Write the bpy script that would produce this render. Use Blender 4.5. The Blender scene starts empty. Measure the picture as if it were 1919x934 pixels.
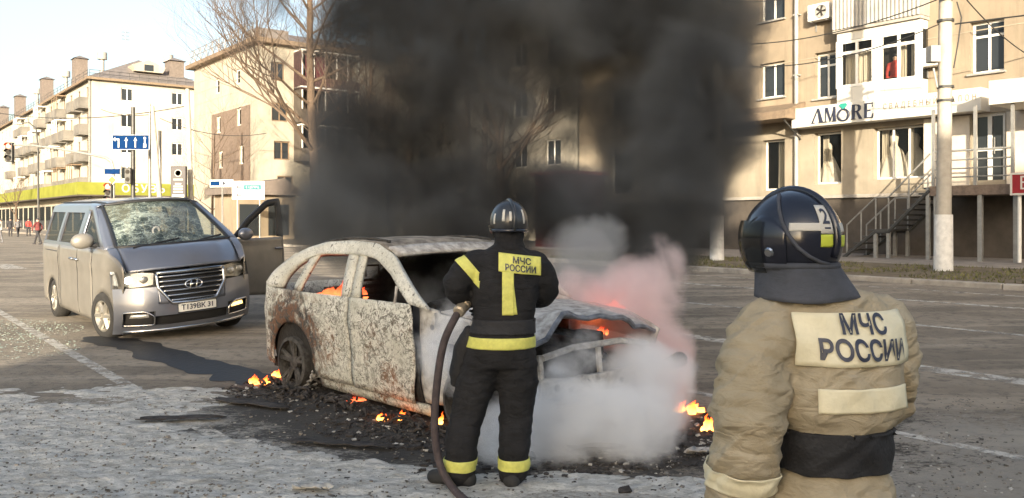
import bpy, bmesh, math, random
from mathutils import Vector, Matrix, noise as mnoise
from mathutils.bvhtree import BVHTree

# ---------------------------------------------------------------- camera, light, exposure
SC = bpy.context.scene
COL = SC.collection
HORIZON, FPX, CAMH = 412.0, 1600.0, 1.72
cam_d = bpy.data.cameras.new("camera")
cam_d.sensor_width = 36.0
cam_d.lens = 36.0 * FPX / 1919.0
cam_d.shift_y = -(467.0 - HORIZON) / 1919.0
cam_d.clip_start = 0.05
cam_d.clip_end = 3000.0
cam = bpy.data.objects.new("camera", cam_d)
cam.location = (0, 0, CAMH)
cam.rotation_euler = (math.radians(90), 0, 0)
COL.objects.link(cam)
SC.camera = cam

SUN_EL = 12.0
SUN_AZ = 184.0      # degrees, compass style: behind the camera
w = bpy.data.worlds.new("World")
SC.world = w
w.use_nodes = True
nt = w.node_tree
bg = nt.nodes["Background"]
sky = nt.nodes.new("ShaderNodeTexSky")
sky.sky_type = 'NISHITA'
sky.sun_disc = False
sky.sun_elevation = math.radians(SUN_EL)
sky.sun_rotation = math.radians(SUN_AZ)
sky.air_density = 1.0
sky.dust_density = 4.0
sky.ozone_density = 1.0
hsv = nt.nodes.new("ShaderNodeHueSaturation")     # thin winter haze: a paler, whiter sky
hsv.inputs["Saturation"].default_value = 0.85
nt.links.new(sky.outputs[0], hsv.inputs["Color"]); nt.links.new(hsv.outputs[0], bg.inputs[0])
bg.inputs[1].default_value = 0.15
sun_d = bpy.data.lights.new("sun", 'SUN')
sun_d.energy = 4.0
sun_d.angle = math.radians(0.6)
sun_d.color = (1.0, 0.875, 0.68)
sun = bpy.data.objects.new("sun", sun_d)
az = math.radians(SUN_AZ)
to_sun = Vector((math.sin(az) * math.cos(math.radians(SUN_EL)), math.cos(az) * math.cos(math.radians(SUN_EL)), math.sin(math.radians(SUN_EL))))
sun.rotation_euler = to_sun.to_track_quat('Z', 'Y').to_euler()
sun.location = to_sun * 60
COL.objects.link(sun)
SC.view_settings.view_transform = 'Standard'
SC.view_settings.look = 'None'
SC.view_settings.exposure = 1.5
SC.view_settings.gamma = 1.0
SC.view_settings.use_curve_mapping = False
cy = SC.cycles
cy.use_denoising = True
cy.max_bounces = 10
cy.diffuse_bounces = 3
cy.glossy_bounces = 3
cy.transparent_max_bounces = 12
cy.volume_bounces = 6
cy.volume_max_steps = 256
cy.caustics_reflective = False
cy.caustics_refractive = False
cy.sample_clamp_indirect = 6.0

# ---------------------------------------------------------------- helpers
U = Vector((-0.619, 0.785, 0))     # along the street, away from the camera
V = Vector((0.785, 0.619, 0))      # across the street, towards the shops
VANG = math.atan2(V.y, V.x)

def at(px, py, d):
    """world point seen at pixel (px,py) of the 1919x934 photo at depth d"""
    return Vector(((px - 960.0) / FPX * d, d, CAMH - (py - HORIZON) / FPX * d))

def gz(v):
    if v < 6: return 0.0
    if v < 20: return 0.2 * (v - 6) / 14.0
    return 0.2

def ground_z(x, y):
    return gz(x * V.x + y * V.y)

def at_v(px, v):
    """ground point on the line v seen in column px"""
    k = (px - 960.0) / FPX
    Y = v / (V.x * k + V.y)
    return Vector((k * Y, Y, 0))

class MB:
    def __init__(self):
        self.v, self.f, self.mi = [], [], []
    def add(self, verts, faces, m=0):
        b = len(self.v)
        self.v.extend([Vector(p) for p in verts])
        for f in faces:
            self.f.append(tuple(b + i for i in f)); self.mi.append(m)
        return self
    def quad(self, a, b, c, d, m=0):
        return self.add([a, b, c, d], [(0, 1, 2, 3)], m)
    def box(self, c, s, rot=None, m=0):
        hx, hy, hz = s[0] / 2, s[1] / 2, s[2] / 2
        vs = [Vector((x, y, z)) for z in (-hz, hz) for y in (-hy, hy) for x in (-hx, hx)]
        if rot is not None: vs = [rot @ p for p in vs]
        c = Vector(c)
        return self.add([p + c for p in vs], [(0, 2, 3, 1), (4, 5, 7, 6), (0, 1, 5, 4), (2, 6, 7, 3), (0, 4, 6, 2), (1, 3, 7, 5)], m)
    def fbox(self, F, t0, t1, z0, z1, d0, d1, m=0):
        vs = [F(t, z, d) for d in (d0, d1) for z in (z0, z1) for t in (t0, t1)]
        return self.add(vs, [(0, 1, 3, 2), (4, 6, 7, 5), (0, 4, 5, 1), (2, 3, 7, 6), (0, 2, 6, 4), (1, 5, 7, 3)], m)
    def tube(self, pts, rads, n=8, cap=True, m=0, closed=False):
        pts = [Vector(p) for p in pts]
        if not hasattr(rads, '__len__'): rads = [rads] * len(pts)
        rings, N = [], len(pts)
        up = None
        for i, p in enumerate(pts):
            if closed: t = pts[(i + 1) % N] - pts[i - 1]
            else: t = pts[min(i + 1, N - 1)] - pts[max(i - 1, 0)]
            if t.length < 1e-9: t = Vector((0, 0, 1))
            t.normalize()
            if up is None:
                up = Vector((0, 0, 1)) if abs(t.z) < 0.9 else Vector((1, 0, 0))
            up = up - t * up.dot(t)
            if up.length < 1e-6: up = t.orthogonal()
            up.normalize()
            s = t.cross(up)
            rings.append([p + (up * math.cos(2 * math.pi * k / n) + s * math.sin(2 * math.pi * k / n)) * rads[i] for k in range(n)])
        vs = [q for r in rings for q in r]
        fs = []
        for i in range(N if closed else N - 1):
            a, b = i * n, ((i + 1) % N) * n
            for k in range(n):
                fs.append((a + k, a + (k + 1) % n, b + (k + 1) % n, b + k))
        if cap and not closed:
            fs.append(tuple(range(n))[::-1]); fs.append(tuple((N - 1) * n + k for k in range(n)))
        return self.add(vs, fs, m)
    def ellipsoid(self, c, r, rot=None, nu=16, nv=10, m=0, zmin=-1.0):
        c = Vector(c); vs, fs = [], []
        ph0 = math.asin(max(-1, zmin))
        for j in range(nv + 1):
            ph = ph0 + (math.pi / 2 - ph0) * j / nv
            for i in range(nu):
                th = 2 * math.pi * i / nu
                p = Vector((r[0] * math.cos(ph) * math.cos(th), r[1] * math.cos(ph) * math.sin(th), r[2] * math.sin(ph)))
                if rot is not None: p = rot @ p
                vs.append(c + p)
        for j in range(nv):
            for i in range(nu):
                fs.append((j * nu + i, j * nu + (i + 1) % nu, (j + 1) * nu + (i + 1) % nu, (j + 1) * nu + i))
        return self.add(vs, fs, m)
    def capsule(self, p, q, r1, r2, n=14, m=0):
        p, q = Vector(p), Vector(q)
        d = q - p; L = d.length; d.normalize()
        pts, rs = [], []
        for k in range(5):
            a = math.pi / 2 * (1 - k / 4.0)
            pts.append(p - d * r1 * math.sin(a)); rs.append(max(r1 * math.cos(a), 0.002))
        for k in range(1, 5):
            pts.append(p + d * L * k / 5.0); rs.append(r1 + (r2 - r1) * k / 5.0)
        for k in range(5):
            a = math.pi / 2 * k / 4.0
            pts.append(q + d * r2 * math.sin(a)); rs.append(max(r2 * math.cos(a), 0.002))
        return self.tube(pts, rs, n, True, m)
    def limb(self, pts, rads, n=16, sub=6, wr=0.0, m=0):
        """smooth tapered limb through points, with cloth rings"""
        P, R = [], []
        k = len(pts)
        for i in range(k - 1):
            p0, p1 = Vector(pts[max(i - 1, 0)]), Vector(pts[i])
            p2, p3 = Vector(pts[i + 1]), Vector(pts[min(i + 2, k - 1)])
            for j in range(sub):
                t = j / sub
                P.append(0.5 * ((2 * p1) + (p2 - p0) * t + (2 * p0 - 5 * p1 + 4 * p2 - p3) * t * t + (3 * p1 - p0 - 3 * p2 + p3) * t ** 3))
                R.append((rads[i] + (rads[i + 1] - rads[i]) * t) * (1 + wr * math.sin(i * 7.3 + j * 2.4)))
        P.append(Vector(pts[-1])); R.append(rads[-1])
        self.tube(P, R, n, True, m)
        self.ellipsoid(P[0], [R[0]] * 3, None, n, 8, m); self.ellipsoid(P[-1], [R[-1]] * 3, None, n, 8, m)
        return self
    def lathe(self, c, prof, axis=Vector((0, 0, 1)), n=24, m=0, cap=True):
        axis = Vector(axis).normalized()
        a = axis.orthogonal().normalized(); b = axis.cross(a)
        vs, fs = [], []
        for (r, h) in prof:
            for k in range(n):
                th = 2 * math.pi * k / n
                vs.append(Vector(c) + axis * h + (a * math.cos(th) + b * math.sin(th)) * r)
        for j in range(len(prof) - 1):
            for k in range(n):
                fs.append((j * n + k, j * n + (k + 1) % n, (j + 1) * n + (k + 1) % n, (j + 1) * n + k))
        if cap:
            fs.append(tuple(range(n))[::-1]); fs.append(tuple((len(prof) - 1) * n + k for k in range(n)))
        return self.add(vs, fs, m)
    def grid(self, fn, nu, nv, m=0):
        vs = [fn(i / nu, j / nv) for j in range(nv + 1) for i in range(nu + 1)]
        fs = [(j * (nu + 1) + i, j * (nu + 1) + i + 1, (j + 1) * (nu + 1) + i + 1, (j + 1) * (nu + 1) + i) for j in range(nv) for i in range(nu)]
        return self.add(vs, fs, m)
    def prism(self, poly, F, d0, d1, m=0):
        """polygon [(t,z)] swept between depths d0 and d1"""
        n = len(poly)
        vs = [F(t, z, d0) for t, z in poly] + [F(t, z, d1) for t, z in poly]
        fs = [tuple(range(n)), tuple(range(2 * n - 1, n - 1, -1))] + [(i, (i + 1) % n, n + (i + 1) % n, n + i) for i in range(n)]
        return self.add(vs, fs, m)
    def build(self, name, mat=None, parent=None, smooth=False, solid=0.0, bevel=0.0, fn=None, recalc=True, weld=True):
        me = bpy.data.meshes.new(name)
        vs = self.v if fn is None else [fn(p) for p in self.v]
        me.from_pydata([tuple(p) for p in vs], [], self.f)
        mats = mat if isinstance(mat, (list, tuple)) else [mat]
        for q in mats:
            if q is not None: me.materials.append(q)
        for i, p in enumerate(me.polygons):
            p.material_index = self.mi[i]; p.use_smooth = bool(smooth)
        bm = bmesh.new(); bm.from_mesh(me)
        if weld: bmesh.ops.remove_doubles(bm, verts=bm.verts, dist=1e-5)
        if recalc: bmesh.ops.recalc_face_normals(bm, faces=bm.faces)
        bm.to_mesh(me); bm.free()
        if smooth and smooth is not True:
            try: me.set_sharp_from_angle(angle=math.radians(smooth))
            except Exception: pass
        me.update()
        o = bpy.data.objects.new(name, me)
        COL.objects.link(o)
        if parent is not None: o.parent = parent
        if solid:
            md = o.modifiers.new("solid", 'SOLIDIFY'); md.thickness = solid; md.offset = -1
        if bevel:
            md = o.modifiers.new("bevel", 'BEVEL'); md.width = bevel; md.segments = 2; md.limit_method = 'ANGLE'
        return o

def tag(o, label=None, cat=None, group=None, kind=None):
    if label: o["label"] = label
    if cat: o["category"] = cat
    if group: o["group"] = group
    if kind: o["kind"] = kind
    return o

def empty(name, loc, rz=0.0, label=None, cat=None, group=None):
    o = bpy.data.objects.new(name, None)
    o.location = loc; o.rotation_euler = (0, 0, rz); o.empty_display_size = 0.2
    COL.objects.link(o)
    return tag(o, label, cat, group)

KIDS = {}
def copy_tree(o, parent=None):
    c = o.copy(); COL.objects.link(c)
    if parent is not None: c.parent = parent
    for ch in [x for x in bpy.data.objects if x.parent == o]:
        copy_tree(ch, c)
    return c

def remesh(mb, voxel, smooth_it=3, wr=None):
    """union of overlapping volumes as one continuous surface -> MB-like verts/faces"""
    me = bpy.data.meshes.new("tmp"); me.from_pydata([tuple(p) for p in mb.v], [], mb.f)
    bm = bmesh.new(); bm.from_mesh(me)
    bmesh.ops.recalc_face_normals(bm, faces=bm.faces); bm.to_mesh(me); bm.free()
    o = bpy.data.objects.new("tmp", me); COL.objects.link(o)
    md = o.modifiers.new("r", 'REMESH'); md.mode = 'VOXEL'; md.voxel_size = voxel
    dg = bpy.context.evaluated_depsgraph_get(); dg.update()
    res = bpy.data.meshes.new_from_object(o.evaluated_get(dg))
    bpy.data.objects.remove(o); bpy.data.meshes.remove(me)
    bm = bmesh.new(); bm.from_mesh(res)
    for _ in range(smooth_it):
        bmesh.ops.smooth_vert(bm, verts=bm.verts, factor=0.5, use_axis_x=True, use_axis_y=True, use_axis_z=True)
    bm.normal_update()
    if wr:
        offs = [(v, v.normal.copy() * wr(v.co)) for v in bm.verts]
        for v, d in offs: v.co += d
        bm.normal_update()
    bpy.data.meshes.remove(res)
    return bm

def bm_obj(bm, name, mats, parent=None, smooth=True, free=True):
    me = bpy.data.meshes.new(name); bm.to_mesh(me)
    for q in (mats if isinstance(mats, (list, tuple)) else [mats]): me.materials.append(q)
    for p in me.polygons: p.use_smooth = smooth
    if free: bm.free()
    o = bpy.data.objects.new(name, me); COL.objects.link(o)
    if parent is not None: o.parent = parent
    return o

def band(bm_src, planes, test, off, name, mat, parent, solid=0.004):
    """cloth band lying on a body: cut the body by planes, keep what passes test, lift it"""
    b = bm_src.copy()
    for (co, no) in planes:
        bmesh.ops.bisect_plane(b, geom=b.verts[:] + b.edges[:] + b.faces[:], plane_co=co, plane_no=no, dist=1e-6)
    kill = [f for f in b.faces if not test(f.calc_center_median(), f.normal)]
    bmesh.ops.delete(b, geom=kill, context='FACES')
    b.normal_update()
    mv = [(v, v.normal.copy()) for v in b.verts]
    for v, n in mv: v.co += n * off
    o = bm_obj(b, name, mat, parent)
    md = o.modifiers.new("solid", 'SOLIDIFY'); md.thickness = solid; md.offset = -1
    return o

def text_geo(s, size=1.0, space=1.0, dense=0.0, bold=0.0):
    cu = bpy.data.curves.new("t", 'FONT'); cu.body = s; cu.size = size; cu.space_character = space
    cu.align_x = 'CENTER'; cu.align_y = 'CENTER'; cu.resolution_u = 3; cu.offset = bold
    o = bpy.data.objects.new("t", cu); COL.objects.link(o)
    dg = bpy.context.evaluated_depsgraph_get(); dg.update()
    me = bpy.data.meshes.new_from_object(o.evaluated_get(dg))
    bpy.data.objects.remove(o); bpy.data.curves.remove(cu)
    if dense:
        bm = bmesh.new(); bm.from_mesh(me)
        bmesh.ops.triangulate(bm, faces=bm.faces)
        for _ in range(3):
            es = [e for e in bm.edges if e.calc_length() > dense]
            if not es: break
            bmesh.ops.subdivide_edges(bm, edges=es, cuts=1)
            bmesh.ops.triangulate(bm, faces=[f for f in bm.faces if len(f.verts) > 3])
        bm.to_mesh(me); bm.free()
    vs = [(v.co.x, v.co.y) for v in me.vertices]; fs = [tuple(p.vertices) for p in me.polygons]
    bpy.data.meshes.remove(me)
    return vs, fs

def poly_interp(P, n):
    """resample polyline to n+1 points evenly by length"""
    P = [Vector(p) for p in P]
    L = [0.0]
    for i in range(1, len(P)): L.append(L[-1] + (P[i] - P[i - 1]).length)
    out = []
    for k in range(n + 1):
        d = L[-1] * k / n
        i = 1
        while i < len(P) - 1 and L[i] < d: i += 1
        seg = L[i] - L[i - 1]
        t = 0 if seg < 1e-9 else (d - L[i - 1]) / seg
        out.append(P[i - 1].lerp(P[i], max(0, min(1, t))))
    return out

def ruled(mb, A, B, n, m_, fn, m=0):
    """ruled strip between 2D polylines A and B mapped to 3D by fn"""
    a, b = poly_interp(A, n), poly_interp(B, n)
    vs = [fn(a[i].lerp(b[i], j / m_)) for j in range(m_ + 1) for i in range(n + 1)]
    fs = [(j * (n + 1) + i, j * (n + 1) + i + 1, (j + 1) * (n + 1) + i + 1, (j + 1) * (n + 1) + i) for j in range(m_) for i in range(n)]
    return mb.add(vs, fs, m)

def facade(mb, F, t0, t1, z0, z1, openings, depth, m=0, tc=(), zc=()):
    ts = sorted(set([t0, t1] + [min(max(o[i], t0), t1) for o in openings for i in (0, 1)] + [c for c in tc if t0 < c < t1]))
    zs = sorted(set([z0, z1] + [min(max(o[i], z0), z1) for o in openings for i in (2, 3)] + [c for c in zc if z0 < c < z1]))
    for a, b in zip(ts, ts[1:]):
        for c, d in zip(zs, zs[1:]):
            mt, mz = (a + b) / 2, (c + d) / 2
            if any(o[0] < mt < o[1] and o[2] < mz < o[3] for o in openings): continue
            mb.quad(F(a, c, 0), F(b, c, 0), F(b, d, 0), F(a, d, 0), m)
    for o in openings:
        a, b, c, d = o[:4]; e = depth
        mb.quad(F(a, c, 0), F(a, d, 0), F(a, d, e), F(a, c, e), m)
        mb.quad(F(b, c, 0), F(b, d, 0), F(b, d, e), F(b, c, e), m)
        mb.quad(F(a, c, 0), F(b, c, 0), F(b, c, e), F(a, c, e), m)
        mb.quad(F(a, d, 0), F(b, d, 0), F(b, d, e), F(a, d, e), m)

def window(parent, F, t0, t1, z0, z1, d=0.16, cols=2, transom=None, fm=None, gm=None, fw=0.07, name="window"):
    mb = MB()
    mb.fbox(F, t0, t1, z0, z0 + fw, d, d + 0.06); mb.fbox(F, t0, t1, z1 - fw, z1, d, d + 0.06)
    for i in range(cols + 1):
        t = t0 + (t1 - t0 - fw) * i / cols
        mb.fbox(F, t, t + fw, z0 + fw, z1 - fw, d + 0.001, d + 0.058)
    if transom:
        zt = z0 + (z1 - z0) * transom
        mb.fbox(F, t0 + fw, t1 - fw, zt - fw / 2, zt + fw / 2, d + 0.002, d + 0.056)
    o = mb.build(name, fm, parent)
    MB().quad(F(t0 + .02, z0 + .02, d + 0.03), F(t1 - .02, z0 + .02, d + 0.03), F(t1 - .02, z1 - .02, d + 0.03), F(t0 + .02, z1 - .02, d + 0.03)).build("pane", gm, o)
    return o

# ---------------------------------------------------------------- materials
MATS = {}
def nodes_of(name):
    m = bpy.data.materials.new(name); m.use_nodes = True
    t = m.node_tree
    b = t.nodes["Principled BSDF"]
    return m, t, b

def setin(b, k, v):
    if k in b.inputs: b.inputs[k].default_value = v

def mat(name, c, rough=0.6, metal=0.0, var=0.25, scale=6.0, bump=0.0, bscale=None, c2=None, detail=6.0, coat=0.0, spec=0.5, stretch=None, streak=0.0):
    """procedural principled material: colour broken up by noise, optional bump"""
    m, t, b = nodes_of(name)
    N, L = t.nodes, t.links
    tc = N.new("ShaderNodeTexCoord")
    src = tc.outputs["Object"]
    if stretch:
        mp = N.new("ShaderNodeMapping"); mp.inputs["Scale"].default_value = stretch
        L.new(src, mp.inputs[0]); src = mp.outputs[0]
    no = N.new("ShaderNodeTexNoise"); no.inputs["Scale"].default_value = scale; no.inputs["Detail"].default_value = detail
    no.inputs["Roughness"].default_value = 0.62
    L.new(src, no.inputs["Vector"])
    r = N.new("ShaderNodeValToRGB")
    c = tuple(c)
    lo = c2 if c2 else tuple(max(0, x * (1 - var)) for x in c)
    hi = c if c2 else tuple(min(1, x * (1 + var)) for x in c)
    r.color_ramp.elements[0].position = 0.34; r.color_ramp.elements[0].color = (*lo, 1)
    r.color_ramp.elements[1].position = 0.66; r.color_ramp.elements[1].color = (*hi, 1)
    L.new(no.outputs[0], r.inputs[0]); colour_out = r.outputs[0]
    if streak:      # rain streaks and patched render
        ms = N.new("ShaderNodeMapping"); ms.inputs["Scale"].default_value = (1.6, 1.6, .16); L.new(tc.outputs["Object"], ms.inputs[0])
        n4 = N.new("ShaderNodeTexNoise"); n4.inputs["Scale"].default_value = 1.0; n4.inputs["Detail"].default_value = 7; n4.inputs["Roughness"].default_value = .7; L.new(ms.outputs[0], n4.inputs["Vector"])
        vo = N.new("ShaderNodeTexVoronoi"); vo.inputs["Scale"].default_value = .35; L.new(tc.outputs["Object"], vo.inputs["Vector"])
        q1 = N.new("ShaderNodeMapRange"); q1.inputs[1].default_value = .50; q1.inputs[2].default_value = .72; q1.inputs[3].default_value = 1.0; q1.inputs[4].default_value = 1.0 - streak; L.new(n4.outputs[0], q1.inputs[0])
        q2 = N.new("ShaderNodeMapRange"); q2.inputs[3].default_value = 1.0 - streak * .35; q2.inputs[4].default_value = 1.0; L.new(vo.outputs["Color"], q2.inputs[0])
        qm = N.new("ShaderNodeMath"); qm.operation = 'MULTIPLY'; L.new(q1.outputs[0], qm.inputs[0]); L.new(q2.outputs[0], qm.inputs[1])
        mm_ = N.new("ShaderNodeMix"); mm_.data_type = 'RGBA'; mm_.blend_type = 'MULTIPLY'; mm_.inputs[0].default_value = 1.0; L.new(colour_out, mm_.inputs[6]); L.new(qm.outputs[0], mm_.inputs[7]); colour_out = mm_.outputs[2]
    L.new(colour_out, b.inputs["Base Color"])
    b.inputs["Roughness"].default_value = rough; b.inputs["Metallic"].default_value = metal
    setin(b, "Specular IOR Level", spec); setin(b, "Coat Weight", coat)
    if bump:
        n2 = N.new("ShaderNodeTexNoise"); n2.inputs["Scale"].default_value = bscale or scale * 4; n2.inputs["Detail"].default_value = 5
        L.new(src, n2.inputs["Vector"])
        bp = N.new("ShaderNodeBump"); bp.inputs["Strength"].default_value = bump; bp.inputs["Distance"].default_value = 0.02
        L.new(n2.outputs[0], bp.inputs["Height"]); L.new(bp.outputs[0], b.inputs["Normal"])
    MATS[name] = m
    return m

def emit(name, c, s):
    m, t, b = nodes_of(name)
    b.inputs["Base Color"].default_value = (*c, 1)
    b.inputs["Emission Color"].default_value = (*c, 1); b.inputs["Emission Strength"].default_value = s
    MATS[name] = m
    return m

def glass(name, tint, transp, rough=0.03):
    m, t, b = nodes_of(name)
    N, L = t.nodes, t.links
    tr = N.new("ShaderNodeBsdfTransparent"); tr.inputs[0].default_value = (*tint, 1)
    mx = N.new("ShaderNodeMixShader"); mx.inputs[0].default_value = transp
    b.inputs["Base Color"].default_value = (0.03, 0.035, 0.04, 1); b.inputs["Roughness"].default_value = rough
    L.new(b.outputs[0], mx.inputs[1]); L.new(tr.outputs[0], mx.inputs[2])
    L.new(mx.outputs[0], N["Material Output"].inputs[0])
    MATS[name] = m
    return m

M = MATS
mat("plaster_warm", (0.265, 0.215, 0.155), 0.9, streak=.30, var=0.20, scale=0.45, bump=0.25, bscale=30)
mat("plaster_shop", (0.31, 0.265, 0.20), 0.9, streak=.2, var=0.16, scale=0.8, bump=0.2, bscale=40)
mat("plaster_cream", (0.365, 0.335, 0.275), 0.9, streak=.22, var=0.12, scale=0.5, bump=0.2, bscale=20)
mat("plaster_pale", (0.43, 0.41, 0.355), 0.9, streak=.18, var=0.10, scale=0.4, bump=0.2, bscale=20)
mat("plinth", (0.075, 0.062, 0.05), 0.85, var=0.2, scale=2.0, bump=0.3)
mat("brick_brown", (0.16, 0.12, 0.095), 0.9, var=0.25, scale=9)
mat("roof_metal", (0.17, 0.15, 0.14), 0.6, var=0.2, scale=2.0, bump=0.1)
mat("grey_sheet", (0.30, 0.29, 0.27), 0.6, var=0.15, scale=2.0)
mat("balcony_grey", (0.16, 0.15, 0.135), 0.8, var=0.3, scale=0.6)
mat("white_frame", (0.75, 0.73, 0.68), 0.5, var=0.05)
mat("brown_frame", (0.20, 0.14, 0.09), 0.6, var=0.15)
mat("sign_white", (0.55, 0.53, 0.48), 0.8, var=0.03, scale=1.0)
mat("sign_dark", (0.04, 0.035, 0.04), 0.5, var=0.1)
mat("letter_navy", (0.03, 0.035, 0.06), 0.4, var=0.1)
mat("letter_brown", (0.22, 0.17, 0.12), 0.5, var=0.1)
mat("green_gem", (0.03, 0.28, 0.22), 0.4, var=0.1)
mat("sign_green", (0.20, 0.21, 0.04), 0.9, var=0.15, scale=0.6, spec=0.1)
mat("sign_blue", (0.003, 0.026, 0.10), 0.9, var=0.1, spec=0.1)
mat("sign_red", (0.24, 0.012, 0.018), 0.8, var=0.1)
mat("sign_teal", (0.006, 0.13, 0.16), 0.9, var=0.1)
mat("sign_yellow", (0.75, 0.42, 0.02), 0.4, var=0.1)
mat("concrete_pole", (0.42, 0.38, 0.32), 0.9, streak=.2, var=0.16, scale=3.0, bump=0.3, bscale=25)
mat("white_paint", (0.72, 0.70, 0.66), 0.75, var=0.14, scale=6, bump=0.2)
mat("steel_dark", (0.07, 0.07, 0.068), 0.5, 0.5, var=0.2)
mat("steel_grey", (0.27, 0.265, 0.25), 0.45, 0.3, var=0.15)
mat("cable", (0.02, 0.02, 0.02), 0.7, var=0.1)
mat("bark", (0.12, 0.085, 0.06), 0.95, var=0.35, scale=14, bump=0.6, bscale=30)
mat("curtain", (0.62, 0.57, 0.48), 0.9, var=0.12, scale=3, stretch=(9, 9, 0.4))
mat("dress_white", (0.80, 0.75, 0.66), 0.8, var=0.10, scale=3, stretch=(14, 14, 0.6), bump=0.4, bscale=9)
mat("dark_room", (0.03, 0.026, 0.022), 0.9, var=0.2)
mat("chimney_brick", (0.15, 0.125, 0.11), 0.9, var=0.2, scale=5)
mat("kerb_stone", (0.34, 0.31, 0.27), 0.9, var=0.25, scale=3.0, bump=0.4)
mat("paving", (0.25, 0.22, 0.19), 0.9, var=0.2, scale=2.5, bump=0.4)
mat("awning_brown", (0.19, 0.14, 0.095), 0.7, var=0.2)
mat("marble_panel", (0.60, 0.53, 0.44), 0.5, var=0.12, scale=2.5)
mat("red_cloth", (0.42, 0.05, 0.04), 0.8, var=0.2)
mat("skin", (0.55, 0.36, 0.27), 0.55, var=0.08, scale=20)
mat("dark_cloth", (0.03, 0.03, 0.035), 0.9, var=0.3, scale=9)
mat("maroon_cloth", (0.14, 0.035, 0.035), 0.9, var=0.3, scale=9)
mat("grey_cloth", (0.12, 0.12, 0.13), 0.9, var=0.3, scale=9)
glass("glass_dark", (0.35, 0.33, 0.30), 0.12)
glass("glass_clear", (0.85, 0.84, 0.80), 0.78)
glass("glass_tint", (0.55, 0.52, 0.46), 0.62)
emit("lamp_red", (1.0, 0.12, 0.06), 5.0)
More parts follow.
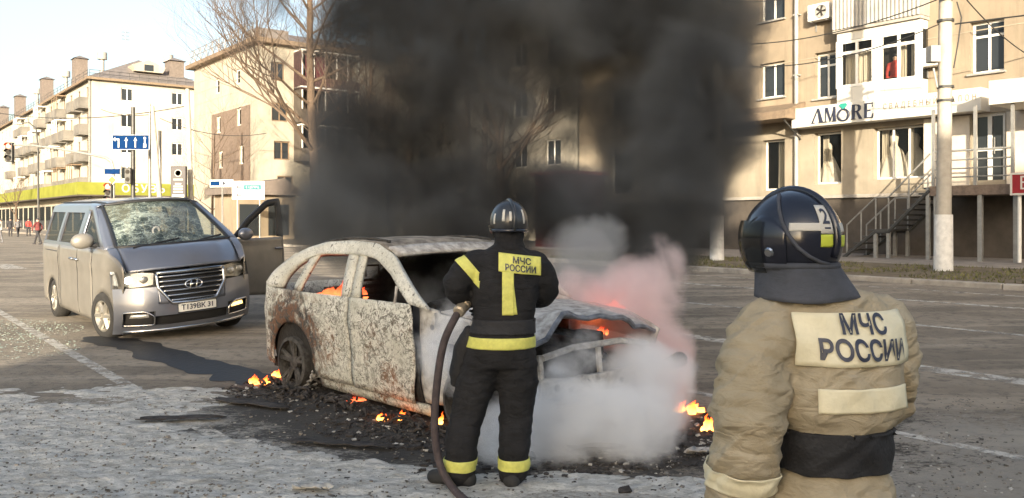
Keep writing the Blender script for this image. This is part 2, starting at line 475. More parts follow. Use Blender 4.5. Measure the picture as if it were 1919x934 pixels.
# ---------------------------------------------------------------- ground
def ground_material():
    m, t, b = nodes_of("asphalt")
    N, L = t.nodes, t.links
    tc = N.new("ShaderNodeTexCoord"); P = tc.outputs["Object"]
    def noise(sc, det=6, rough=0.6, vec=None, st=None):
        v = vec or P
        if st:
            mp = N.new("ShaderNodeMapping"); mp.inputs["Scale"].default_value = st[0]; mp.inputs["Rotation"].default_value = (0, 0, st[1])
            L.new(v, mp.inputs[0]); v = mp.outputs[0]
        n = N.new("ShaderNodeTexNoise"); n.inputs["Scale"].default_value = sc; n.inputs["Detail"].default_value = det
        n.inputs["Roughness"].default_value = rough; L.new(v, n.inputs["Vector"]); return n.outputs[0]
    def ramp(x, a, bb):
        r = N.new("ShaderNodeMapRange"); r.interpolation_type = 'SMOOTHSTEP'
        r.inputs[1].default_value = a; r.inputs[2].default_value = bb
        L.new(x, r.inputs[0]); return r.outputs[0]
    def math2(op, x, y, clamp=False):
        q = N.new("ShaderNodeMath"); q.operation = op; q.use_clamp = clamp
        for i, z in enumerate((x, y)):
            if isinstance(z, (int, float)): q.inputs[i].default_value = z
            else: L.new(z, q.inputs[i])
        return q.outputs[0]
    def ell(cx, cyy, rx, ry, rot):
        mp = N.new("ShaderNodeMapping"); mp.vector_type = 'TEXTURE'
        mp.inputs["Location"].default_value = (cx, cyy, 0); mp.inputs["Rotation"].default_value = (0, 0, rot); mp.inputs["Scale"].default_value = (rx, ry, 1e3)
        L.new(P, mp.inputs[0])
        ln = N.new("ShaderNodeVectorMath"); ln.operation = 'LENGTH'; L.new(mp.outputs[0], ln.inputs[0])
        return ln.outputs["Value"]
    def mix(f, a, bb):
        q = N.new("ShaderNodeMix"); q.data_type = 'RGBA'
        L.new(f, q.inputs[0]) if not isinstance(f, float) else None
        for i, z in ((6, a), (7, bb)):
            if isinstance(z, tuple): q.inputs[i].default_value = (*z, 1)
            else: L.new(z, q.inputs[i])
        return q.outputs[2]
    grain = noise(90, 3, 0.7)
    mid = noise(7, 8, 0.7)
    big = noise(0.55, 5, 0.6)
    lanes = noise(1.0, 4, 0.6, st=((0.09, 1.1, 1.0), -VANG - math.pi / 2 + math.pi / 2))
    base = mix(ramp(big, 0.35, 0.65), (0.17, 0.143, 0.110), (0.275, 0.232, 0.178))
    base = mix(math2('MULTIPLY', ramp(lanes, 0.48, 0.62), 0.8), base, (0.37, 0.315, 0.245))
    base = mix(math2('MULTIPLY', ramp(mid, 0.48, 0.66), 0.7), base, (0.095, 0.085, 0.072))
    base = mix(math2('MULTIPLY', ramp(grain, 0.52, 0.75), 0.6), base, (0.33, 0.295, 0.25))
    # dried foam and ash powder in the foreground
    clump = noise(2.6, 9, 0.72, st=((0.75, 1.25, 1.0), 0.35))
    fine = noise(24, 7, 0.75, st=((0.7, 1.3, 1.0), 0.3))
    e1 = math2('SUBTRACT', 1.0, ell(-3.0, 5.3, 4.6, 3.4, 0.12))
    e2 = math2('SUBTRACT', 1.0, ell(-0.2, 4.6, 3.0, 1.5, 0.0))
    pw = math2('MAXIMUM', e1, e2)
    pw = math2('ADD', math2('MULTIPLY', pw, 0.9), math2('SUBTRACT', math2('ADD', math2('MULTIPLY', clump, 0.9), math2('MULTIPLY', fine, 1.1)), 1.02))
    pwm = ramp(pw, 0.02, 0.34)
    base = mix(math2('MULTIPLY', pwm, 0.88), base, mix(ramp(fine, 0.38, 0.62), (0.26, 0.25, 0.225), (0.60, 0.585, 0.54)))
    # rough grey slush / grit to the right of the car
    e3 = math2('SUBTRACT', 1.0, ell(2.9, 6.3, 2.6, 1.8, -0.1))
    gr = ramp(math2('ADD', math2('MULTIPLY', e3, 0.8), math2('SUBTRACT', math2('MULTIPLY', fine, 1.6), 0.85)), 0.0, 0.35)
    base = mix(math2('MULTIPLY', gr, 0.6), base, (0.34, 0.32, 0.28))
    # soot burnt into the road round the car
    s1 = math2('SUBTRACT', 1.0, ell(0.2, 6.8, 3.2, 1.35, -0.1))
    s2 = math2('SUBTRACT', 1.0, ell(-0.9, 7.6, 2.5, 1.9, -0.78))
    s3 = math2('SUBTRACT', 1.0, ell(1.1, 4.9, 0.85, 0.30, -0.5))
    s4 = math2('SUBTRACT', 1.0, ell(2.3, 7.1, 1.3, 0.7, 0.2))
    so = math2('MAXIMUM', math2('MAXIMUM', s1, s2), math2('MAXIMUM', s3, s4))
    so = math2('ADD', so, math2('MULTIPLY', math2('SUBTRACT', math2('ADD', clump, fine), 1.0), 1.5))
    som = ramp(so, 0.02, 0.34)
    base = mix(math2('MULTIPLY', som, 0.93), base, (0.014, 0.012, 0.011))
    L.new(base, b.inputs["Base Color"])
    rg = math2('SUBTRACT', 0.92, math2('MULTIPLY', ramp(big, 0.5, 0.8), 0.25))
    L.new(rg, b.inputs["Roughness"])
    h = math2('ADD', math2('MULTIPLY', fine, 0.9), math2('ADD', math2('MULTIPLY', clump, 1.2), math2('MULTIPLY', grain, 0.25)))
    bp = N.new("ShaderNodeBump"); bp.inputs["Strength"].default_value = 0.75; bp.inputs["Distance"].default_value = 0.05
    L.new(h, bp.inputs["Height"]); L.new(bp.outputs[0], b.inputs["Normal"])
    return m
M["asphalt"] = ground_material()

def SV(s, v, z):
    return U * s + V * v + Vector((0, 0, z))

g = MB()
vs_ = [-900, -200, -60, -20, -8, 0, 6, 9, 12, 14, 16, 18, 20, 24, 28, 40, 80, 300, 1200]
ss_ = [-600, -150, -60, -30, -15, 0, 15, 30, 60, 100, 160, 300, 700, 1800]
idx = {}
pts = []
for i, s in enumerate(ss_):
    for j, v in enumerate(vs_):
        idx[i, j] = len(pts); pts.append(SV(s, v, gz(v)))
g.add(pts, [(idx[i, j], idx[i, j + 1], idx[i + 1, j + 1], idx[i + 1, j]) for i in range(len(ss_) - 1) for j in range(len(vs_) - 1)])
tag(g.build("road", M["asphalt"]), kind="structure")

def strip(mb, s0, s1, v0, v1, z0, z1, n=1):
    for i in range(n):
        a, b_ = s0 + (s1 - s0) * i / n, s0 + (s1 - s0) * (i + 1) / n
        mb.quad(SV(a, v0, z0), SV(b_, v0, z0), SV(b_, v1, z1), SV(a, v1, z1))

# kerb, verge, pavement in front of the shops
k = MB()
for i in range(64):
    a = -60 + i * 2.0
    jz = 0.012 * math.sin(i * 12.9)
    k.add([SV(a + .01, 19.9, .1), SV(a + 1.985, 19.9, .1), SV(a + 1.985, 20.08, .1), SV(a + .01, 20.08, .1),
           SV(a + .01, 19.9, .33 + jz), SV(a + 1.985, 19.9, .33 + jz), SV(a + 1.985, 20.08, .34 + jz), SV(a + .01, 20.08, .34 + jz)],
          [(0, 1, 5, 4), (1, 2, 6, 5), (2, 3, 7, 6), (3, 0, 4, 7), (4, 5, 6, 7)])
tag(k.build("kerb", M["kerb_stone"], bevel=0.02), kind="structure")
mat("soil", (0.13, 0.105, 0.07), 0.95, var=0.35, scale=3.0, bump=0.6)
v_ = MB(); strip(v_, -60, 68, 20.08, 23.6, 0.31, 0.47, 20)
tag(v_.build("verge", M["soil"]), kind="structure")
p_ = MB(); strip(p_, -60, 68, 23.6, 27.6, 0.47, 0.56, 20)
tag(p_.build("pavement", M["paving"]), kind="structure")
p_ = MB()
for a in (76, 320): pass
p_.add([SV(94, 16.2, .0), SV(320, 16.2, .0), SV(320, 21.6, .0), SV(94, 21.6, .0), SV(94, 16.2, .30), SV(320, 16.2, .30), SV(320, 21.6, .34), SV(94, 21.6, .34)],
       [(0, 1, 5, 4), (1, 2, 6, 5), (2, 3, 7, 6), (3, 0, 4, 7), (4, 5, 6, 7)])
tag(p_.build("pavement", M["paving"]), kind="structure")
# winter grass on the verge
mat("dry_grass", (0.13, 0.125, 0.05), 0.95, var=0.45, scale=1.3)
rnd = random.Random(5)
g = MB()
for i in range(9000):
    s, v = rnd.uniform(-14, 24), rnd.uniform(20.15, 23.4)
    if mnoise.noise(Vector((s * .6, v * .9, 0))) < -0.15: continue
    z = .31 + (v - 20.08) / 3.52 * .16
    p = SV(s, v, z); h = rnd.uniform(.03, .10); a = rnd.uniform(0, 6.28)
    dx = Vector((math.cos(a), math.sin(a), 0)) * rnd.uniform(.012, .03)
    tip = p + Vector((rnd.uniform(-.05, .05), rnd.uniform(-.05, .05), h))
    g.add([p - dx, p + dx, tip], [(0, 1, 2)])
tag(g.build("grass", M["dry_grass"], recalc=False, weld=False), kind="stuff")

# worn painted lines
def line_material():
    m, t, b = nodes_of("worn_line")
    N, L = t.nodes, t.links
    tc = N.new("ShaderNodeTexCoord")
    n = N.new("ShaderNodeTexNoise"); n.inputs["Scale"].default_value = 5; n.inputs["Detail"].default_value = 9; n.inputs["Roughness"].default_value = 0.75
    L.new(tc.outputs["Object"], n.inputs["Vector"])
    r = N.new("ShaderNodeMapRange"); r.inputs[1].default_value = 0.40; r.inputs[2].default_value = 0.56; r.inputs[3].default_value = 0.08; r.inputs[4].default_value = 0.85
    L.new(n.outputs[0], r.inputs[0])
    tr = N.new("ShaderNodeBsdfTransparent"); mx = N.new("ShaderNodeMixShader")
    b.inputs["Base Color"].default_value = (0.55, 0.52, 0.46, 1); b.inputs["Roughness"].default_value = 0.85
    L.new(r.outputs[0], mx.inputs[0]); L.new(tr.outputs[0], mx.inputs[1]); L.new(b.outputs[0], mx.inputs[2])
    L.new(mx.outputs[0], N["Material Output"].inputs[0])
    return m
M["line"] = line_material()
for (v0, wd, s0, s1) in ((2.35, .14, 6.5, 70), (6.65, .13, -12, 12), (9.55, .34, -14, 8.5), (13.0, .13, -14, 12), (16.4, .22, -14, 26), (18.6, .14, -14, 26)):
    mb = MB(); z = gz(v0) + .005
    strip(mb, s0, s1, v0 - wd / 2, v0 + wd / 2, gz(v0 - wd / 2) + .005, gz(v0 + wd / 2) + .005, 24)
    tag(mb.build("road_marking", M["line"]), kind="structure")
for i in range(5):                                   # zebra crossing far down the street
    mb = MB(); strip(mb, 34, 38, 2.8 + i * 1.7, 3.5 + i * 1.7, .006 + gz(2.8 + i * 1.7), .006 + gz(3.5 + i * 1.7))
    tag(mb.build("road_marking", M["line"]), kind="structure")

# dark fluid that ran from the van towards the burning car
mat("wet", (0.008, 0.0075, 0.008), 0.55, var=0.3, scale=8, bump=0.35, bscale=14)
def gp(px, py): 
    d = FPX * CAMH / (py - HORIZON); p = at(px, py, d); return Vector((p.x, p.y, 0))
path = [gp(165, 632), gp(215, 640), gp(270, 653), gp(340, 676), gp(400, 692), gp(455, 706), gp(500, 716), gp(560, 730)]
P = []
for i in range(len(path) - 1):
    for j in range(6): P.append(path[i].lerp(path[i + 1], j / 6))
mb = MB(); rnd = random.Random(3)
L_, R_ = [], []
for i, p in enumerate(P):
    t = (P[min(i + 1, len(P) - 1)] - P[max(i - 1, 0)]).normalized(); n = Vector((-t.y, t.x, 0))
    wl = .26 + .16 * mnoise.noise(Vector((i * .35, 0, 0))) + .05 * rnd.random(); wr_ = .26 + .16 * mnoise.noise(Vector((i * .35, 9, 0))) + .05 * rnd.random()
    e = min(1, i / 3, (len(P) - 1 - i) / 3); e = .25 + .75 * e
    L_.append(p + n * wl * e + Vector((0, 0, .005))); R_.append(p - n * wr_ * e + Vector((0, 0, .005)))
for i in range(len(P) - 1): mb.quad(L_[i], L_[i + 1], R_[i + 1], R_[i])
tag(mb.build("spilled_fluid", M["wet"]), "dark wet trail of fluid running from the silver van to the burning car", "spill", kind="structure")

# ---------------------------------------------------------------- shop building on the right
RO = Vector((8.75, 33.3, 0.55))
rb = empty("shop_building", RO, math.atan2(-.785, .619), "beige plastered apartment building with a bridal shop on its ground floor, right side", "building")
def TZ(px, py):
    k_ = (px - 960) / FPX
    t = (33.3 * k_ - 8.75) / (.619 + .785 * k_); Y = 33.3 - .785 * t
    return t, CAMH - (py - HORIZON) * Y / FPX - RO.z
def FR(t, z, d): return Vector((t, d, z))
def TZd(px, py, D):
    """like TZ, on a plane D metres behind the wall (negative: in front of it)"""
    k_ = (px - 960) / FPX
    O = RO + Vector((.785, .619, 0)) * D
    t = (O.y * k_ - O.x) / (.619 + .785 * k_); Y = O.y - .785 * t
    return t, CAMH - (py - HORIZON) * Y / FPX - RO.z
def rect(px0, px1, py_top, py_bot, pref):
    """opening from pixel columns; heights read at column pref"""
    a, b_ = TZ(px0, 0)[0], TZ(px1, 0)[0]
    return (a, b_, TZ(pref, py_bot)[1], TZ(pref, py_top)[1])
W = {}
W['a2'] = rect(1424, 1471, 117, 183, 1450)
W['a3'] = (W['a2'][0], W['a2'][1], W['a2'][2] + 2.9, W['a2'][3] + 2.9)
W['b2'] = rect(1527, 1568, 97, 184, 1548)
W['d2'] = rect(1818, 1882, 38, 136, 1850)
W['d3'] = (W['d2'][0], W['d2'][1], W['d2'][2] + 2.9, W['d2'][3] + 2.9)
W['s1'] = rect(1429, 1471, 262, 357, 1450)
W['s2'] = rect(1526, 1577, 248, 345, 1550)
W['s3'] = rect(1637, 1731, 236, 335, 1690)
W['s4'] = rect(1822, 1884, 212, 338, 1850)
W['e2'] = (-3.4, -2.0, W['a2'][2], W['a2'][3]); W['e1'] = (-3.4, -2.0, W['s1'][2], W['s1'][3])
W['g2'] = (-7.0, -5.6, W['a2'][2], W['a2'][3]); W['g1'] = (-7.0, -5.6, W['s1'][2], W['s1'][3])
zled = TZ(1560, 371)[1]
T0, T1 = -9.0, 22.0
tS = TZ(1500, 300)[0]
wall = MB()
low = [W[q] for q in ('s1', 's2', 's3', 's4', 'e1', 'g1')]
upp = [W[q] for q in ('a2', 'a3', 'b2', 'd2', 'd3', 'e2', 'g2')]
zmid = TZ(1500, 232)[1]
facade(wall, FR, T0, T1, zmid, 14.0, upp, 0.28)
wall.quad(FR(T0, -.5, 0), FR(T0, 14, 0), FR(T0, 14, 13), FR(T0, -.5, 13)); wall.quad(FR(T1, -.5, 0), FR(T1, 14, 0), FR(T1, 14, 13), FR(T1, -.5, 13))
wall.quad(FR(T0, 14, 0), FR(T1, 14, 0), FR(T1, 14, 13), FR(T0, 14, 13)); wall.quad(FR(T0, -.5, 13), FR(T1, -.5, 13), FR(T1, 14, 13), FR(T0, 14, 13))
wall.build("wall", M["plaster_warm"], rb)
wl = MB(); facade(wl, FR, T0, T1, zled, zmid, low, 0.32)
wl.build("shop_wall", M["plaster_shop"], rb)
pl = MB(); pl.quad(FR(T0, -.6, .02), FR(T1, -.6, .02), FR(T1, zled, .02), FR(T0, zled, .02))
pl.build("plinth", M["plinth"], rb)
cz = MB(); cz.fbox(FR, T0, T1, zled - .02, zled + .10, -.10, -.003)
cz.build("ledge", M["kerb_stone"], rb, bevel=.015)
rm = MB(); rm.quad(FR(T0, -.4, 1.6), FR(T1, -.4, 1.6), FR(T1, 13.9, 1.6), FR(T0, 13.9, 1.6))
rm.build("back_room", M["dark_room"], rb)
for q, cols in (('a2', 2), ('a3', 2), ('b2', 2), ('d2', 2), ('d3', 2), ('e2', 2), ('g2', 2)):
    o = W[q]; window(rb, FR, o[0] + .01, o[1] - .01, o[2] + .01, o[3] - .01, .2, cols, .72 if q[0] in 'bd' else None, M["white_frame"], M["glass_dark"], .07)
    mb = MB(); mb.fbox(FR, o[0] - .06, o[1] + .06, o[2] - .06, o[2] - .004, -.10, .2); mb.build("sill", M["grey_sheet"], rb)
for q, cols in (('s1', 1), ('s2', 1), ('s3', 3), ('e1', 1), ('g1', 1)):
    o = W[q]; window(rb, FR, o[0] + .01, o[1] - .01, o[2] + .01, o[3] - .01, .24, cols, None, M["white_frame"], M["glass_clear"], .06)
# seams of the render between the panels
sm = MB()
for z in (zmid + 2.3, zmid + 5.2): sm.fbox(FR, T0, T1, z, z + .03, -.012, -.002)
sm.build("string_course", M["plaster_shop"], rb)

# glazed bay (enclosed balcony)
BD = -.50
bt0, bt1 = TZd(1569, 0, BD)[0], TZd(1725, 0, BD)[0]
zb0, zb1, zb2, zb3 = TZd(1645, 190, BD)[1], TZd(1645, 157, BD)[1], TZd(1645, 66, BD)[1], TZd(1645, 50, BD)[1]
bay = empty("glazed_balcony", (0, 0, 0), 0); bay.parent = rb
mb = MB()
mb.fbox(FR, bt0, bt1, zb0 - .1, zb1, BD, BD + .08); mb.fbox(FR, bt0, bt0 + .08, zb0 - .1, zb1, BD + .082, -.002); mb.fbox(FR, bt1 - .08, bt1, zb0 - .1, zb1, BD + .082, -.002)
mb.fbox(FR, bt0, bt1, zb2, zb3, BD, -.002)
for i in range(1, 5): 
    t = bt0 + (bt1 - bt0) * i / 5; mb.fbox(FR, t - .02, t + .02, zb0, zb1 - .02, BD - .012, BD - .001)
mb.build("panel", M["sign_white"], bay)
tm = (bt0 + bt1) / 2
mb = MB(); mb.fbox(FR, tm - .09, tm + .09, zb0 - .1, zb2, BD - .02, BD + .085); mb.fbox(FR, bt0 - .03, bt0 + .085, zb1, zb2, BD - .015, BD + .1); mb.fbox(FR, bt1 - .085, bt1 + .03, zb1, zb2, BD - .015, BD + .1)
mb.build("post", M["white_frame"], bay)
def FB(t, z, d): return Vector((t, BD + d, z))
window(bay, FB, bt0 + .09, tm - .1, zb1 + .01, zb2 - .01, .01, 2, .74, M["white_frame"], M["glass_clear"], .09)
window(bay, FB, tm + .1, bt1 - .09, zb1 + .01, zb2 - .01, .01, 2, .74, M["white_frame"], M["glass_clear"], .09)
for t in (bt0, bt1):
    def FS(a, z, d, t=t): return Vector((t, BD + .1 + a, z))
    mb = MB(); mb.quad(Vector((t, BD + .1, zb1)), Vector((t, 0, zb1)), Vector((t, 0, zb2)), Vector((t, BD + .1, zb2)))
    mb.build("side_pane", M["glass_tint"], bay)
def curtain(parent, t0, t1, z0, z1, d, n=22, mt="curtain"):
    mb = MB(); mb.grid(lambda u, v: Vector((t0 + (t1 - t0) * u, d + .035 * math.sin(u * n) + .02 * math.sin(u * n * 2.3 + v * 2), z0 + (z1 - z0) * v)), 60, 4)
    return mb.build("curtain", M[mt], parent, smooth=True)
dd = BD + .3
curtain(bay, bt0 + .15, bt0 + .75, zb1 + .02, zb2 - .35, dd); curtain(bay, tm - .95, tm - .2, zb1 + .02, zb2 - .35, dd)
curtain(bay, tm + 1.0, bt1 - .15, zb1 + .02, zb2 - .3, dd); curtain(bay, tm + .62, tm + .85, zb1 + .02, zb2 - .3, dd)
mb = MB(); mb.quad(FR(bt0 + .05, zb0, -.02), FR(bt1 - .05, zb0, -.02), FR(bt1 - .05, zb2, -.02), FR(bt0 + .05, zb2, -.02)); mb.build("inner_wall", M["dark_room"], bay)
# corrugated balcony above
zc = zb3 + .02
mb = MB(); n = 44
ct0, ct1 = bt0 - .12, bt1 + .06
prof = []
for i in range(n * 2 + 1):
    t = ct0 + (ct1 - ct0) * i / (n * 2); prof.append((t, BD - .12 - (.035 if i % 4 in (1, 2) else 0)))
for (a, b_) in zip(prof, prof[1:]):
    mb.quad(Vector((a[0], a[1], zc + .1)), Vector((b_[0], b_[1], zc + .1)), Vector((b_[0], b_[1], zc + 1.25)), Vector((a[0], a[1], zc + 1.25)))
for t in (ct0, ct1):
    mb.quad(Vector((t, BD - .12, zc + .1)), Vector((t, 0, zc + .1)), Vector((t, 0, zc + 1.25)), Vector((t, BD - .12, zc + 1.25)))
ub = mb.build("balcony_cladding", M["grey_sheet"], rb)
mb = MB(); mb.fbox(FR, ct0 + .01, ct1 - .01, zc - .01, zc + .09, BD - .1, -.004); mb.build("balcony_floor", M["kerb_stone"], rb)
mb = MB(); mb.fbox(FR, ct0, ct1, zc + 1.26, zc + 1.32, BD - .16, BD - .06); mb.build("balcony_rail", M["white_frame"], rb)
# person behind the glass
def small_person(name, loc, rz, shirt, trousers, label, h=1.72, stride=.25, group=None):
    k_ = h / 1.72
    mb = MB(); c = lambda *a: Vector(a) * k_
    mb.ellipsoid(c(0, 0, 1.60), c(.085, .1, .115)); mb.capsule(c(0, 0, 1.40), c(0, 0, 1.52), .055, .05)
    mb.limb([c(0, 0, .95), c(0, 0, 1.15), c(0, 0, 1.36)], [.16 * k_, .15 * k_, .15 * k_])
    mb.capsule(c(-.14, 0, 1.38), c(.14, 0, 1.38), .075 * k_, .075 * k_)
    for s in (-1, 1):
        mb.limb([c(.09 * s, 0, .92), c(.1 * s, stride * s * .6, .5), c(.1 * s, stride * s * (1 if s > 0 else 1.25), .09)], [.105 * k_, .07 * k_, .05 * k_])
        mb.capsule(c(.1 * s, stride * s - .03, .05), c(.1 * s, stride * s + .15, .045), .05 * k_, .04 * k_)
        mb.limb([c(.19 * s, 0, 1.38), c(.25 * s, -.12 * s * stride * 3, 1.12), c(.24 * s, -.1 * s + .1, .88)], [.062 * k_, .05 * k_, .036 * k_])
        mb.ellipsoid(c(.24 * s, -.1 * s + .12, .82), c(.035, .03, .07))
    bm = remesh(mb, .022, 2)
    o = bm_obj(bm, "person", [M[shirt], M[trousers], M["skin"]])
    for p in o.data.polygons:
        z = p.center.z / k_
        p.material_index = 2 if z > 1.5 or (z < .87 and abs(p.center.x) > .2 * k_) else (1 if z < .93 else 0)
    hr = MB(); hr.ellipsoid(c(0, -.015, 1.63), c(.095, .108, .11), zmin=-.15); hr.build("hair", M["dark_cloth"], o, smooth=True)
    o.location = loc; o.rotation_euler = (0, 0, rz)
    return tag(o, label, "person", group)
t_, z_ = TZ(1659, 150)
wp = rb.matrix_basis @ Vector((t_, BD + .42, zb0 - .1)) if False else (Matrix.Translation(RO) @ Matrix.Rotation(math.atan2(-.785, .619), 4, 'Z')) @ Vector((tm + .36, BD + .5, zb0 - .15))
small_person("person", wp, 2.6, "red_cloth", "dark_cloth", "person in red standing behind the glazed balcony window", stride=.02)
RW = Matrix.Translation(RO) @ Matrix.Rotation(math.atan2(-.785, .619), 4, 'Z')
RA = math.atan2(-.785, .619)

# shop sign fascia
sg = empty("shop_sign", RO, RA, "long white fascia sign with dark serif letters and a ring emblem above the shop windows", "sign")
st0, st1 = TZ(1503, 0)[0], TZ(1856, 0)[0]
sz0, sz1 = TZ(1505, 243)[1], TZ(1505, 207)[1]
SD = -.64
mb = MB(); mb.fbox(FR, st0, st1, sz0, sz1, SD, -.006); mb.build("board", M["sign_white"], sg, bevel=.01)
def sgn(px, py):
    """fascia coordinates from a pixel, on the plane of the board's face"""
    k_ = (px - 960) / FPX
    O = RO + Vector((.785, .619, 0)) * SD
    t = (O.y * k_ - O.x) / (.619 + .785 * k_); Y = O.y - .785 * t
    return t, CAMH - (py - HORIZON) * Y / FPX - RO.z
zt = (sz0 + sz1) / 2
H = .50; zb_ = zt - H / 2
def FL(t, z, d): return Vector((t, SD - .004 - d, z))
def lett(polys, px0, px1, name="letter", m="letter_navy"):
    a, b_ = sgn(px0, 220)[0], sgn(px1, 220)[0]
    mb = MB()
    for i, poly in enumerate(polys): mb.prism([(a + (b_ - a) * x, zb_ + H * y) for x, y in poly], FL, 0.0, .03 + .001 * i)
    mb.build(name, M[m], sg)
lett([[(.0, 0), (.08, 0), (.52, .98), (.47, 1)], [(.62, 0), (.9, 0), (.58, 1), (.46, 1)], [(0, 0), (.24, 0), (.24, .04), (0, .04)], [(.55, 0), (1, 0), (1, .04), (.55, .04)]], 1522, 1546)
lett([[(.1, 0), (.15, 0), (.17, 1), (.12, 1)], [(.13, 1), (.3, 1), (.55, .12), (.48, 0)], [(.48, 0), (.55, .1), (.86, 1), (.8, 1)], [(.72, 0), (.93, 0), (.9, 1), (.74, 1)], [(0, 0), (.25, 0), (.25, .04), (0, .04)], [(.64, 0), (1, 0), (1, .04), (.64, .04)]], 1545, 1569)
lett([[(.08, 0), (.32, 0), (.32, 1), (.08, 1)], [(.32, 1), (.7, .97), (.86, .86), (.86, .64), (.7, .52), (.32, .48), (.32, .54), (.55, .58), (.62, .68), (.62, .82), (.55, .92), (.32, .94)], [(.45, .5), (.62, .5), (1, 0), (.72, 0)], [(0, 0), (.42, 0), (.42, .04), (0, .04)]], 1596, 1617)
lett([[(.1, 0), (.36, 0), (.36, 1), (.1, 1)], [(.36, .94), (.9, .94), (.92, .72), (.86, .72), (.95, 1), (.36, 1)], [(.36, .47), (.7, .47), (.7, .54), (.36, .54)], [(.36, 0), (.96, 0), (.99, .3), (.92, .3), (.85, .06), (.36, .06)]], 1619, 1638)
a, b_ = sgn(1570, 220)[0], sgn(1593, 220)[0]; cx_, r_ = (a + b_) / 2, (b_ - a) / 2
mb = MB(); mb.tube([Vector((cx_ + r_ * .86 * math.cos(q * .2618), SD - .02, zb_ + .19 + r_ * .86 * math.sin(q * .2618))) for q in range(24)], [.028 + .014 * abs(math.cos(q * .2618)) for q in range(24)], 8, closed=True)
mb.build("ring_emblem", M["letter_navy"], sg, smooth=True)
mb = MB(); z0_ = zb_ + .19 + r_ * .9
mb.prism([(cx_ - .02, z0_), (cx_ + .02, z0_), (cx_ + .15, z0_ + .13), (cx_ + .09, z0_ + .19), (cx_ - .09, z0_ + .19), (cx_ - .15, z0_ + .13)], FL, 0, .04); mb.build("gem_emblem", M["green_gem"], sg)
vs, fs = text_geo("СВАДЕБНЫЙ САЛОН", .26, 1.75)
ta, tb = sgn(1656, 200)[0], sgn(1830, 180)[0]
xs = [p[0] for p in vs]; kx = (tb - ta) / (max(xs) - min(xs))
mb = MB(); mb.add([FL((ta + tb) / 2 + (p[0] - (max(xs) + min(xs)) / 2) * kx, zt + .06 + p[1], .012) for p in vs], fs); mb.build("lettering", M["letter_brown"], sg, recalc=False)

# porch: platform, roof, posts, panel, stairs
po = empty("entrance_porch", RO, RA, "raised shop porch on steel posts with a white roof and railings", "porch")
PD = -1.9
pt0, pt1 = TZd(1742, 0, PD)[0], TZd(1912, 0, PD)[0]
pz = TZd(1830, 347, PD)[1]
mb = MB(); mb.fbox(FR, pt0, pt1, pz - .28, pz, PD, -.12); mb.build("platform", M["brick_brown"], po)
mb = MB(); rt0, rt1 = TZd(1853, 0, PD - .1)[0], pt1 + 1.8
rz0, rz1 = TZd(1885, 194, PD - .1)[1], TZd(1885, 148, PD - .1)[1]
mb.fbox(FR, rt0, rt1, rz0, rz1, PD - .1, -.01); mb.build("roof", M["sign_white"], po, bevel=.01)
mb = MB()

for (t) in (pt0 + .05, (pt0 + pt1) / 2, pt1 - .25):
    mb.fbox(FR, t, t + .08, pz, rz0 - .002 if t > rt0 - .08 else sz0, PD + .02, PD + .10)
for t in (pt0 + .1, (pt0 + pt1) / 2 + .1, pt1 - .2):
    mb.fbox(FR, t, t + .12, -.5, pz - .281, PD + .05, PD + .17)
mb.build("post", M["steel_grey"], po)
mb = MB()
for z in (.25, .5, .75, 1.02):
    mb.tube([FR(pt0 + .1, pz + z, PD + .06), FR(pt1 - .2, pz + z, PD + .06)], .022 if z < 1 else .032, 6)
mb.build("railing", M["steel_grey"], po)
mb = MB(); a = TZ(1733, 0)[0]; b_ = W['s4'][0] - .05
mb.fbox(FR, a, b_, pz + .02, sz0 - .05, -.06, -.004); mb.build("wall_panel", M["marble_panel"], po)
mb = MB(); mb.fbox(FR, W['s4'][1] + .06, T1 - .2, pz + .02, sz0 - .05, -.06, -.004); mb.build("wall_panel", M["marble_panel"], po)
dr = empty("door", (0, 0, 0)); dr.parent = po
o = W['s4']
mb = MB(); mb.fbox(FR, o[0], o[0] + .1, o[2], o[3], .1, .2); mb.fbox(FR, o[1] - .1, o[1], o[2], o[3], .1, .2); mb.fbox(FR, o[0] + .1, o[1] - .1, o[3] - .1, o[3], .1, .2)
mm = (o[0] + o[1]) / 2
mb.fbox(FR, mm - .06, mm + .06, o[2], o[3] - .1, .1, .2); mb.fbox(FR, o[0] + .1, mm - .06, o[2] + .9, o[2] + 1.0, .11, .19); mb.fbox(FR, mm + .06, o[1] - .1, o[2] + .9, o[2] + 1.0, .11, .19)
mb.build("frame", M["white_frame"], dr)
MB().quad(FR(o[0] + .1, o[2], .15), FR(o[1] - .1, o[2], .15), FR(o[1] - .1, o[3] - .1, .15), FR(o[0] + .1, o[3] - .1, .15)).build("pane", M["glass_dark"], dr)
mb = MB(); mb.tube([FR(mm + .14, o[2] + .8, .08), FR(mm + .14, o[2] + 1.3, .08)], .02, 6); mb.build("handle", M["steel_grey"], dr)
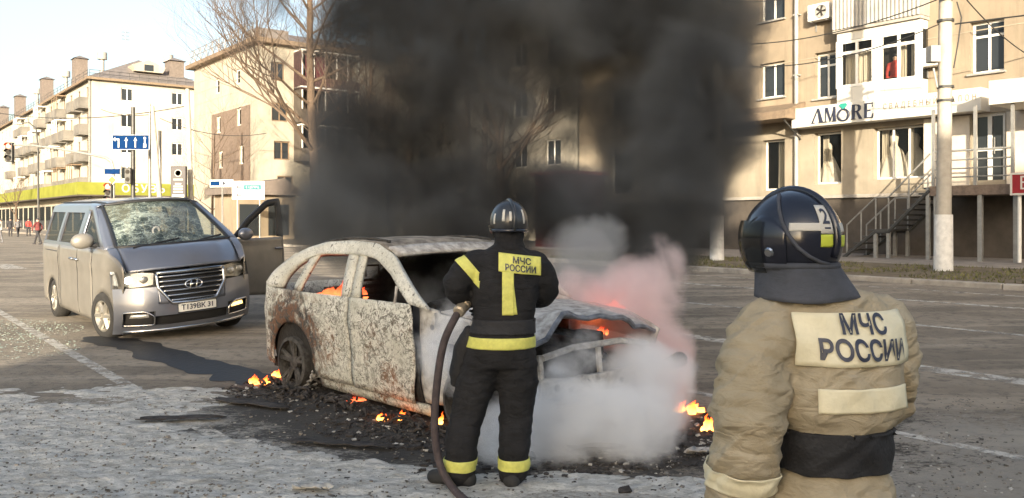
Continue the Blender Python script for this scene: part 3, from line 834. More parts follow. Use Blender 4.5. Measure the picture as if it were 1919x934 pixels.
# metal stairs
stp = empty("metal_staircase", RO, RA, "dark metal staircase with grey handrails climbing the plinth to the shop porch", "staircase")
sa, sb = TZd(1586, 0, PD)[0], pt0
mid0, mid1 = TZd(1640, 0, PD)[0], TZd(1664, 0, PD)[0]
zl = pz * .40
mb = MB()
y0, y1 = PD + .05, PD + 1.25
def flight(t0, z0, t1, z1, n):
    for i in range(n):
        a, b_ = t0 + (t1 - t0) * i / n, t0 + (t1 - t0) * (i + 1) / n; z = z0 + (z1 - z0) * (i + 1) / n
        mb.fbox(FR, a - .03, b_ + .02, z - .05, z, y0, y1)
flight(sa, 0, mid0, zl, 4); mb.fbox(FR, mid0 + .021, mid1 - .03, zl - .05, zl + .002, y0, y1); flight(mid1, zl, sb, pz - .03, 8)
mb.build("tread", M["steel_dark"], stp)
mb = MB()
for y in (y0 - .03, y1 + .03):
    mb.tube([FR(sa - .1, -.05, y), FR(mid0, zl - .08, y), FR(mid1, zl - .08, y), FR(sb, pz - .12, y)], .06, 6)
mb.build("stringer", M["steel_dark"], stp)
mb = MB()
for y in (y0, y1):
    mb.tube([FR(sa, 0, y), FR(sa, 1.0, y), FR(mid0, zl + 1.0, y), FR(mid1, zl + 1.0, y), FR(sb, pz + .98, y)], .028, 6)
    for (t, z) in ((mid0, zl), (mid1, zl), ((mid1 + sb) / 2, (zl + pz) / 2), ((sa + mid0) / 2, zl / 2)):
        mb.tube([FR(t, z, y), FR(t, z + 1.0, y)], .026, 6)
    for (t, z) in ((mid0, zl), (mid1, zl), (sb - .06, pz)):
        mb.fbox(FR, t - .05, t + .05, -.5, z - .052, y - .05, y + .05)
mb.build("handrail", M["steel_grey"], stp)
# dresses in the windows
def dress(px, py0, py1, dpt, wd, label, lean=0.0):
    t, zb2_ = TZd(px, py1, dpt); zt2 = TZd(px, py0, dpt)[1]; h = zt2 - zb2_
    mb = MB(); prof = [(wd * .5, 0), (wd * .46, .12), (wd * .36, .35), (wd * .22, .58), (.13, .68), (.12, .72), (.15, .84), (.16, .9), (.10, .97), (.05, 1.0)]
    n = 40; vs2, fs2 = [], []
    for r, hh in prof:
        for k_ in range(n):
            th = 2 * math.pi * k_ / n; fold = 1 + .10 * math.sin(th * 9) * max(0, 1 - hh * 1.5)
            vs2.append(Vector((r * fold * math.cos(th) + lean * (1 - hh), r * fold * math.sin(th) * .75, hh * h)))
    for j in range(len(prof) - 1):
        for k_ in range(n): fs2.append((j * n + k_, j * n + (k_ + 1) % n, (j + 1) * n + (k_ + 1) % n, (j + 1) * n + k_))
    mb.add(vs2, fs2)
    o = mb.build("wedding_dress", M["dress_white"], smooth=True)
    o.matrix_world = RW @ Matrix.Translation((t, dpt, zb2_))
    return tag(o, label, "dress", "dresses in the shop windows")
dress(1553, 268, 344, .75, .9, "white dress in the narrow window below the start of the fascia lettering", .12)
dress(1676, 246, 334, .8, 1.25, "full-skirted white dress in the middle of the wide shop window")
dress(1716, 250, 334, .95, 1.2, "greyish white dress at the right end of the wide shop window")
for (q, a, b_) in (('s1', .35, .95), ('s2', .02, .25), ('s3', .0, .16), ('s3', .56, .66), ('e1', .3, .9)):
    o = W[q]; curtain(rb, o[0] + (o[1] - o[0]) * a, o[0] + (o[1] - o[0]) * b_, o[2] + .05, o[3] - .05, .55, 26)
# drainpipe
dp = MB(); t = TZ(1497, 200)[0]
dp.tube([FR(t, zled + .1, -.14), FR(t, 13.8, -.14)], .075, 10)
for z in (2.2, 4.2, 6.4, 8.6): dp.fbox(FR, t - .11, t + .11, z, z + .05, -.2, -.004)
dp.build("drainpipe", M["grey_sheet"], rb, smooth=40)
# awning left of the sign
aw = empty("entrance_awning", RO, RA, "small brown sloping awning over the entrance left of the white fascia", "awning")
a0, a1 = TZd(1366, 0, -1.2)[0] - .6, TZd(1474, 0, -1.2)[0]
z1_ = TZd(1440, 208, -1.2)[1]
mb = MB(); mb.prism([(0, z1_ + .35), (-1.25, z1_ - .05), (-1.25, z1_ - .32), (0, z1_ - .32)], lambda d, z, t: Vector((t, d - .005, z)), a0, a1); mb.build("canopy", M["awning_brown"], aw)
mb = MB()
for t in (a0 + .2, a1 - .2): mb.tube([FR(t, z1_ - .33, -1.1), FR(t, z1_ - 1.0, -.02)], .03, 6)
mb.build("bracket", M["steel_dark"], aw)
# air conditioners
def aircon(t, z, label):
    r = empty("air_conditioner", RW @ Vector((t, -.02, z)), RA, label, "air conditioner", "air conditioners on the shop building")
    mb = MB(); mb.box((0, -.2, .28), (.85, .34, .58)); mb.build("case", M["white_frame"], r, bevel=.03)
    mb = MB(); mb.lathe((.12, -.372, .28), [(.23, 0), (.23, .03), (.2, .03), (.2, .008)], (0, -1, 0), 24); mb.build("fan_ring", M["grey_sheet"], r)
    mb = MB(); mb.lathe((.12, -.371, .28), [(.19, 0), (.19, .006)], (0, -1, 0), 24)
    for k_ in range(5): mb.tube([(.12, -.392, .28), (.12 + .18 * math.cos(k_ * 1.2566), -.392, .28 + .18 * math.sin(k_ * 1.2566))], [.02, .04], 5)
    mb.build("fan", M["dark_room"], r)
    mb = MB()
    for x in (-.3, .3): mb.box((x, -.17, -.03), (.04, .36, .04)); mb.box((x, -.0, -.18), (.04, .04, .3))
    mb.build("bracket", M["steel_grey"], r)
a = TZ(1545, 40); aircon(a[0], a[1], "air conditioner high on the wall beside the corrugated balcony")
a = TZ(1757, 125); aircon(a[0], a[1], "air conditioner on the wall just left of the concrete pole")
# red shop board
rs = empty("red_sign", RW @ Vector((TZd(1893, 0, PD - .4)[0] + .4, PD - .35, 0)), RA, "red sign board with white letters beside the porch, cut by the photo edge", "sign")
zr = TZd(1905, 345, PD - .4)[1]
mb = MB(); mb.box((.35, 0, zr), (1.5, .09, .62)); mb.build("board", M["sign_red"], rs, bevel=.01)
mb = MB()
for (c, s) in (((.35, -.05, zr + .28), (1.5, .02, .05)), ((.35, -.05, zr - .28), (1.5, .02, .05)), ((-.37, -.05, zr), (.05, .02, .51))): mb.box(c, s)
mb.build("border", M["sign_white"], rs)
vs, fs = text_geo("Б", .5, 1.1)
MB().add([Vector((-.02 + p[0], -.052, zr + p[1])) for p in vs], fs).build("lettering", M["sign_white"], rs, recalc=False)
mb = MB()
for x in (-.2, .95): mb.tube([(x, .06, -.0), (x, .06, zr + .3)], .05, 8)
mb.build("post", M["white_frame"], rs)

# ---------------------------------------------------------------- concrete poles
def pole(loc, h, r0, r1, label, painted=True, group="concrete poles", lean=(0, 0), mt="concrete_pole"):
    r = empty("utility_pole", loc, 0, label, "pole", group)
    mb = MB(); mb.tube([(0, 0, -.2), (lean[0] * .5, lean[1] * .5, h / 2), (lean[0], lean[1], h)], [r0, (r0 + r1) / 2, r1], 10); mb.build("shaft", M[mt], r, smooth=40)
    if painted:
        mb = MB(); mb.tube([(0, 0, -.1), (lean[0] * 1.45 / h, lean[1] * 1.45 / h, 1.45)], [r0 * 1.25, r0 * 1.15], 10); mb.build("painted_base", M["white_paint"], r, smooth=40)
    return r
g0 = at_v(1768, 22.3); g0.z = .40
pR = pole(g0, 11.0, .19, .145, "concrete pole with whitewashed base standing before the bridal shop", lean=(.10, 0))
mb = MB()
for z in (7.1, 6.4, 4.7, 4.35):
    mb.lathe((.06, 0, z), [(.21, 0), (.21, .06)], n=12)
mb.fbox(lambda t, z, d: Vector((t, d, z)), -.42, .45, 6.95, 7.03, -.2, -.26)
mb.build("clamp", M["steel_dark"], pR)
mb = MB(); mb.box((-.30, -.1, 5.55), (.26, .3, .42)); mb.tube([(-.3, -.1, 5.2), (-.2, -.1, 4.7)], .03, 6); mb.build("junction_box", M["grey_sheet"], pR, bevel=.03)
mb = MB(); mb.tube([(.3, -.1, 6.9), (.42, -.1, 6.5), (.34, -.1, 5.9), (.22, -.1, 5.2)], .018, 5); mb.build("loose_cable", M["cable"], pR)
g1 = at_v(1344, 22.3); g1.z = .40
pole(g1, 11.0, .19, .145, "concrete pole with whitewashed base at the right edge of the smoke")
def wire(name, a, b_, sag, label, r=.014):
    a, b_ = Vector(a), Vector(b_)
    pts = [a.lerp(b_, i / 16) + Vector((0, 0, -sag * 4 * (i / 16) * (1 - i / 16))) for i in range(17)]
    mb = MB(); mb.tube(pts, r, 5); return tag(mb.build("overhead_cable", M["cable"]), label, "cable", "overhead cables")
topR = g0 + Vector((.1, 0, 0)); topL = g1
nxt = g0 - U * 26
for i, (z, dz) in enumerate(((7.0, .35), (6.35, .45))):
    wire("c", topR + Vector((.2, 0, z)), nxt + Vector((0, 0, z + .3)), dz, ("upper", "lower")[i] + " overhead cable leaving the concrete pole to the right", .02)
    wire("c", topL + Vector((.1, 0, z)), topR + Vector((-.2, 0, z)), dz, ("upper", "lower")[i] + " overhead cable sagging between the two whitewashed concrete poles", .016)
wire("c", topR + Vector((.0, 0, 7.6)), RW @ Vector((TZ(1930, 0)[0], -.1, 6.0)), .2, "overhead cable from the concrete pole to the shop building wall", .016)
wire("c", topR + Vector((-.1, 0, 8.4)), g1 + Vector((0, 0, 8.4)), .5, "highest overhead cable between the two whitewashed concrete poles", .016)

# ---------------------------------------------------------------- far building on the left
LB = Vector((-44.8, 91.0, .1))
EV = 16.8
lb = empty("apartment_block", LB, VANG, "long cream five-storey apartment block with grey balconies and a hipped roof, far left", "building")
def FG(t, z, d): return Vector((t, d, z))            # gable that faces the camera
def FSd(t, z, d): return Vector((d, t, z))           # long side along the street
def tz2(O, D, px, py, bz):
    k_ = (px - 960) / FPX
    t = (O.y * k_ - O.x) / (D.x - k_ * D.y); Y = O.y + t * D.y
    return t, CAMH - (py - HORIZON) * Y / FPX - bz
def LG(px, py): return tz2(LB, V, px, py, LB.z)
def LS(px, py): return tz2(LB, U, px, py, LB.z)
fl = [EV - 2.25 - 2.85 * i for i in range(4)]        # sill heights of the four upper floors
gw = []
for px in (239, 333):
    t = LG(px, 0)[0]
    for z in fl: gw.append((t - .62, t + .62, z, z + 1.45))
mb = MB()
facade(mb, FG, 0, 12.2, 0, EV, gw, .2)
sw = []
LEN = 78.0
cols_side = [2.0 + 4.1 * i for i in range(18)]
for i, t in enumerate(cols_side):
    for z in fl: sw.append((t - .6, t + .6, z, z + 1.45))
facade(mb, FSd, 0, LEN, 0, EV, sw, .2)
mb.quad((0, LEN, 0), (12.2, LEN, 0), (12.2, LEN, EV), (0, LEN, EV)); mb.quad((12.2, 0, 0), (12.2, LEN, 0), (12.2, LEN, EV), (12.2, 0, EV))
mb.build("wall", M["plaster_pale"], lb)
for o in gw: window(lb, FG, o[0], o[1], o[2], o[3], .12, 2, None, M["white_frame"], M["glass_dark"], .1)
for o in sw[:52]: window(lb, FSd, o[0], o[1], o[2], o[3], .12, 2, None, M["brown_frame"], M["glass_dark"], .1)
mb = MB()
for o in sw[52:]: mb.quad(FSd(o[0], o[2], .15), FSd(o[1], o[2], .15), FSd(o[1], o[3], .15), FSd(o[0], o[3], .15))
mb.build("far_windows", M["glass_dark"], lb)
# roof
rz = EV + 3.3
mb = MB(); e = .55
A, B, C, D = Vector((-e, -e, EV)), Vector((12.2 + e, -e, EV)), Vector((12.2 + e, LEN + e, EV)), Vector((-e, LEN + e, EV))
E1, E2 = Vector((6.1, 5.2, rz)), Vector((6.1, LEN - 5, rz))
mb.add([A, B, C, D, E1, E2], [(0, 1, 4), (1, 2, 5, 4), (2, 3, 5), (3, 0, 4, 5), (0, 3, 2, 1)])
rf = mb.build("roof", M["roof_metal"], lb)
mb = MB()
mb.fbox(FG, -e, 12.2 + e, EV - .25, EV - .005, -e, -e + .2); mb.fbox(FSd, -e + .21, LEN, EV - .25, EV - .005, -e, -e + .2)
mb.build("cornice", M["awning_brown"], lb)
mb = MB()
for i in range(13): mb.tube([(-e + .25 + i, -e + .15, EV), (-e + .25 + i, -e + .15, EV + .75)], .025, 4)
for z in (.4, .75): mb.tube([(-e + .25, -e + .15, EV + z), (12.2 + e, -e + .15, EV + z)], .025, 4); mb.tube([(-e + .15, -e + .15, EV + z), (-e + .15, LEN, EV + z)], .025, 4)
for i in range(38): mb.tube([(-e + .15, i * 2.0, EV), (-e + .15, i * 2.0, EV + .75)], .025, 4)
mb.build("roof_rail", M["steel_dark"], rf)
dm = MB(); dm.prism([(4.6, EV + 1.35), (7.6, EV + 1.35), (7.9, EV + 2.0), (6.1, EV + 2.7), (4.3, EV + 2.0)], FG, 1.0, 4.5)
do = dm.build("dormer", M["plaster_cream"], rf)
MB().quad((5.6, .98, EV + 1.45), (6.6, .98, EV + 1.45), (6.6, .98, EV + 2.15), (5.6, .98, EV + 2.15)).build("pane", M["glass_dark"], do)
def chimney(x, y, w, z1, cap=True, mt="chimney_brick"):
    mb = MB(); zbase = EV + .6
    mb.box((x, y, (zbase + z1) / 2), (w, w * 1.25, z1 - zbase))
    c = mb.build("chimney", M[mt], rf)
    mb = MB()
    mb.add([Vector((x + sx * w * .62, y + sy * w * .8, z1 + .02)) for sx, sy in ((-1, -1), (1, -1), (1, 1), (-1, 1))] + [Vector((x, y, z1 + .55))], [(0, 1, 4), (1, 2, 4), (2, 3, 4), (3, 0, 4), (0, 3, 2, 1)])
    mb.build("cap", M["roof_metal"], c)
for (px, ptop) in ((150, 105), (88, 144), (38, 177), (7, 198)):
    t, z = tz2(LB + V * 3.0, U, px, ptop, LB.z); chimney(3.0, t, 1.5, z - .5)
t, z = tz2(LB + V * 9.3, U, 336, 118, LB.z); chimney(9.3, max(t, 2.5), 1.6, EV + 3.0)
def vent(px, ptop, v0):
    t, z = tz2(LB + V * v0, U, px, ptop, LB.z); t = max(t, 1.0)
    mb = MB(); mb.lathe((v0, t, EV + .5), [(.25, 0), (.25, z - EV - 1.4), (.55, z - EV - 1.38), (.55, z - EV - .55), (.3, z - EV - .5)], n=12); mb.build("roof_vent", M["grey_sheet"], rf, smooth=40)
for a in ((192, 98, 3.5), (124, 133, 3.5), (70, 166, 3.5), (316, 103, 9.0)): vent(*a)
mb = MB(); t, z = tz2(LB + V * 4.5, U, 237, 52, LB.z)
mb.tube([(4.5, max(t, 4.5), EV + 2), (4.5, max(t, 4.5), z)], .05, 5); 
for q in (.5, .9, 1.3): mb.tube([(4.1, max(t, 4.5), z - q), (4.9, max(t, 4.5), z - q)], .04, 4)
mb.build("antenna", M["steel_grey"], rf)
# balconies on the long side
rnd = random.Random(11)
for i, t in enumerate(cols_side[:13]):
    for j, z in enumerate(fl):
        if (i + j) % 5 == 2 and i > 0: continue
        if i % 3 == 2 and j % 2 == 0: continue
        mb = MB(); w2 = 1.45; dz = z - .85
        mb.fbox(FSd, t - w2, t + w2, dz - .16, dz, -1.1, -.005)
        mb.fbox(FSd, t - w2, t + w2, dz + .02, dz + 1.0, -1.1, -1.04); mb.fbox(FSd, t - w2, t - w2 + .06, dz + .02, dz + 1.0, -1.038, -.01); mb.fbox(FSd, t + w2 - .06, t + w2, dz + .02, dz + 1.0, -1.038, -.01)
        bo = mb.build("balcony", M["balcony_grey"], lb)
        if rnd.random() < .4:
            mb = MB()
            for q in range(4): mb.fbox(FSd, t - w2 + q * (2 * w2 - .09) / 3, t - w2 + q * (2 * w2 - .09) / 3 + .09, dz + 1.005, dz + 2.5, -1.09, -1.03)
            mb.fbox(FSd, t - w2, t + w2, dz + 2.502, dz + 2.62, -1.1, -.01)
            mb.build("glazing_frame", M[rnd.choice(["white_frame", "brown_frame"])], bo)
dpm = MB(); dpm.tube([(-.15, .25, .2), (-.15, .25, EV - .2)], .12, 6); dpm.build("drainpipe", M["steel_grey"], lb)
# ground-floor shop strip with yellow-green fascia
fz0, fz1 = 2.55, 5.2
gf = empty("green_fascia", LB, VANG, "yellow-green shop fascia wrapping the corner of the far apartment block", "sign")
mb = MB(); mb.fbox(FG, -1.7, 15.5, 4.25, 5.55, -1.7, -.01); mb.fbox(FSd, -.005, LEN, 4.25, 5.55, -1.7, -.01); mb.build("board", M["sign_green"], gf)
mb = MB(); mb.fbox(FG, -1.72, 15.5, 4.10, 4.24, -1.72, -.012); mb.fbox(FSd, -.0, LEN, 4.10, 4.24, -1.72, -.012); mb.build("lower_edge", M["plinth"], gf)
vs, fs = text_geo("ОБУВЬ", 1.15, 1.3, bold=.02)
MB().add([Vector((4.8 + p[0], -1.74, 4.92 + p[1])) for p in vs], fs).build("lettering", M["sign_white"], gf, recalc=False)
mb = MB(); mb.quad(FG(0, 0, -.02), FG(12.2, 0, -.02), FG(12.2, 3.8, -.02), FG(0, 3.8, -.02)); mb.quad(FSd(0, 0, -.02), FSd(LEN, 0, -.02), FSd(LEN, 3.8, -.02), FSd(0, 3.8, -.02)); mb.build("shop_front", M["plaster_cream"], lb)
for i in range(16):
    mb = MB(); t = 1.2 + i * 4.2; mb.quad(FSd(t, .3, -.05), FSd(t + 3.2, .3, -.05), FSd(t + 3.2, 3.3, -.05), FSd(t, 3.3, -.05)); mb.build("shop_window", M["glass_dark"], lb)

# ---------------------------------------------------------------- middle building
MO = Vector((-19.3, 65.0, .3))
ME = 14.9
mbd = empty("corner_building", MO, VANG, "cream corner building with brown brick panels and a zigzag roof rail, left of the smoke", "building")
def MG(px, py): return tz2(MO, V, px, py, MO.z)
def MS(px, py): return tz2(MO, U, px, py, MO.z)
gw = []
for (px, t0, t1, py0, py1) in ((521, -.55, .55, 118, 152), (525, -.65, .65, 194, 228), (529, -.65, .65, 268, 300), (535, -.65, .65, 330, 365)):
    t, z = MG(px, py1); gw.append((t + t0, t + t1, z, z + 1.45))
for t in (11.5, 15.0):
    for q in gw[:4]: gw.append((t - .6, t + .6, q[2], q[3])) if len(gw) < 12 else None
sw = []
for (px, py0, py1) in ((408, 148, 176), (446, 130, 158), (411, 218, 250), (449, 202, 236), (415, 283, 316), (454, 272, 308)):
    t, z = MS(px, py1); sw.append((t - .5, t + .5, z, MS(px, py0)[1]))
mb = MB(); facade(mb, FG, 0, 24, 0, ME, gw, .2); facade(mb, FSd, 0, 15, 0, ME, sw, .2)
mb.quad((0, 15, 0), (24, 15, 0), (24, 15, ME), (0, 15, ME)); mb.quad((24, 0, 0), (24, 15, 0), (24, 15, ME), (24, 0, ME))
mb.build("wall", M["plaster_cream"], mbd)
for o in gw: window(mbd, FG, o[0], o[1], o[2], o[3], .12, 2, None, M["brown_frame"], M["glass_dark"], .1)
for o in sw: window(mbd, FSd, o[0], o[1], o[2], o[3], .12, 1, None, M["white_frame"], M["glass_clear"], .12); 
mb = MB()
for o in sw: mb.quad(FSd(o[0], o[2], .6), FSd(o[1], o[2], .6), FSd(o[1], o[3], .6), FSd(o[0], o[3], .6))
mb.build("curtain", M["curtain"], mbd)
bt_a, bt_b = MS(470, 0)[0], MS(398, 0)[0]
bz1, bz0 = MS(470, 196)[1], MS(470, 330)[1]
mb = MB(); facade(mb, lambda t, z, d: Vector((d - .05, t, z)), bt_a, bt_b, bz0 - 1.5, bz1, [o for o in sw if o[3] < bz1 + .3], .05); mb.build("brick_panel", M["brick_brown"], mbd)
mb = MB()
for z in (bz1 + .25, bz1 + 1.3, bz1 + 2.3, bz1 + 3.2): mb.fbox(FSd, .3, 14.8, z, z + .05, -.02, -.003)
mb.build("string_course", M["kerb_stone"], mbd)
mb = MB(); mb.fbox(FG, -.6, 24.6, ME + .002, ME + .35, -.6, 15.6); mb.build("cornice", M["awning_brown"], mbd)
mb = MB(); 
mb.add([(1.0, 1.0, ME + .36), (23, 1.0, ME + .36), (23, 14, ME + .36), (1.0, 14, ME + .36), (5, 6.5, ME + 2.4), (19, 6.5, ME + 2.4)], [(0, 1, 5, 4), (1, 2, 5), (2, 3, 4, 5), (3, 0, 4)])
rf2 = mb.build("roof", M["roof_metal"], mbd)
mb = MB()
for i in range(11):
    t = i * 1.5; mb.tube([(-.4, t, ME + .3), (-.4, t, ME + 1.5)], .035, 4)
    if i < 10:
        mb.tube([(-.4, t, ME + 1.5), (-.4, t + 1.5, ME + .4)], .03, 4); mb.tube([(-.4, t, ME + .4), (-.4, t + .75, ME + 1.5)], .03, 4)
for z in (.4, 1.0, 1.5): mb.tube([(-.4, 0, ME + z), (-.4, 15, ME + z)], .035, 4)
mb.build("roof_rail", M["steel_grey"], mbd)
mb = MB(); mb.box((1.9, 3.0, ME + .95), (2.6, 2.4, 1.3)); mb.build("roof_cabin", M["roof_metal"], mbd)
mat('dull_red', (.09, .018, .022), .9, var=.3); mat('dark_maroon', (.055, .028, .028), .9, var=.3)
# dark loggias on the gable
la, lc = MG(551, 0)[0], MG(660, 0)[0]
for i, (pyt, pyb) in enumerate(((112, 168), (180, 228), (250, 300))):
    z0_, z1_ = MG(560, pyb)[1], MG(560, pyt)[1]
    bo = empty("loggia", (0, 0, 0)); bo.parent = mbd
    mb = MB(); mb.fbox(FG, la, lc, z0_ - .15, z0_ + .85, -1.3, -1.2); mb.fbox(FG, la, la + .1, z0_ - .15, z1_ + .5, -1.199, -.004); mb.fbox(FG, la + .101, lc, z0_ - .15, z0_, -1.199, -.004)
    mb.build("parapet", M["dark_maroon" if i == 0 else "plinth"], bo)
    mb = MB(); mb.fbox(FG, la, lc, z1_ + .502, z1_ + .62, -1.35, -.004)
    for q in range(6): t = la + .1 + (lc - la - .2) * q / 5; mb.fbox(FG, t, t + .09, z0_ + .852, z1_ + .5, -1.28, -1.22)
    mb.build("frame", M["white_frame"], bo)
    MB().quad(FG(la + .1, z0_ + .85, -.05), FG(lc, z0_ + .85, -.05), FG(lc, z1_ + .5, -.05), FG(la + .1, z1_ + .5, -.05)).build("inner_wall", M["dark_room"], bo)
    if i == 0:
        MB().quad(FG(la + .5, z0_ + .86, -1.0), FG(la + 2.3, z0_ + .86, -1.0), FG(la + 2.3, z1_ + .2, -1.0), FG(la + .5, z1_ + .2, -1.0)).build("red_blind", M["dull_red"], bo)
# small lean-to roof at its foot
lt = empty("kiosk", at(478, 400, 56) * 1.0, VANG, "small kiosk with a reddish sloping roof below the corner building", "kiosk")
lt.location.z = .1
mb = MB(); mb.box((0, 0, 1.6), (4.2, 3.0, 3.2)); mb.build("wall", M["plaster_warm"], lt)
mb = MB(); mb.prism([(-2.6, 3.21), (2.6, 3.21), (2.3, 3.5), (1.2, 4.3), (-2.6, 3.6)], FG, -2.0, 1.9); mb.build("roof", M["chimney_brick"], lt)
mb = MB(); mb.quad((-1.6, -1.52, .6), (-.2, -1.52, .6), (-.2, -1.52, 2.6), (-1.6, -1.52, 2.6)); mb.quad((.3, -1.52, .6), (1.7, -1.52, .6), (1.7, -1.52, 2.6), (.3, -1.52, 2.6)); mb.build("window", M["glass_dark"], lt)

# ---------------------------------------------------------------- building glimpsed behind the smoke
BO = SV(46, 34.0, .4)
bb = empty("rear_house", BO, RA, "pale sunlit house glimpsed through the gap in the smoke", "building")
op = [(3 + i * 3.2, 4.4 + i * 3.2, z, z + 1.6) for i in range(12) for z in (1.4, 4.6, 7.8, 11.0)]
mb = MB(); facade(mb, FR, 0, 41, 0, 15.0, op, .2); mb.quad((0, 0, 15), (41, 0, 15), (41, 10, 15), (0, 10, 15)); mb.quad((0, 0, 0), (0, 10, 0), (0, 10, 15), (0, 0, 15)); mb.quad((41, 0, 0), (41, 10, 0), (41, 10, 15), (41, 0, 15))
mb.build("wall", M["plaster_cream"], bb)
for o in op: window(bb, FR, *o, .12, 2, None, M["white_frame"], M["glass_dark"], .09)
mb = MB(); mb.prism([(-.6, 15.01), (10.6, 15.01), (5, 17.5)], lambda d, z, t: Vector((t, d, z)), -.5, 41.5); mb.build("roof", M["roof_metal"], bb)
q_ = at_v(1068, 26); rk = empty("red_kiosk", (q_.x, q_.y, .5), RA, "low dark red kiosk seen dimly through the smoke behind the fire", "kiosk")
mb = MB(); mb.box((0, 0, 1.6), (2.2, 2.2, 3.2)); mb.build("wall", M["dull_red"], rk)
mb = MB(); mb.box((0, 0, 3.28), (2.5, 2.6, .16)); mb.build("roof", M["maroon_cloth"], rk)
mb = MB(); mb.quad((-.8, -1.11, 1.2), (.8, -1.11, 1.2), (.8, -1.11, 2.5), (-.8, -1.11, 2.5)); mb.build("window", M["glass_dark"], rk)

# ---------------------------------------------------------------- unseen building behind the camera, placed and sized so its shadow covers the road
cb = empty("unseen_shade_block", (0, -34, 0), 0, "plain unseen apartment block behind the camera, sized to shade the road", "building")
CX0, CX1, CH = -8.75, 46, 15.0
def FC(t, z, d): return Vector((t, 4 - d, z))
op = [(t, t + 1.4, z, z + 1.5) for t in [CX0 + 2 + 3.3 * i for i in range(14)] for z in (1.2, 4.2, 7.2, 10.2)]
mb = MB(); facade(mb, FC, CX0, CX1, 0, CH, op, .2)
mb.quad((CX0, 4, 0), (CX0, -8, 0), (CX0, -8, CH), (CX0, 4, CH)); mb.quad((CX1, 4, 0), (CX1, -8, 0), (CX1, -8, CH), (CX1, 4, CH)); mb.quad((CX0, -8, 0), (CX1, -8, 0), (CX1, -8, CH), (CX0, -8, CH)); mb.quad((CX0, 4, CH), (CX1, 4, CH), (CX1, -8, CH), (CX0, -8, CH))
mb.build("wall", M["plaster_cream"], cb)
mb = MB()
for o in op: mb.quad(FC(o[0], o[2], .15), FC(o[1], o[2], .15), FC(o[1], o[3], .15), FC(o[0], o[3], .15))
mb.build("windows", M["glass_dark"], cb)

# ---------------------------------------------------------------- trees
def tree(loc, h, seed, r0, label, lean=(0, 0), spread=1.0, fork=.32, levels=5, group="bare street trees", mono=False, dense=14):
    rnd = random.Random(seed)
    root = empty("bare_tree", loc, 0, label, "tree", group)
    tr, br = MB(), MB()
    def grow(p, d, L, r, lev):
        n = 14 if (mono and lev == 0) else 5; pts = [p]; rs = [r]; q = p.copy(); dd_ = d.copy(); wob = .25 if (mono and lev == 0) else 1.0
        for i in range(n):
            dd_ = (dd_ + Vector((rnd.uniform(-1, 1), rnd.uniform(-1, 1), rnd.uniform(-.4, .6))) * (.10 + .035 * lev) * wob).normalized()
            q = q + dd_ * L / n; pts.append(q.copy()); rs.append(r * (1 - (.72 if n == 14 else .45) * (i + 1) / n))
        (tr if lev == 0 else br).tube(pts, rs, 8 if lev < 2 else (5 if lev < 4 else 3), cap=False)
        if lev >= levels: return
        k_ = ((dense if mono else 5), 6 if mono else 5, 5 if mono else 4, 3, 3)[lev] if lev < 5 else 2
        for c in range(k_):
            i = n - int(rnd.random() * (n * (.6 if lev else .55))) if c else n
            i = max(1, min(n, i))
            ax = Vector((rnd.uniform(-1, 1), rnd.uniform(-1, 1), rnd.uniform(-.2, .5))).normalized()
            nd = (dd_ * (.75 if c else 1.1) + ax * (.75 if c else .35) * spread + Vector((0, 0, .22))).normalized()
            if mono and lev == 0:
                i = 4 + c * 11 // k_; i = min(i, n); az_ = c * 2.4 + rnd.uniform(-.4, .4)
                nd = Vector((math.cos(az_), math.sin(az_), rnd.uniform(.35, .9))).normalized()
                grow(pts[i], nd, h * rnd.uniform(.16, .27), rs[i] * rnd.uniform(.32, .5), 1); continue
            grow(pts[i], nd, L * rnd.uniform(.55, .8), rs[i] * rnd.uniform(.5, .7) if c else rs[i] * .85, lev + 1)
    grow(Vector((0, 0, -.2)), Vector((lean[0], lean[1], 1)).normalized(), h * fork, r0, 0)
    tr.build("trunk", M["bark"], root, smooth=True, recalc=False, weld=False); br.build("crown", M["bark"], root, smooth=True, recalc=False, weld=False)
    return root
def tg(px, v): 
    p = at_v(px, v); p.z = .4 if v > 20.5 else ground_z(p.x, p.y); return p
tree(tg(597, 22.4), 21, 4, .36, "tall bare tree rising beside the corner building at the left edge of the smoke", (-.02, 0), fork=.92, levels=5, mono=True, dense=26)
tree(tg(942, 22.6), 11, 21, .26, "bare tree with dark forked limbs inside the gap of the smoke", (.02, 0), fork=.42)
tree(tg(872, 22.6), 14, 8, .22, "bare tree seen faintly through the smoke above the car roof", fork=.4)
tree(tg(765, 22.6), 13, 33, .24, "bare tree standing behind the left half of the smoke", fork=.85, mono=True)
tree(tg(905, 24.5), 15, 41, .20, "thin bare tree between two others behind the middle of the smoke", fork=.85, mono=True, dense=18, levels=4)
tree(tg(690, 23.4), 16, 52, .22, "bare tree with many upright twigs behind the left part of the smoke", fork=.85, mono=True, dense=18, levels=4)
tree(tg(1045, 30), 8, 9, .16, "small bare tree before the pale house behind the smoke", fork=.25, levels=4)
tree(at_v(30, 17.5) * 1.0 + Vector((0, 0, .3)), 11, 17, .16, "thin bare tree on the far left pavement", fork=.3, levels=4)
tree(at_v(398, 21.5) + Vector((0, 0, .3)), 10, 6, .11, "slender bare tree before the brick-panelled corner building", fork=.8, levels=4, mono=True)

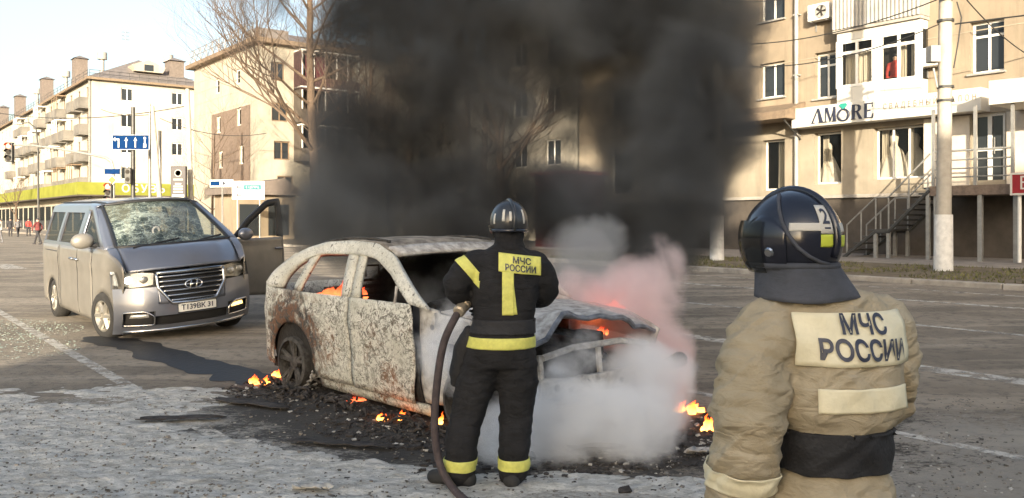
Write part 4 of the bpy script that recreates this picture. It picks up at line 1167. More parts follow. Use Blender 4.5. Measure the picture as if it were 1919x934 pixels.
# ---------------------------------------------------------------- poles, signals and signs down the street
def gpt(px, d): 
    p = at(px, 400, d); return Vector((p.x, p.y, ground_z(p.x, p.y)))
def ztop(py, d): return CAMH - (py - HORIZON) * d / FPX
pole(gpt(250, 60), ztop(205, 60), .17, .13, "dark pole carrying the blue lane sign", False, "street poles", mt="steel_dark")
pole(gpt(281, 62), ztop(200, 62), .14, .08, "thin grey pole right behind the blue lane sign", False, "street poles", mt="steel_grey")
pole(gpt(306, 60), ztop(204, 60), .19, .13, "pale concrete pole leaning to the left beside the blue lane sign", False, "street poles", lean=(-.75, 0))
pole(gpt(361, 58), ztop(172, 58), .19, .14, "tall pale concrete pole between the apartment block and the corner building", False, "street poles", lean=(-.33, 0))
pole(gpt(300, 61), ztop(250, 61), .13, .12, "short grey pole standing close behind the leaning concrete pole", False, "street poles", mt="steel_grey")
bs = empty("lane_sign", at(246, 267, 59.7), 0, "wide blue lane sign with white arrows on the dark pole", "sign")
mb = MB(); mb.box((0, 0, 0), (2.65, .06, 1.05)); mb.build("board", M["sign_blue"], bs)
mb = MB()
for (c, s) in (((0, -.04, .51), (2.65, .02, .03)), ((0, -.04, -.51), (2.65, .02, .03)), ((-1.3, -.04, 0), (.05, .02, .96)), ((1.3, -.04, 0), (.05, .02, .96)), ): mb.box(c, s)
mb.build("border", M["sign_white"], bs)
FQ = lambda t, z, d: Vector((t, -.036 - d, z))
mb = MB()
def arrow(x):
    mb.prism([(x - .04, -.36), (x + .04, -.36), (x + .04, .12), (x - .04, .12)], FQ, 0, .012); mb.prism([(x - .12, .1), (x + .12, .1), (x, .36)], FQ, 0, .013)
arrow(-.32); arrow(.32)
mb.prism([(-.9, -.38), (-.8, -.38), (-.8, .25), (-.9, .25)], FQ, 0, .012); mb.prism([(-.9, .15), (-.9, .25), (-1.1, .25), (-1.1, .15)], FQ, 0, .013); mb.prism([(-1.08, .05), (-1.08, .36), (-1.24, .2)], FQ, 0, .014)
mb.prism([(.88, -.36), (1.08, -.36), (1.08, -.1), (.88, -.1)], FQ, 0, .012); mb.prism([(.93, -.1), (1.03, -.1), (1.03, .2), (.93, .2)], FQ, 0, .013)
mb.lathe((.98, -.036, .28), [(.09, 0), (.09, .012)], (0, -1, 0), 14)
mb.build("arrow", M["sign_white"], bs)
# traffic signal on a mast arm
tl = empty("traffic_signal_mast", gpt(213, 44), 0, "curved mast arm reaching over the road with a red traffic light at its end", "traffic light")
bz = tl.location.z; zz = lambda py: ztop(py, 44) - bz
xx = lambda px: (px - 213) / FPX * 44
mb = MB(); mb.tube([(0, 0, 0), (0, 0, zz(318)), (xx(209), 0, zz(303)), (xx(198), 0, zz(296)), (xx(170), 0, zz(290)), (xx(110), 0, zz(279)), (xx(60), 0, zz(273)), (xx(24), 0, zz(272))], [.09, .08, .075, .07, .06, .055, .05, .05], 8); mb.build("mast", M["steel_grey"], tl, smooth=40)
def signal_head(parent, x, y, z, lit):
    h = MB(); h.box((x, y, z), (.36, .24, 1.0)); h = h.build("signal_head", M["steel_dark"], parent, bevel=.03)
    for i, dz in enumerate((.32, 0, -.32)):
        mb = MB(); mb.lathe((x, y - .121, z + dz), [(.13, 0), (.11, .03), (.001, .05)], (0, -1, 0), 14); mb.build("lens", M["lamp_red"] if i == lit else M["dark_room"], h)
        mb = MB(); mb.grid(lambda u, v: Vector((x + .15 * math.cos(math.pi * u), y - .12 - .18 * v, z + dz + .02 + .15 * math.sin(math.pi * u))), 8, 2); mb.build("visor", M["steel_dark"], h)
signal_head(tl, xx(20), -.05, zz(286), 0)
mb = MB(); mb.box((xx(213), -.12, zz(322)), (.78, .05, .26)); ss = mb.build("street_plate", M["sign_blue"], tl)
mb = MB(); r = .27; cz_ = zz(338)
mb.prism([(-r, cz_), (0, cz_ - r), (r, cz_), (0, cz_ + r)], lambda t, z, d: Vector((t, -.1 - d, z)), 0, .04); mb.build("priority_plate", M["sign_white"], tl)
mb = MB(); r = .2; mb.prism([(-r, cz_), (0, cz_ - r), (r, cz_), (0, cz_ + r)], lambda t, z, d: Vector((t, -.141 - d, z)), 0, .01); mb.build("priority_diamond", M["sign_yellow"], tl)
signal_head(tl, xx(207), -.15, zz(362), 0)
# pedestrian signal on the dark pole
pg = empty("pedestrian_signal", at(241, 330, 59.5), 0, "black pedestrian signal box on the side of the dark pole", "traffic light")
mb = MB(); mb.box((0, 0, 0), (.42, .3, 1.1)); mb.build("case", M["steel_dark"], pg, bevel=.03)
mb = MB(); mb.lathe((0, -.15, .28), [(.15, 0), (.13, .03)], (0, -1, 0), 14); mb.lathe((0, -.15, -.25), [(.15, 0), (.13, .03)], (0, -1, 0), 14); mb.build("lens", M["dark_room"], pg)
# black advertising stele
se = empty("advertising_stele", gpt(336, 57), 0, "tall black advertising stele with pale text panels, in front of the green fascia", "sign")
sz = lambda py: ztop(py, 57) - se.location.z
mb = MB(); mb.box((0, 0, sz(312) / 2), (1.0, .3, sz(312))); mb.build("body", M["sign_dark"], se, bevel=.04)
mb = MB(); mb.lathe((0, -.152, sz(325)), [(.24, 0), (.24, .02), (.19, .02), (.19, .0)], (0, -1, 0), 18); mb.build("emblem", M["steel_grey"], se)
mb = MB()
for py in (337, 345, 350, 355, 360): mb.box((0, -.155, sz(py)), (.62 if py != 345 else .4, .02, .09))
mb.box((0, -.155, sz(368)), (.8, .02, .22)); mb.build("text_panel", M["sign_white"], se)
# street lamp on the far left
sl = empty("street_lamp", gpt(73, 62), 0, "thin curved street lamp before the balconies of the apartment block", "street lamp")
mb = MB(); zt_ = ztop(232, 62); mb.tube([(0, 0, 0), (-.05, 0, zt_ * .8), (-.2, 0, zt_ * .95), (-.7, 0, zt_), (-1.2, 0, zt_ - .05)], [.09, .07, .06, .05, .04], 6); mb.build("post", M["steel_dark"], sl, smooth=40)
mb = MB(); mb.box((-1.5, 0, zt_ - .08), (.7, .22, .12)); mb.build("lamp_head", M["steel_grey"], sl, bevel=.04)
# direction boards by the kiosk
ds = empty("direction_sign", gpt(466, 46), 0, "white direction board with two black arrows and a teal strip beside the smoke", "sign")
z_ = lambda py: ztop(py, 46) - ds.location.z
x_ = lambda px: (px - 466) / FPX * 46
mb = MB(); mb.box((0, 0, z_(357)), (1.75, .06, 1.0)); mb.build("board", M["sign_white"], ds)
FD = lambda t, z, d: Vector((t, -.033 - d, z))
mb = MB()
for py in (351, 366): zc_ = z_(py); mb.prism([(x_(443), zc_), (x_(447), zc_ + .12), (x_(447), zc_ + .04), (x_(453), zc_ + .04), (x_(453), zc_ - .04), (x_(447), zc_ - .04), (x_(447), zc_ - .12)], FD, 0, .01)
mb.build("arrow", M["letter_navy"], ds)
mb = MB(); mb.prism([(x_(458), z_(356)), (x_(490), z_(356)), (x_(490), z_(347)), (x_(458), z_(347))], FD, 0, .01); mb.build("strip", M["sign_teal"], ds)
vs, fs = text_geo("Е ЦЕПРЦ", .17, 1.0)
MB().add([Vector((x_(474) + p[0], -.047, z_(351.5) + p[1])) for p in vs], fs).build("lettering", M["sign_white"], ds, recalc=False)
mb = MB()
for x in (-.6, .6): mb.tube([(x, .06, 0), (x, .06, z_(342))], .05, 6)
mb.build("post", M["steel_grey"], ds)
d2 = empty("direction_sign", gpt(416, 47), -.35, "narrow white board with blue lettering left of the arrow board", "sign")
z_ = lambda py: ztop(py, 47) - d2.location.z
mb = MB(); mb.box((0, 0, z_(344)), (1.55, .06, .42)); mb.build("board", M["sign_white"], d2)
mb = MB(); mb.box((-.42, -.04, z_(344)), (.6, .02, .24)); mb.build("strip", M["sign_blue"], d2)
mb = MB(); mb.prism([(.1, z_(344) - .12), (.1, z_(344) + .12), (.3, z_(344))], FD, 0, .01); mb.build("arrow", M["letter_navy"], d2)
mb = MB(); mb.tube([(0, .06, 0), (0, .06, z_(340))], .05, 6); mb.build("post", M["steel_grey"], d2)
# cables over the far street
wire("c", at(345, 200, 58), at(-40, 205, 75), .8, "thin cable crossing in front of the far apartment block roof edge", .03)
wire("c", at(300, 222, 60), at(500, 250, 62), .6, "cable running from the leaning pole to the corner building", .025)
wire("c", at(282, 215, 62), at(190, 205, 90), .3, "short cable from the thin grey pole to the apartment gable", .03)
# pedestrians
small_person("person", gpt(71, 57), 1.3, "maroon_cloth", "dark_cloth", "person in a maroon coat striding across the far road", 1.75, .34)
small_person("person", gpt(20, 82), .4, "dark_cloth", "dark_cloth", "person in dark clothes standing near the thin bare tree", 1.75, .05)
small_person("person", gpt(34, 80), .9, "grey_cloth", "dark_cloth", "person in a grey jacket walking by the thin bare tree", 1.7, .2)
small_person("person", gpt(54, 84), .2, "red_cloth", "dark_cloth", "person in a red jacket under the green fascia", 1.68, .12)
small_person("person", gpt(1, 62), 1.9, "sign_white", "grey_cloth", "person in white clothes at the left edge of the photo", 1.7, .15)
# ---------------------------------------------------------------- vehicle materials
def scorched():
    m, t, b = nodes_of("scorched_paint")
    N, L = t.nodes, t.links
    tc = N.new("ShaderNodeTexCoord"); P = tc.outputs["Object"]
    def noise(sc, det=8, r=.65, dist=0.0):
        n = N.new("ShaderNodeTexNoise"); n.inputs["Scale"].default_value = sc; n.inputs["Detail"].default_value = det; n.inputs["Roughness"].default_value = r
        n.inputs["Distortion"].default_value = dist; L.new(P, n.inputs["Vector"]); return n.outputs[0]
    def mr(x, a, c, lo=0.0, hi=1.0):
        r = N.new("ShaderNodeMapRange"); r.inputs[1].default_value = a; r.inputs[2].default_value = c; r.inputs[3].default_value = lo; r.inputs[4].default_value = hi; L.new(x, r.inputs[0]); return r.outputs[0]
    def mix(f, a, c):
        q = N.new("ShaderNodeMix"); q.data_type = 'RGBA'; L.new(f, q.inputs[0])
        for i, z in ((6, a), (7, c)):
            if isinstance(z, tuple): q.inputs[i].default_value = (*z, 1)
            else: L.new(z, q.inputs[i])
        return q.outputs[2]
    def mul(a, c):
        q = N.new("ShaderNodeMath"); q.operation = 'MULTIPLY'; L.new(a, q.inputs[0])
        if isinstance(c, float): q.inputs[1].default_value = c
        else: L.new(c, q.inputs[1])
        return q.outputs[0]
    n1, n2, n3, n4 = noise(13, 9, .68, .8), noise(42, 6, .7), noise(2.3, 6, .6), noise(7, 5, .6, 1.2)
    sp = N.new("ShaderNodeSeparateXYZ"); L.new(P, sp.inputs[0])
    base = mix(mr(n3, .35, .65), (0.50, 0.49, 0.42), (0.70, 0.69, 0.62))
    rn = N.new("ShaderNodeMath"); rn.operation = 'SUBTRACT'; L.new(n4, rn.inputs[0]); rn.inputs[1].default_value = .5
    ra = N.new("ShaderNodeMath"); ra.operation = 'ABSOLUTE'; L.new(rn.outputs[0], ra.inputs[0])
    n5 = noise(15, 4, .55, 1.6)
    rn2 = N.new("ShaderNodeMath"); rn2.operation = 'SUBTRACT'; L.new(n5, rn2.inputs[0]); rn2.inputs[1].default_value = .5
    ra2 = N.new("ShaderNodeMath"); ra2.operation = 'ABSOLUTE'; L.new(rn2.outputs[0], ra2.inputs[0])
    pat = mul(mr(sp.outputs[2], 1.06, .92, .22, 1.0), mr(n3, .38, .56, .35, 1.0))
    base = mix(mul(mul(mr(ra2.outputs[0], .034, .012), .70), pat), base, (0.11, 0.105, 0.085))
    base = mix(mul(mul(mr(ra.outputs[0], .030, .010), .85), pat), base, (0.09, 0.085, 0.068))      # rims of burst blisters
    base = mix(mul(mul(mr(n1, .55, .59), .9), pat), base, (0.10, 0.092, 0.072))           # flaked patches
    base = mix(mul(mr(n2, .60, .63), .9), base, (0.06, 0.05, 0.042))
    low = mr(sp.outputs[2], .95, .3, .0, 1.0)
    base = mix(mul(mul(mr(n3, .50, .66), mr(n1, .44, .52)), low), base, (0.20, 0.085, 0.03))   # rust near the sills
    base = mix(mul(mr(n1, .36, .40, 1.0, .0), .8), base, (0.035, 0.03, 0.028))
    mp = N.new("ShaderNodeMapping"); mp.vector_type = 'TEXTURE'; mp.inputs["Location"].default_value = (-1.35, 0, .42); mp.inputs["Scale"].default_value = (.62, 50, .66); L.new(P, mp.inputs[0])
    ln = N.new("ShaderNodeVectorMath"); ln.operation = 'LENGTH'; L.new(mp.outputs[0], ln.inputs[0])
    sb_ = N.new("ShaderNodeMath"); sb_.operation = 'MULTIPLY_ADD'; L.new(n4, sb_.inputs[0]); sb_.inputs[1].default_value = 1.6; L.new(ln.outputs["Value"], sb_.inputs[2])
    base = mix(mul(mr(sb_.outputs[0], 1.82, 1.45), .93), base, mix(mr(n1, .45, .55), (0.03, 0.026, 0.024), (0.13, 0.06, 0.03)))   # burnt black round the rear wheel
    L.new(base, b.inputs["Base Color"]); b.inputs["Roughness"].default_value = .85
    ad = N.new("ShaderNodeMath"); L.new(n1, ad.inputs[0]); L.new(n2, ad.inputs[1])
    bp = N.new("ShaderNodeBump"); bp.inputs["Strength"].default_value = .6; bp.inputs["Distance"].default_value = .015
    L.new(ad.outputs[0], bp.inputs["Height"]); L.new(bp.outputs[0], b.inputs["Normal"])
    return m
M["scorched"] = scorched()
mat("scorched_roof", (0.36, 0.32, 0.26), 0.9, c2=(0.10, 0.085, 0.07), scale=7, bump=.4, bscale=25)
mat("burnt_white", (0.55, 0.53, 0.49), 0.85, c2=(0.22, 0.20, 0.18), scale=11, bump=.4)
mat("burnt_black", (0.02, 0.018, 0.016), 0.95, var=.5, scale=12, bump=.6)
mat("burnt_rim", (0.085, 0.08, 0.072), 0.9, c2=(0.018, 0.016, 0.015), scale=14, bump=.4)
mat("ash_grey", (0.30, 0.29, 0.28), .95, var=.4, scale=15, bump=.5)

# ---------------------------------------------------------------- burnt-out car
SR = Vector((-.641, 8.348, 0)); SA = math.atan2(-.714, .70)
suv = empty("burnt_car", SR, SA, "burnt-out pale crossover car with open window holes and scorched flaking paint", "car")
def cv(p): return Vector((p.x - 2.2, p.y, p.z))
def swid(x, z):
    wd = .92
    if x < .5: wd -= .20 * ((.5 - x) / .5) ** 2
    if x > 3.7: wd -= .16 * ((x - 3.7) / .6) ** 2
    if z > 1.0: wd -= .17 * ((z - 1.0) / .5) ** 1.3
    wd -= .05 * max(0, (.5 - z) / .35) ** 2
    wd += .02 * math.exp(-((z - .78) / .10) ** 2) - .012 * math.exp(-((z - .45) / .12) ** 2)
    return wd
def sside(sgn_, dz=0.0, crump=0.0):
    def f(p):
        q = swid(p[0], p[1]) - dz
        if crump: q -= crump * (.5 + .5 * mnoise.noise(Vector((p[0] * 5, p[1] * 6, 3))))
        dent = .012 * mnoise.noise(Vector((p[0] * 2.5, p[1] * 2.5, sgn_)))
        return Vector((p[0], sgn_ * (q + dent), p[1]))
    return f
arc = lambda cx, cz, r, a0, a1, n=16: [(cx + r * math.cos(math.radians(a0 + (a1 - a0) * i / n)), cz + r * math.sin(math.radians(a0 + (a1 - a0) * i / n))) for i in range(n + 1)]
doorcurve = [(1.27, .17), (1.27, .32), (1.21, .60), (1.12, .86), (1.0, 1.0)]
outer_rail = [(.06, 1.0), (.25, 1.07), (.42, 1.19), (.65, 1.325), (.9, 1.425), (1.25, 1.50), (1.7, 1.52), (2.1, 1.505), (2.4, 1.41), (2.72, 1.19), (3.03, .965)]
inner_rail = [(.66, 1.02), (.72, 1.15), (.85, 1.26), (1.0, 1.33), (1.25, 1.385), (1.7, 1.395), (2.05, 1.38), (2.2, 1.355), (2.45, 1.235), (2.79, 1.0)]
for sg_ in (-1, 1):
    F0 = sside(sg_)
    mb = MB(); ruled(mb, [(.12, .24), (.03, .45), (.02, .75), (.06, 1.02), (.5, 1.01), (.985, 1.005), (1.11, .86), (1.20, .60), (1.26, .32), (1.262, .17)], arc(.85, .28, .40, 190, -17, 24), 34, 8, F0)
    q = mb.build("rear_fender", M["scorched"], suv, True, .012, fn=cv)
    mb = MB(); ruled(mb, list(reversed(arc(.85, .28, .40, 190, -17, 24))), list(reversed(arc(.85, .28, .36, 190, -17, 24))), 24, 2, sside(sg_, .06)); mb.build("wheel_arch", M["burnt_black"], q, True, .01, fn=cv)
    mb = MB(); ruled(mb, doorcurve, [(1.895, .17), (1.897, .4), (1.89, .7), (1.875, .86), (1.865, 1.0)], 14, 12, F0)
    q = mb.build("rear_door", M["scorched"], suv, True, .014, fn=cv)
    pass
    mb = MB(); ruled(mb, [(1.915, .16), (1.917, .4), (1.91, .7), (1.895, .86), (1.885, 1.0)], [(2.82, .145), (2.86, .4), (2.87, .65), (2.85, .86), (2.80, 1.0)], 14, 16, F0)
    q = mb.build("front_door", M["scorched"], suv, True, .014, fn=cv)
    mb = MB(); ruled(mb, [(.45, .20), (1.9, .18), (2.9, .16)], [(.3, .99), (1.9, .985), (2.78, .985)], 20, 6, sside(sg_, .045)); mb.build("inner_lining", M["burnt_black"], suv, True, .01, fn=cv)
    mb = MB(); ruled(mb, [(1.26, .07), (2.98, .05)], [(1.27, .165), (2.96, .142)], 12, 2, sside(sg_, .03)); mb.build("sill", M["scorched"], suv, True, .03, fn=cv)
    mb = MB(); ruled(mb, outer_rail, inner_rail, 40, 4, F0); mb.build("roof_frame", M["scorched"], suv, True, .05, fn=cv)
    mb = MB(); ruled(mb, [(.86, 1.0), (1.06, 1.40)], [(.985, 1.0), (1.20, 1.40)], 8, 2, sside(sg_, .012)); mb.build("window_pillar", M["scorched"], suv, True, .03, fn=cv)
    mb = MB(); ruled(mb, [(1.74, 1.0), (1.70, 1.41)], [(1.88, 1.0), (1.85, 1.41)], 8, 2, sside(sg_, .008)); ruled(mb, [(1.90, 1.0), (1.87, 1.41)], [(2.03, 1.0), (1.98, 1.40)], 8, 2, sside(sg_, .012)); mb.build("center_pillar", M["scorched"], suv, True, .03, fn=cv)
    mb = MB(); mb.tube([F0((2.60, .99)), F0((2.585, 1.14))], .013, 6); mb.build("window_bar", M["burnt_white"], suv, fn=cv)
    # hinge pillar left bare where the fender burnt away
    mb = MB(); ruled(mb, [(2.835, .15), (2.875, .5), (2.88, .8), (2.84, .99)], [(3.16, .17), (3.2, .5), (3.17, .8), (3.09, .96)], 16, 5, sside(sg_, .07)); q = mb.build("hinge_pillar", M["burnt_white"], suv, True, .02, fn=cv)
    mb = MB()
    for (x, z, r) in ((3.05, .82, .025), (3.09, .70, .03), (3.06, .55, .022), (3.1, .42, .026), (3.07, .30, .02)):
        p = F0((x, z)); p.y -= sg_ * .062; mb.lathe(p, [(r, 0), (r * .9, .006)], (0, sg_, 0), 10)
    mb.build("bolt_hole", M["burnt_black"], q, fn=cv)
    mb = MB(); ruled(mb, [(3.1, .72), (3.4, .70), (3.75, .66), (4.1, .58)], [(3.06, .94), (3.4, .93), (3.8, .88), (4.16, .76)], 16, 6, sside(sg_, .0, .09)); mb.build("front_fender", M["burnt_white"], suv, True, .012, fn=cv)
# roof skin
def roofz(x): 
    pts = [(.2, 1.05), (.42, 1.19), (.65, 1.325), (.9, 1.425), (1.25, 1.50), (1.7, 1.52), (2.1, 1.505), (2.4, 1.41)]
    for (a, za), (b_, zb_) in zip(pts, pts[1:]):
        if a <= x <= b_: return za + (zb_ - za) * (x - a) / (b_ - a)
    return pts[-1][1]
mb = MB()
def rfn(u, v):
    x = .62 + 1.70 * u; y = -.745 + 1.49 * v
    return Vector((x, y * (1.0 if x > .8 else .95), roofz(x) + .035 * (1 - (y / .76) ** 2) - .05 * max(0, mnoise.noise(Vector((x * 2, y * 2.2, 5)))) * (1 - (y / .75) ** 2)))
mb.grid(rfn, 22, 18); mb.build("roof", M["scorched_roof"], suv, True, .012, fn=cv)
mb = MB()
for s in (-1, 1): mb.tube([Vector((x, s * .64, roofz(x) + .028)) for x in (.8, 1.1, 1.5, 1.9, 2.15)], .013, 6)
mb.build("roof_bar", M["burnt_rim"], suv, fn=cv)
mb = MB(); mb.grid(lambda u, v: Vector((2.27 + .12 * v + .03 * (1 - (2 * u - 1) ** 2), -.74 + 1.48 * u, 1.475 - .075 * v + .03 * (1 - (2 * u - 1) ** 2))), 14, 3); mb.build("windscreen_header", M["burnt_white"], suv, True, .03, fn=cv)
# tailgate
mb = MB(); mb.grid(lambda u, v: Vector((.05 + .06 * (2 * u - 1) ** 2 - .03 * v, -.75 + 1.5 * u, .3 + .72 * v)), 12, 6); mb.build("tailgate", M["scorched"], suv, True, .02, fn=cv)
mb = MB(); mb.grid(lambda u, v: Vector((.06 + .62 * v + .03 * (2 * u - 1) ** 2, -.78 + 1.56 * u, 1.02 + .33 * v)), 10, 1)
mb.f = [f for i, f in enumerate(mb.f) if i in (0, 9)]; mb.mi = [0] * len(mb.f); mb.build("tailgate_frame", M["scorched"], suv, True, .03, fn=cv)
# floor, firewall, dash, seats
mb = MB(); mb.box((1.95, 0, .20), (3.4, 1.55, .10)); mb.box((3.10, 0, .55), (.06, 1.5, .70)); mb.box((.6, 0, .45), (.9, 1.3, .4)); mb.build("floor_pan", M["burnt_black"], suv, fn=cv)
mb = MB(); mb.tube([(2.85, -.72, .92), (2.8, -.3, .95), (2.82, .3, .93), (2.85, .72, .92)], [.09, .11, .10, .09], 8); mb.tube([(2.6, .36, .92), (2.45, .36, 1.0)], .03, 6); mb.build("dashboard", M["burnt_black"], suv, fn=cv, smooth=40)
for y in (-.38, .38):
    mb = MB(); mb.tube([(1.75, y - .2, .35), (1.62, y - .2, .75), (1.52, y - .17, 1.12), (1.52, y + .17, 1.12), (1.62, y + .2, .75), (1.75, y + .2, .35)], .022, 6)
    for i in range(5): mb.tube([(1.72 - .035 * i, y - .2, .45 + .13 * i), (1.72 - .035 * i, y + .2, .45 + .13 * i)], .009, 4)
    mb.box((1.95, y, .38), (.5, .42, .05)); mb.tube([(1.5, y - .08, 1.15), (1.49, y - .08, 1.26), (1.49, y + .08, 1.26), (1.5, y + .08, 1.15)], .012, 5)
    mb.build("seat_frame", M["burnt_rim"], suv, fn=cv)
mb = MB(); mb.tube([(.98, -.55, .4), (.9, -.55, 1.0), (.9, .55, 1.0), (.98, .55, .4)], .025, 6)
for i in range(4): mb.tube([(.95 - .02 * i, -.55, .5 + .14 * i), (.95 - .02 * i, .55, .5 + .14 * i)], .01, 4)
mb.build("rear_seat_frame", M["burnt_rim"], suv, fn=cv)
# hood, crumpled upwards at the front
def hoodfn(u, v):
    x = 3.08 + 1.05 * u; y = -.80 + 1.6 * v
    z = .955 - .06 * u + .03 * (1 - (y / .8) ** 2)
    e = u ** 3
    fr = .12 * math.exp(-((y + .42) / .16) ** 2) - .07 * math.exp(-((y + .72) / .12) ** 2) + .05 * math.exp(-((y - .05) / .3) ** 2) - .10 * max(0, (y - .3) / .5)
    z += e * fr + .035 * mnoise.noise(Vector((x * 4, y * 5, 1))) * (.3 + u)
    return Vector((x + .05 * e * math.sin(y * 7), y, z - .03 * u))
mb = MB(); mb.grid(hoodfn, 22, 26); mb.build("hood", M["burnt_white"], suv, True, .012, fn=cv)
mb = MB(); mb.tube([hoodfn(1, v / 14) + Vector((.006, 0, -.02)) for v in range(15)], [.022] * 15, 6); mb.build("hood_edge", mat("burnt_edge", (.13, .14, .16), .6, var=.6, scale=9), suv, fn=cv, smooth=40)
# engine bay and front structure
mb = MB(); mb.box((3.55, .0, .50), (.6, .75, .35)); mb.box((3.6, -.25, .70), (.35, .2, .1)); mb.tube([(3.3, -.3, .74), (3.6, .1, .76), (3.8, .4, .66)], .04, 6); mb.box((3.62, .42, .62), (.26, .22, .22)); mb.build("engine", M["burnt_black"], suv, fn=cv, bevel=.03)
mb = MB()
for s in (-1, 1): mb.box((3.65, s * .5, .38), (1.0, .1, .13))
mb.build("side_rail", M["burnt_rim"], suv, fn=cv, bevel=.02)
mb = MB(); mb.grid(lambda u, v: Vector((4.18 + .10 * (1 - (2 * u - 1) ** 2), -.72 + 1.46 * u, .36 + .14 * v + .015 * mnoise.noise(Vector((u * 9, v, 0))))), 24, 3); mb.build("bumper_beam", M["burnt_white"], suv, True, .06, fn=cv)
mb = MB()
for (y, z, r) in ((-.6, .44, .03), (-.47, .41, .025), (-.3, .45, .03), (.1, .42, .025), (.3, .45, .02)): mb.lathe((4.18 + .10 * (1 - (y / .73) ** 2) + .003, y, z), [(r, 0), (r * .8, .01)], (1, 0, 0), 10)
mb.build("bolt_hole", M["burnt_black"], suv, fn=cv)
mb = MB(); mb.tube([(4.12, -.66, .66), (4.1, -.3, .70), (4.1, .3, .70), (4.12, .66, .64)], .028, 6)
for y, x in ((-.66, 4.12), (.0, 4.15), (.62, 4.12)): mb.tube([(x, y, .38), (x - .03, y, .68)], .025, 6)
mb.tube([(4.22, -.62, .30), (4.32, .1, .28), (4.2, .62, .34)], .022, 6); mb.tube([(4.27, -.38, .50), (4.30, -.12, .30)], .02, 6)
mb.build("radiator_frame", M["burnt_white"], suv, fn=cv)
mb = MB(); mb.capsule((4.2, .74, .44), (4.32, .86, .50), .05, .07, 8); mb.build("bumper_stub", M["burnt_black"], suv, fn=cv, smooth=True)
def burnt_wheel(x, y, s):
    r = empty("wheel", (x - 2.2, y, .265), 0); r.parent = suv
    mb = MB(); mb.lathe((0, s * .02, 0), [(.255, -.1), (.265, -.1), (.265, .1), (.23, .11), (.225, .0)], (0, s, 0), 28, cap=False)
    for k_ in range(5):
        a = k_ * 1.2566 + .3
        for da in (-.17, .17): mb.tube([(.06 * math.cos(a), s * .07, .06 * math.sin(a)), (.235 * math.cos(a + da), s * .10, .235 * math.sin(a + da))], [.03, .022], 6)
    mb.lathe((0, s * .05, 0), [(.075, 0), (.07, .04), (.02, .05)], (0, s, 0), 14)
    mb.build("rim", M["burnt_rim"], r, smooth=40)
    mb = MB(); mb.lathe((0, 0, 0), [(.16, 0), (.16, .03)], (0, s, 0), 20); mb.build("brake_disc", M["burnt_black"], r)
    mb = MB()
    rn = random.Random(int(x * 10))
    for k_ in range(26):
        a = rn.uniform(3.6, 5.9); mb.tube([(.28 * math.cos(a), rn.uniform(-.1, .12), .28 * math.sin(a)), (.30 * math.cos(a + .3), rn.uniform(-.1, .14), .27 * math.sin(a + .3))], .012, 4)
    mb.build("tyre_wire", M["ash_grey"], r)
for (x, y, s) in ((.85, -.80, -1), (.85, .80, 1), (3.49, -.78, -1), (3.49, .80, 1)): burnt_wheel(x, y, s)

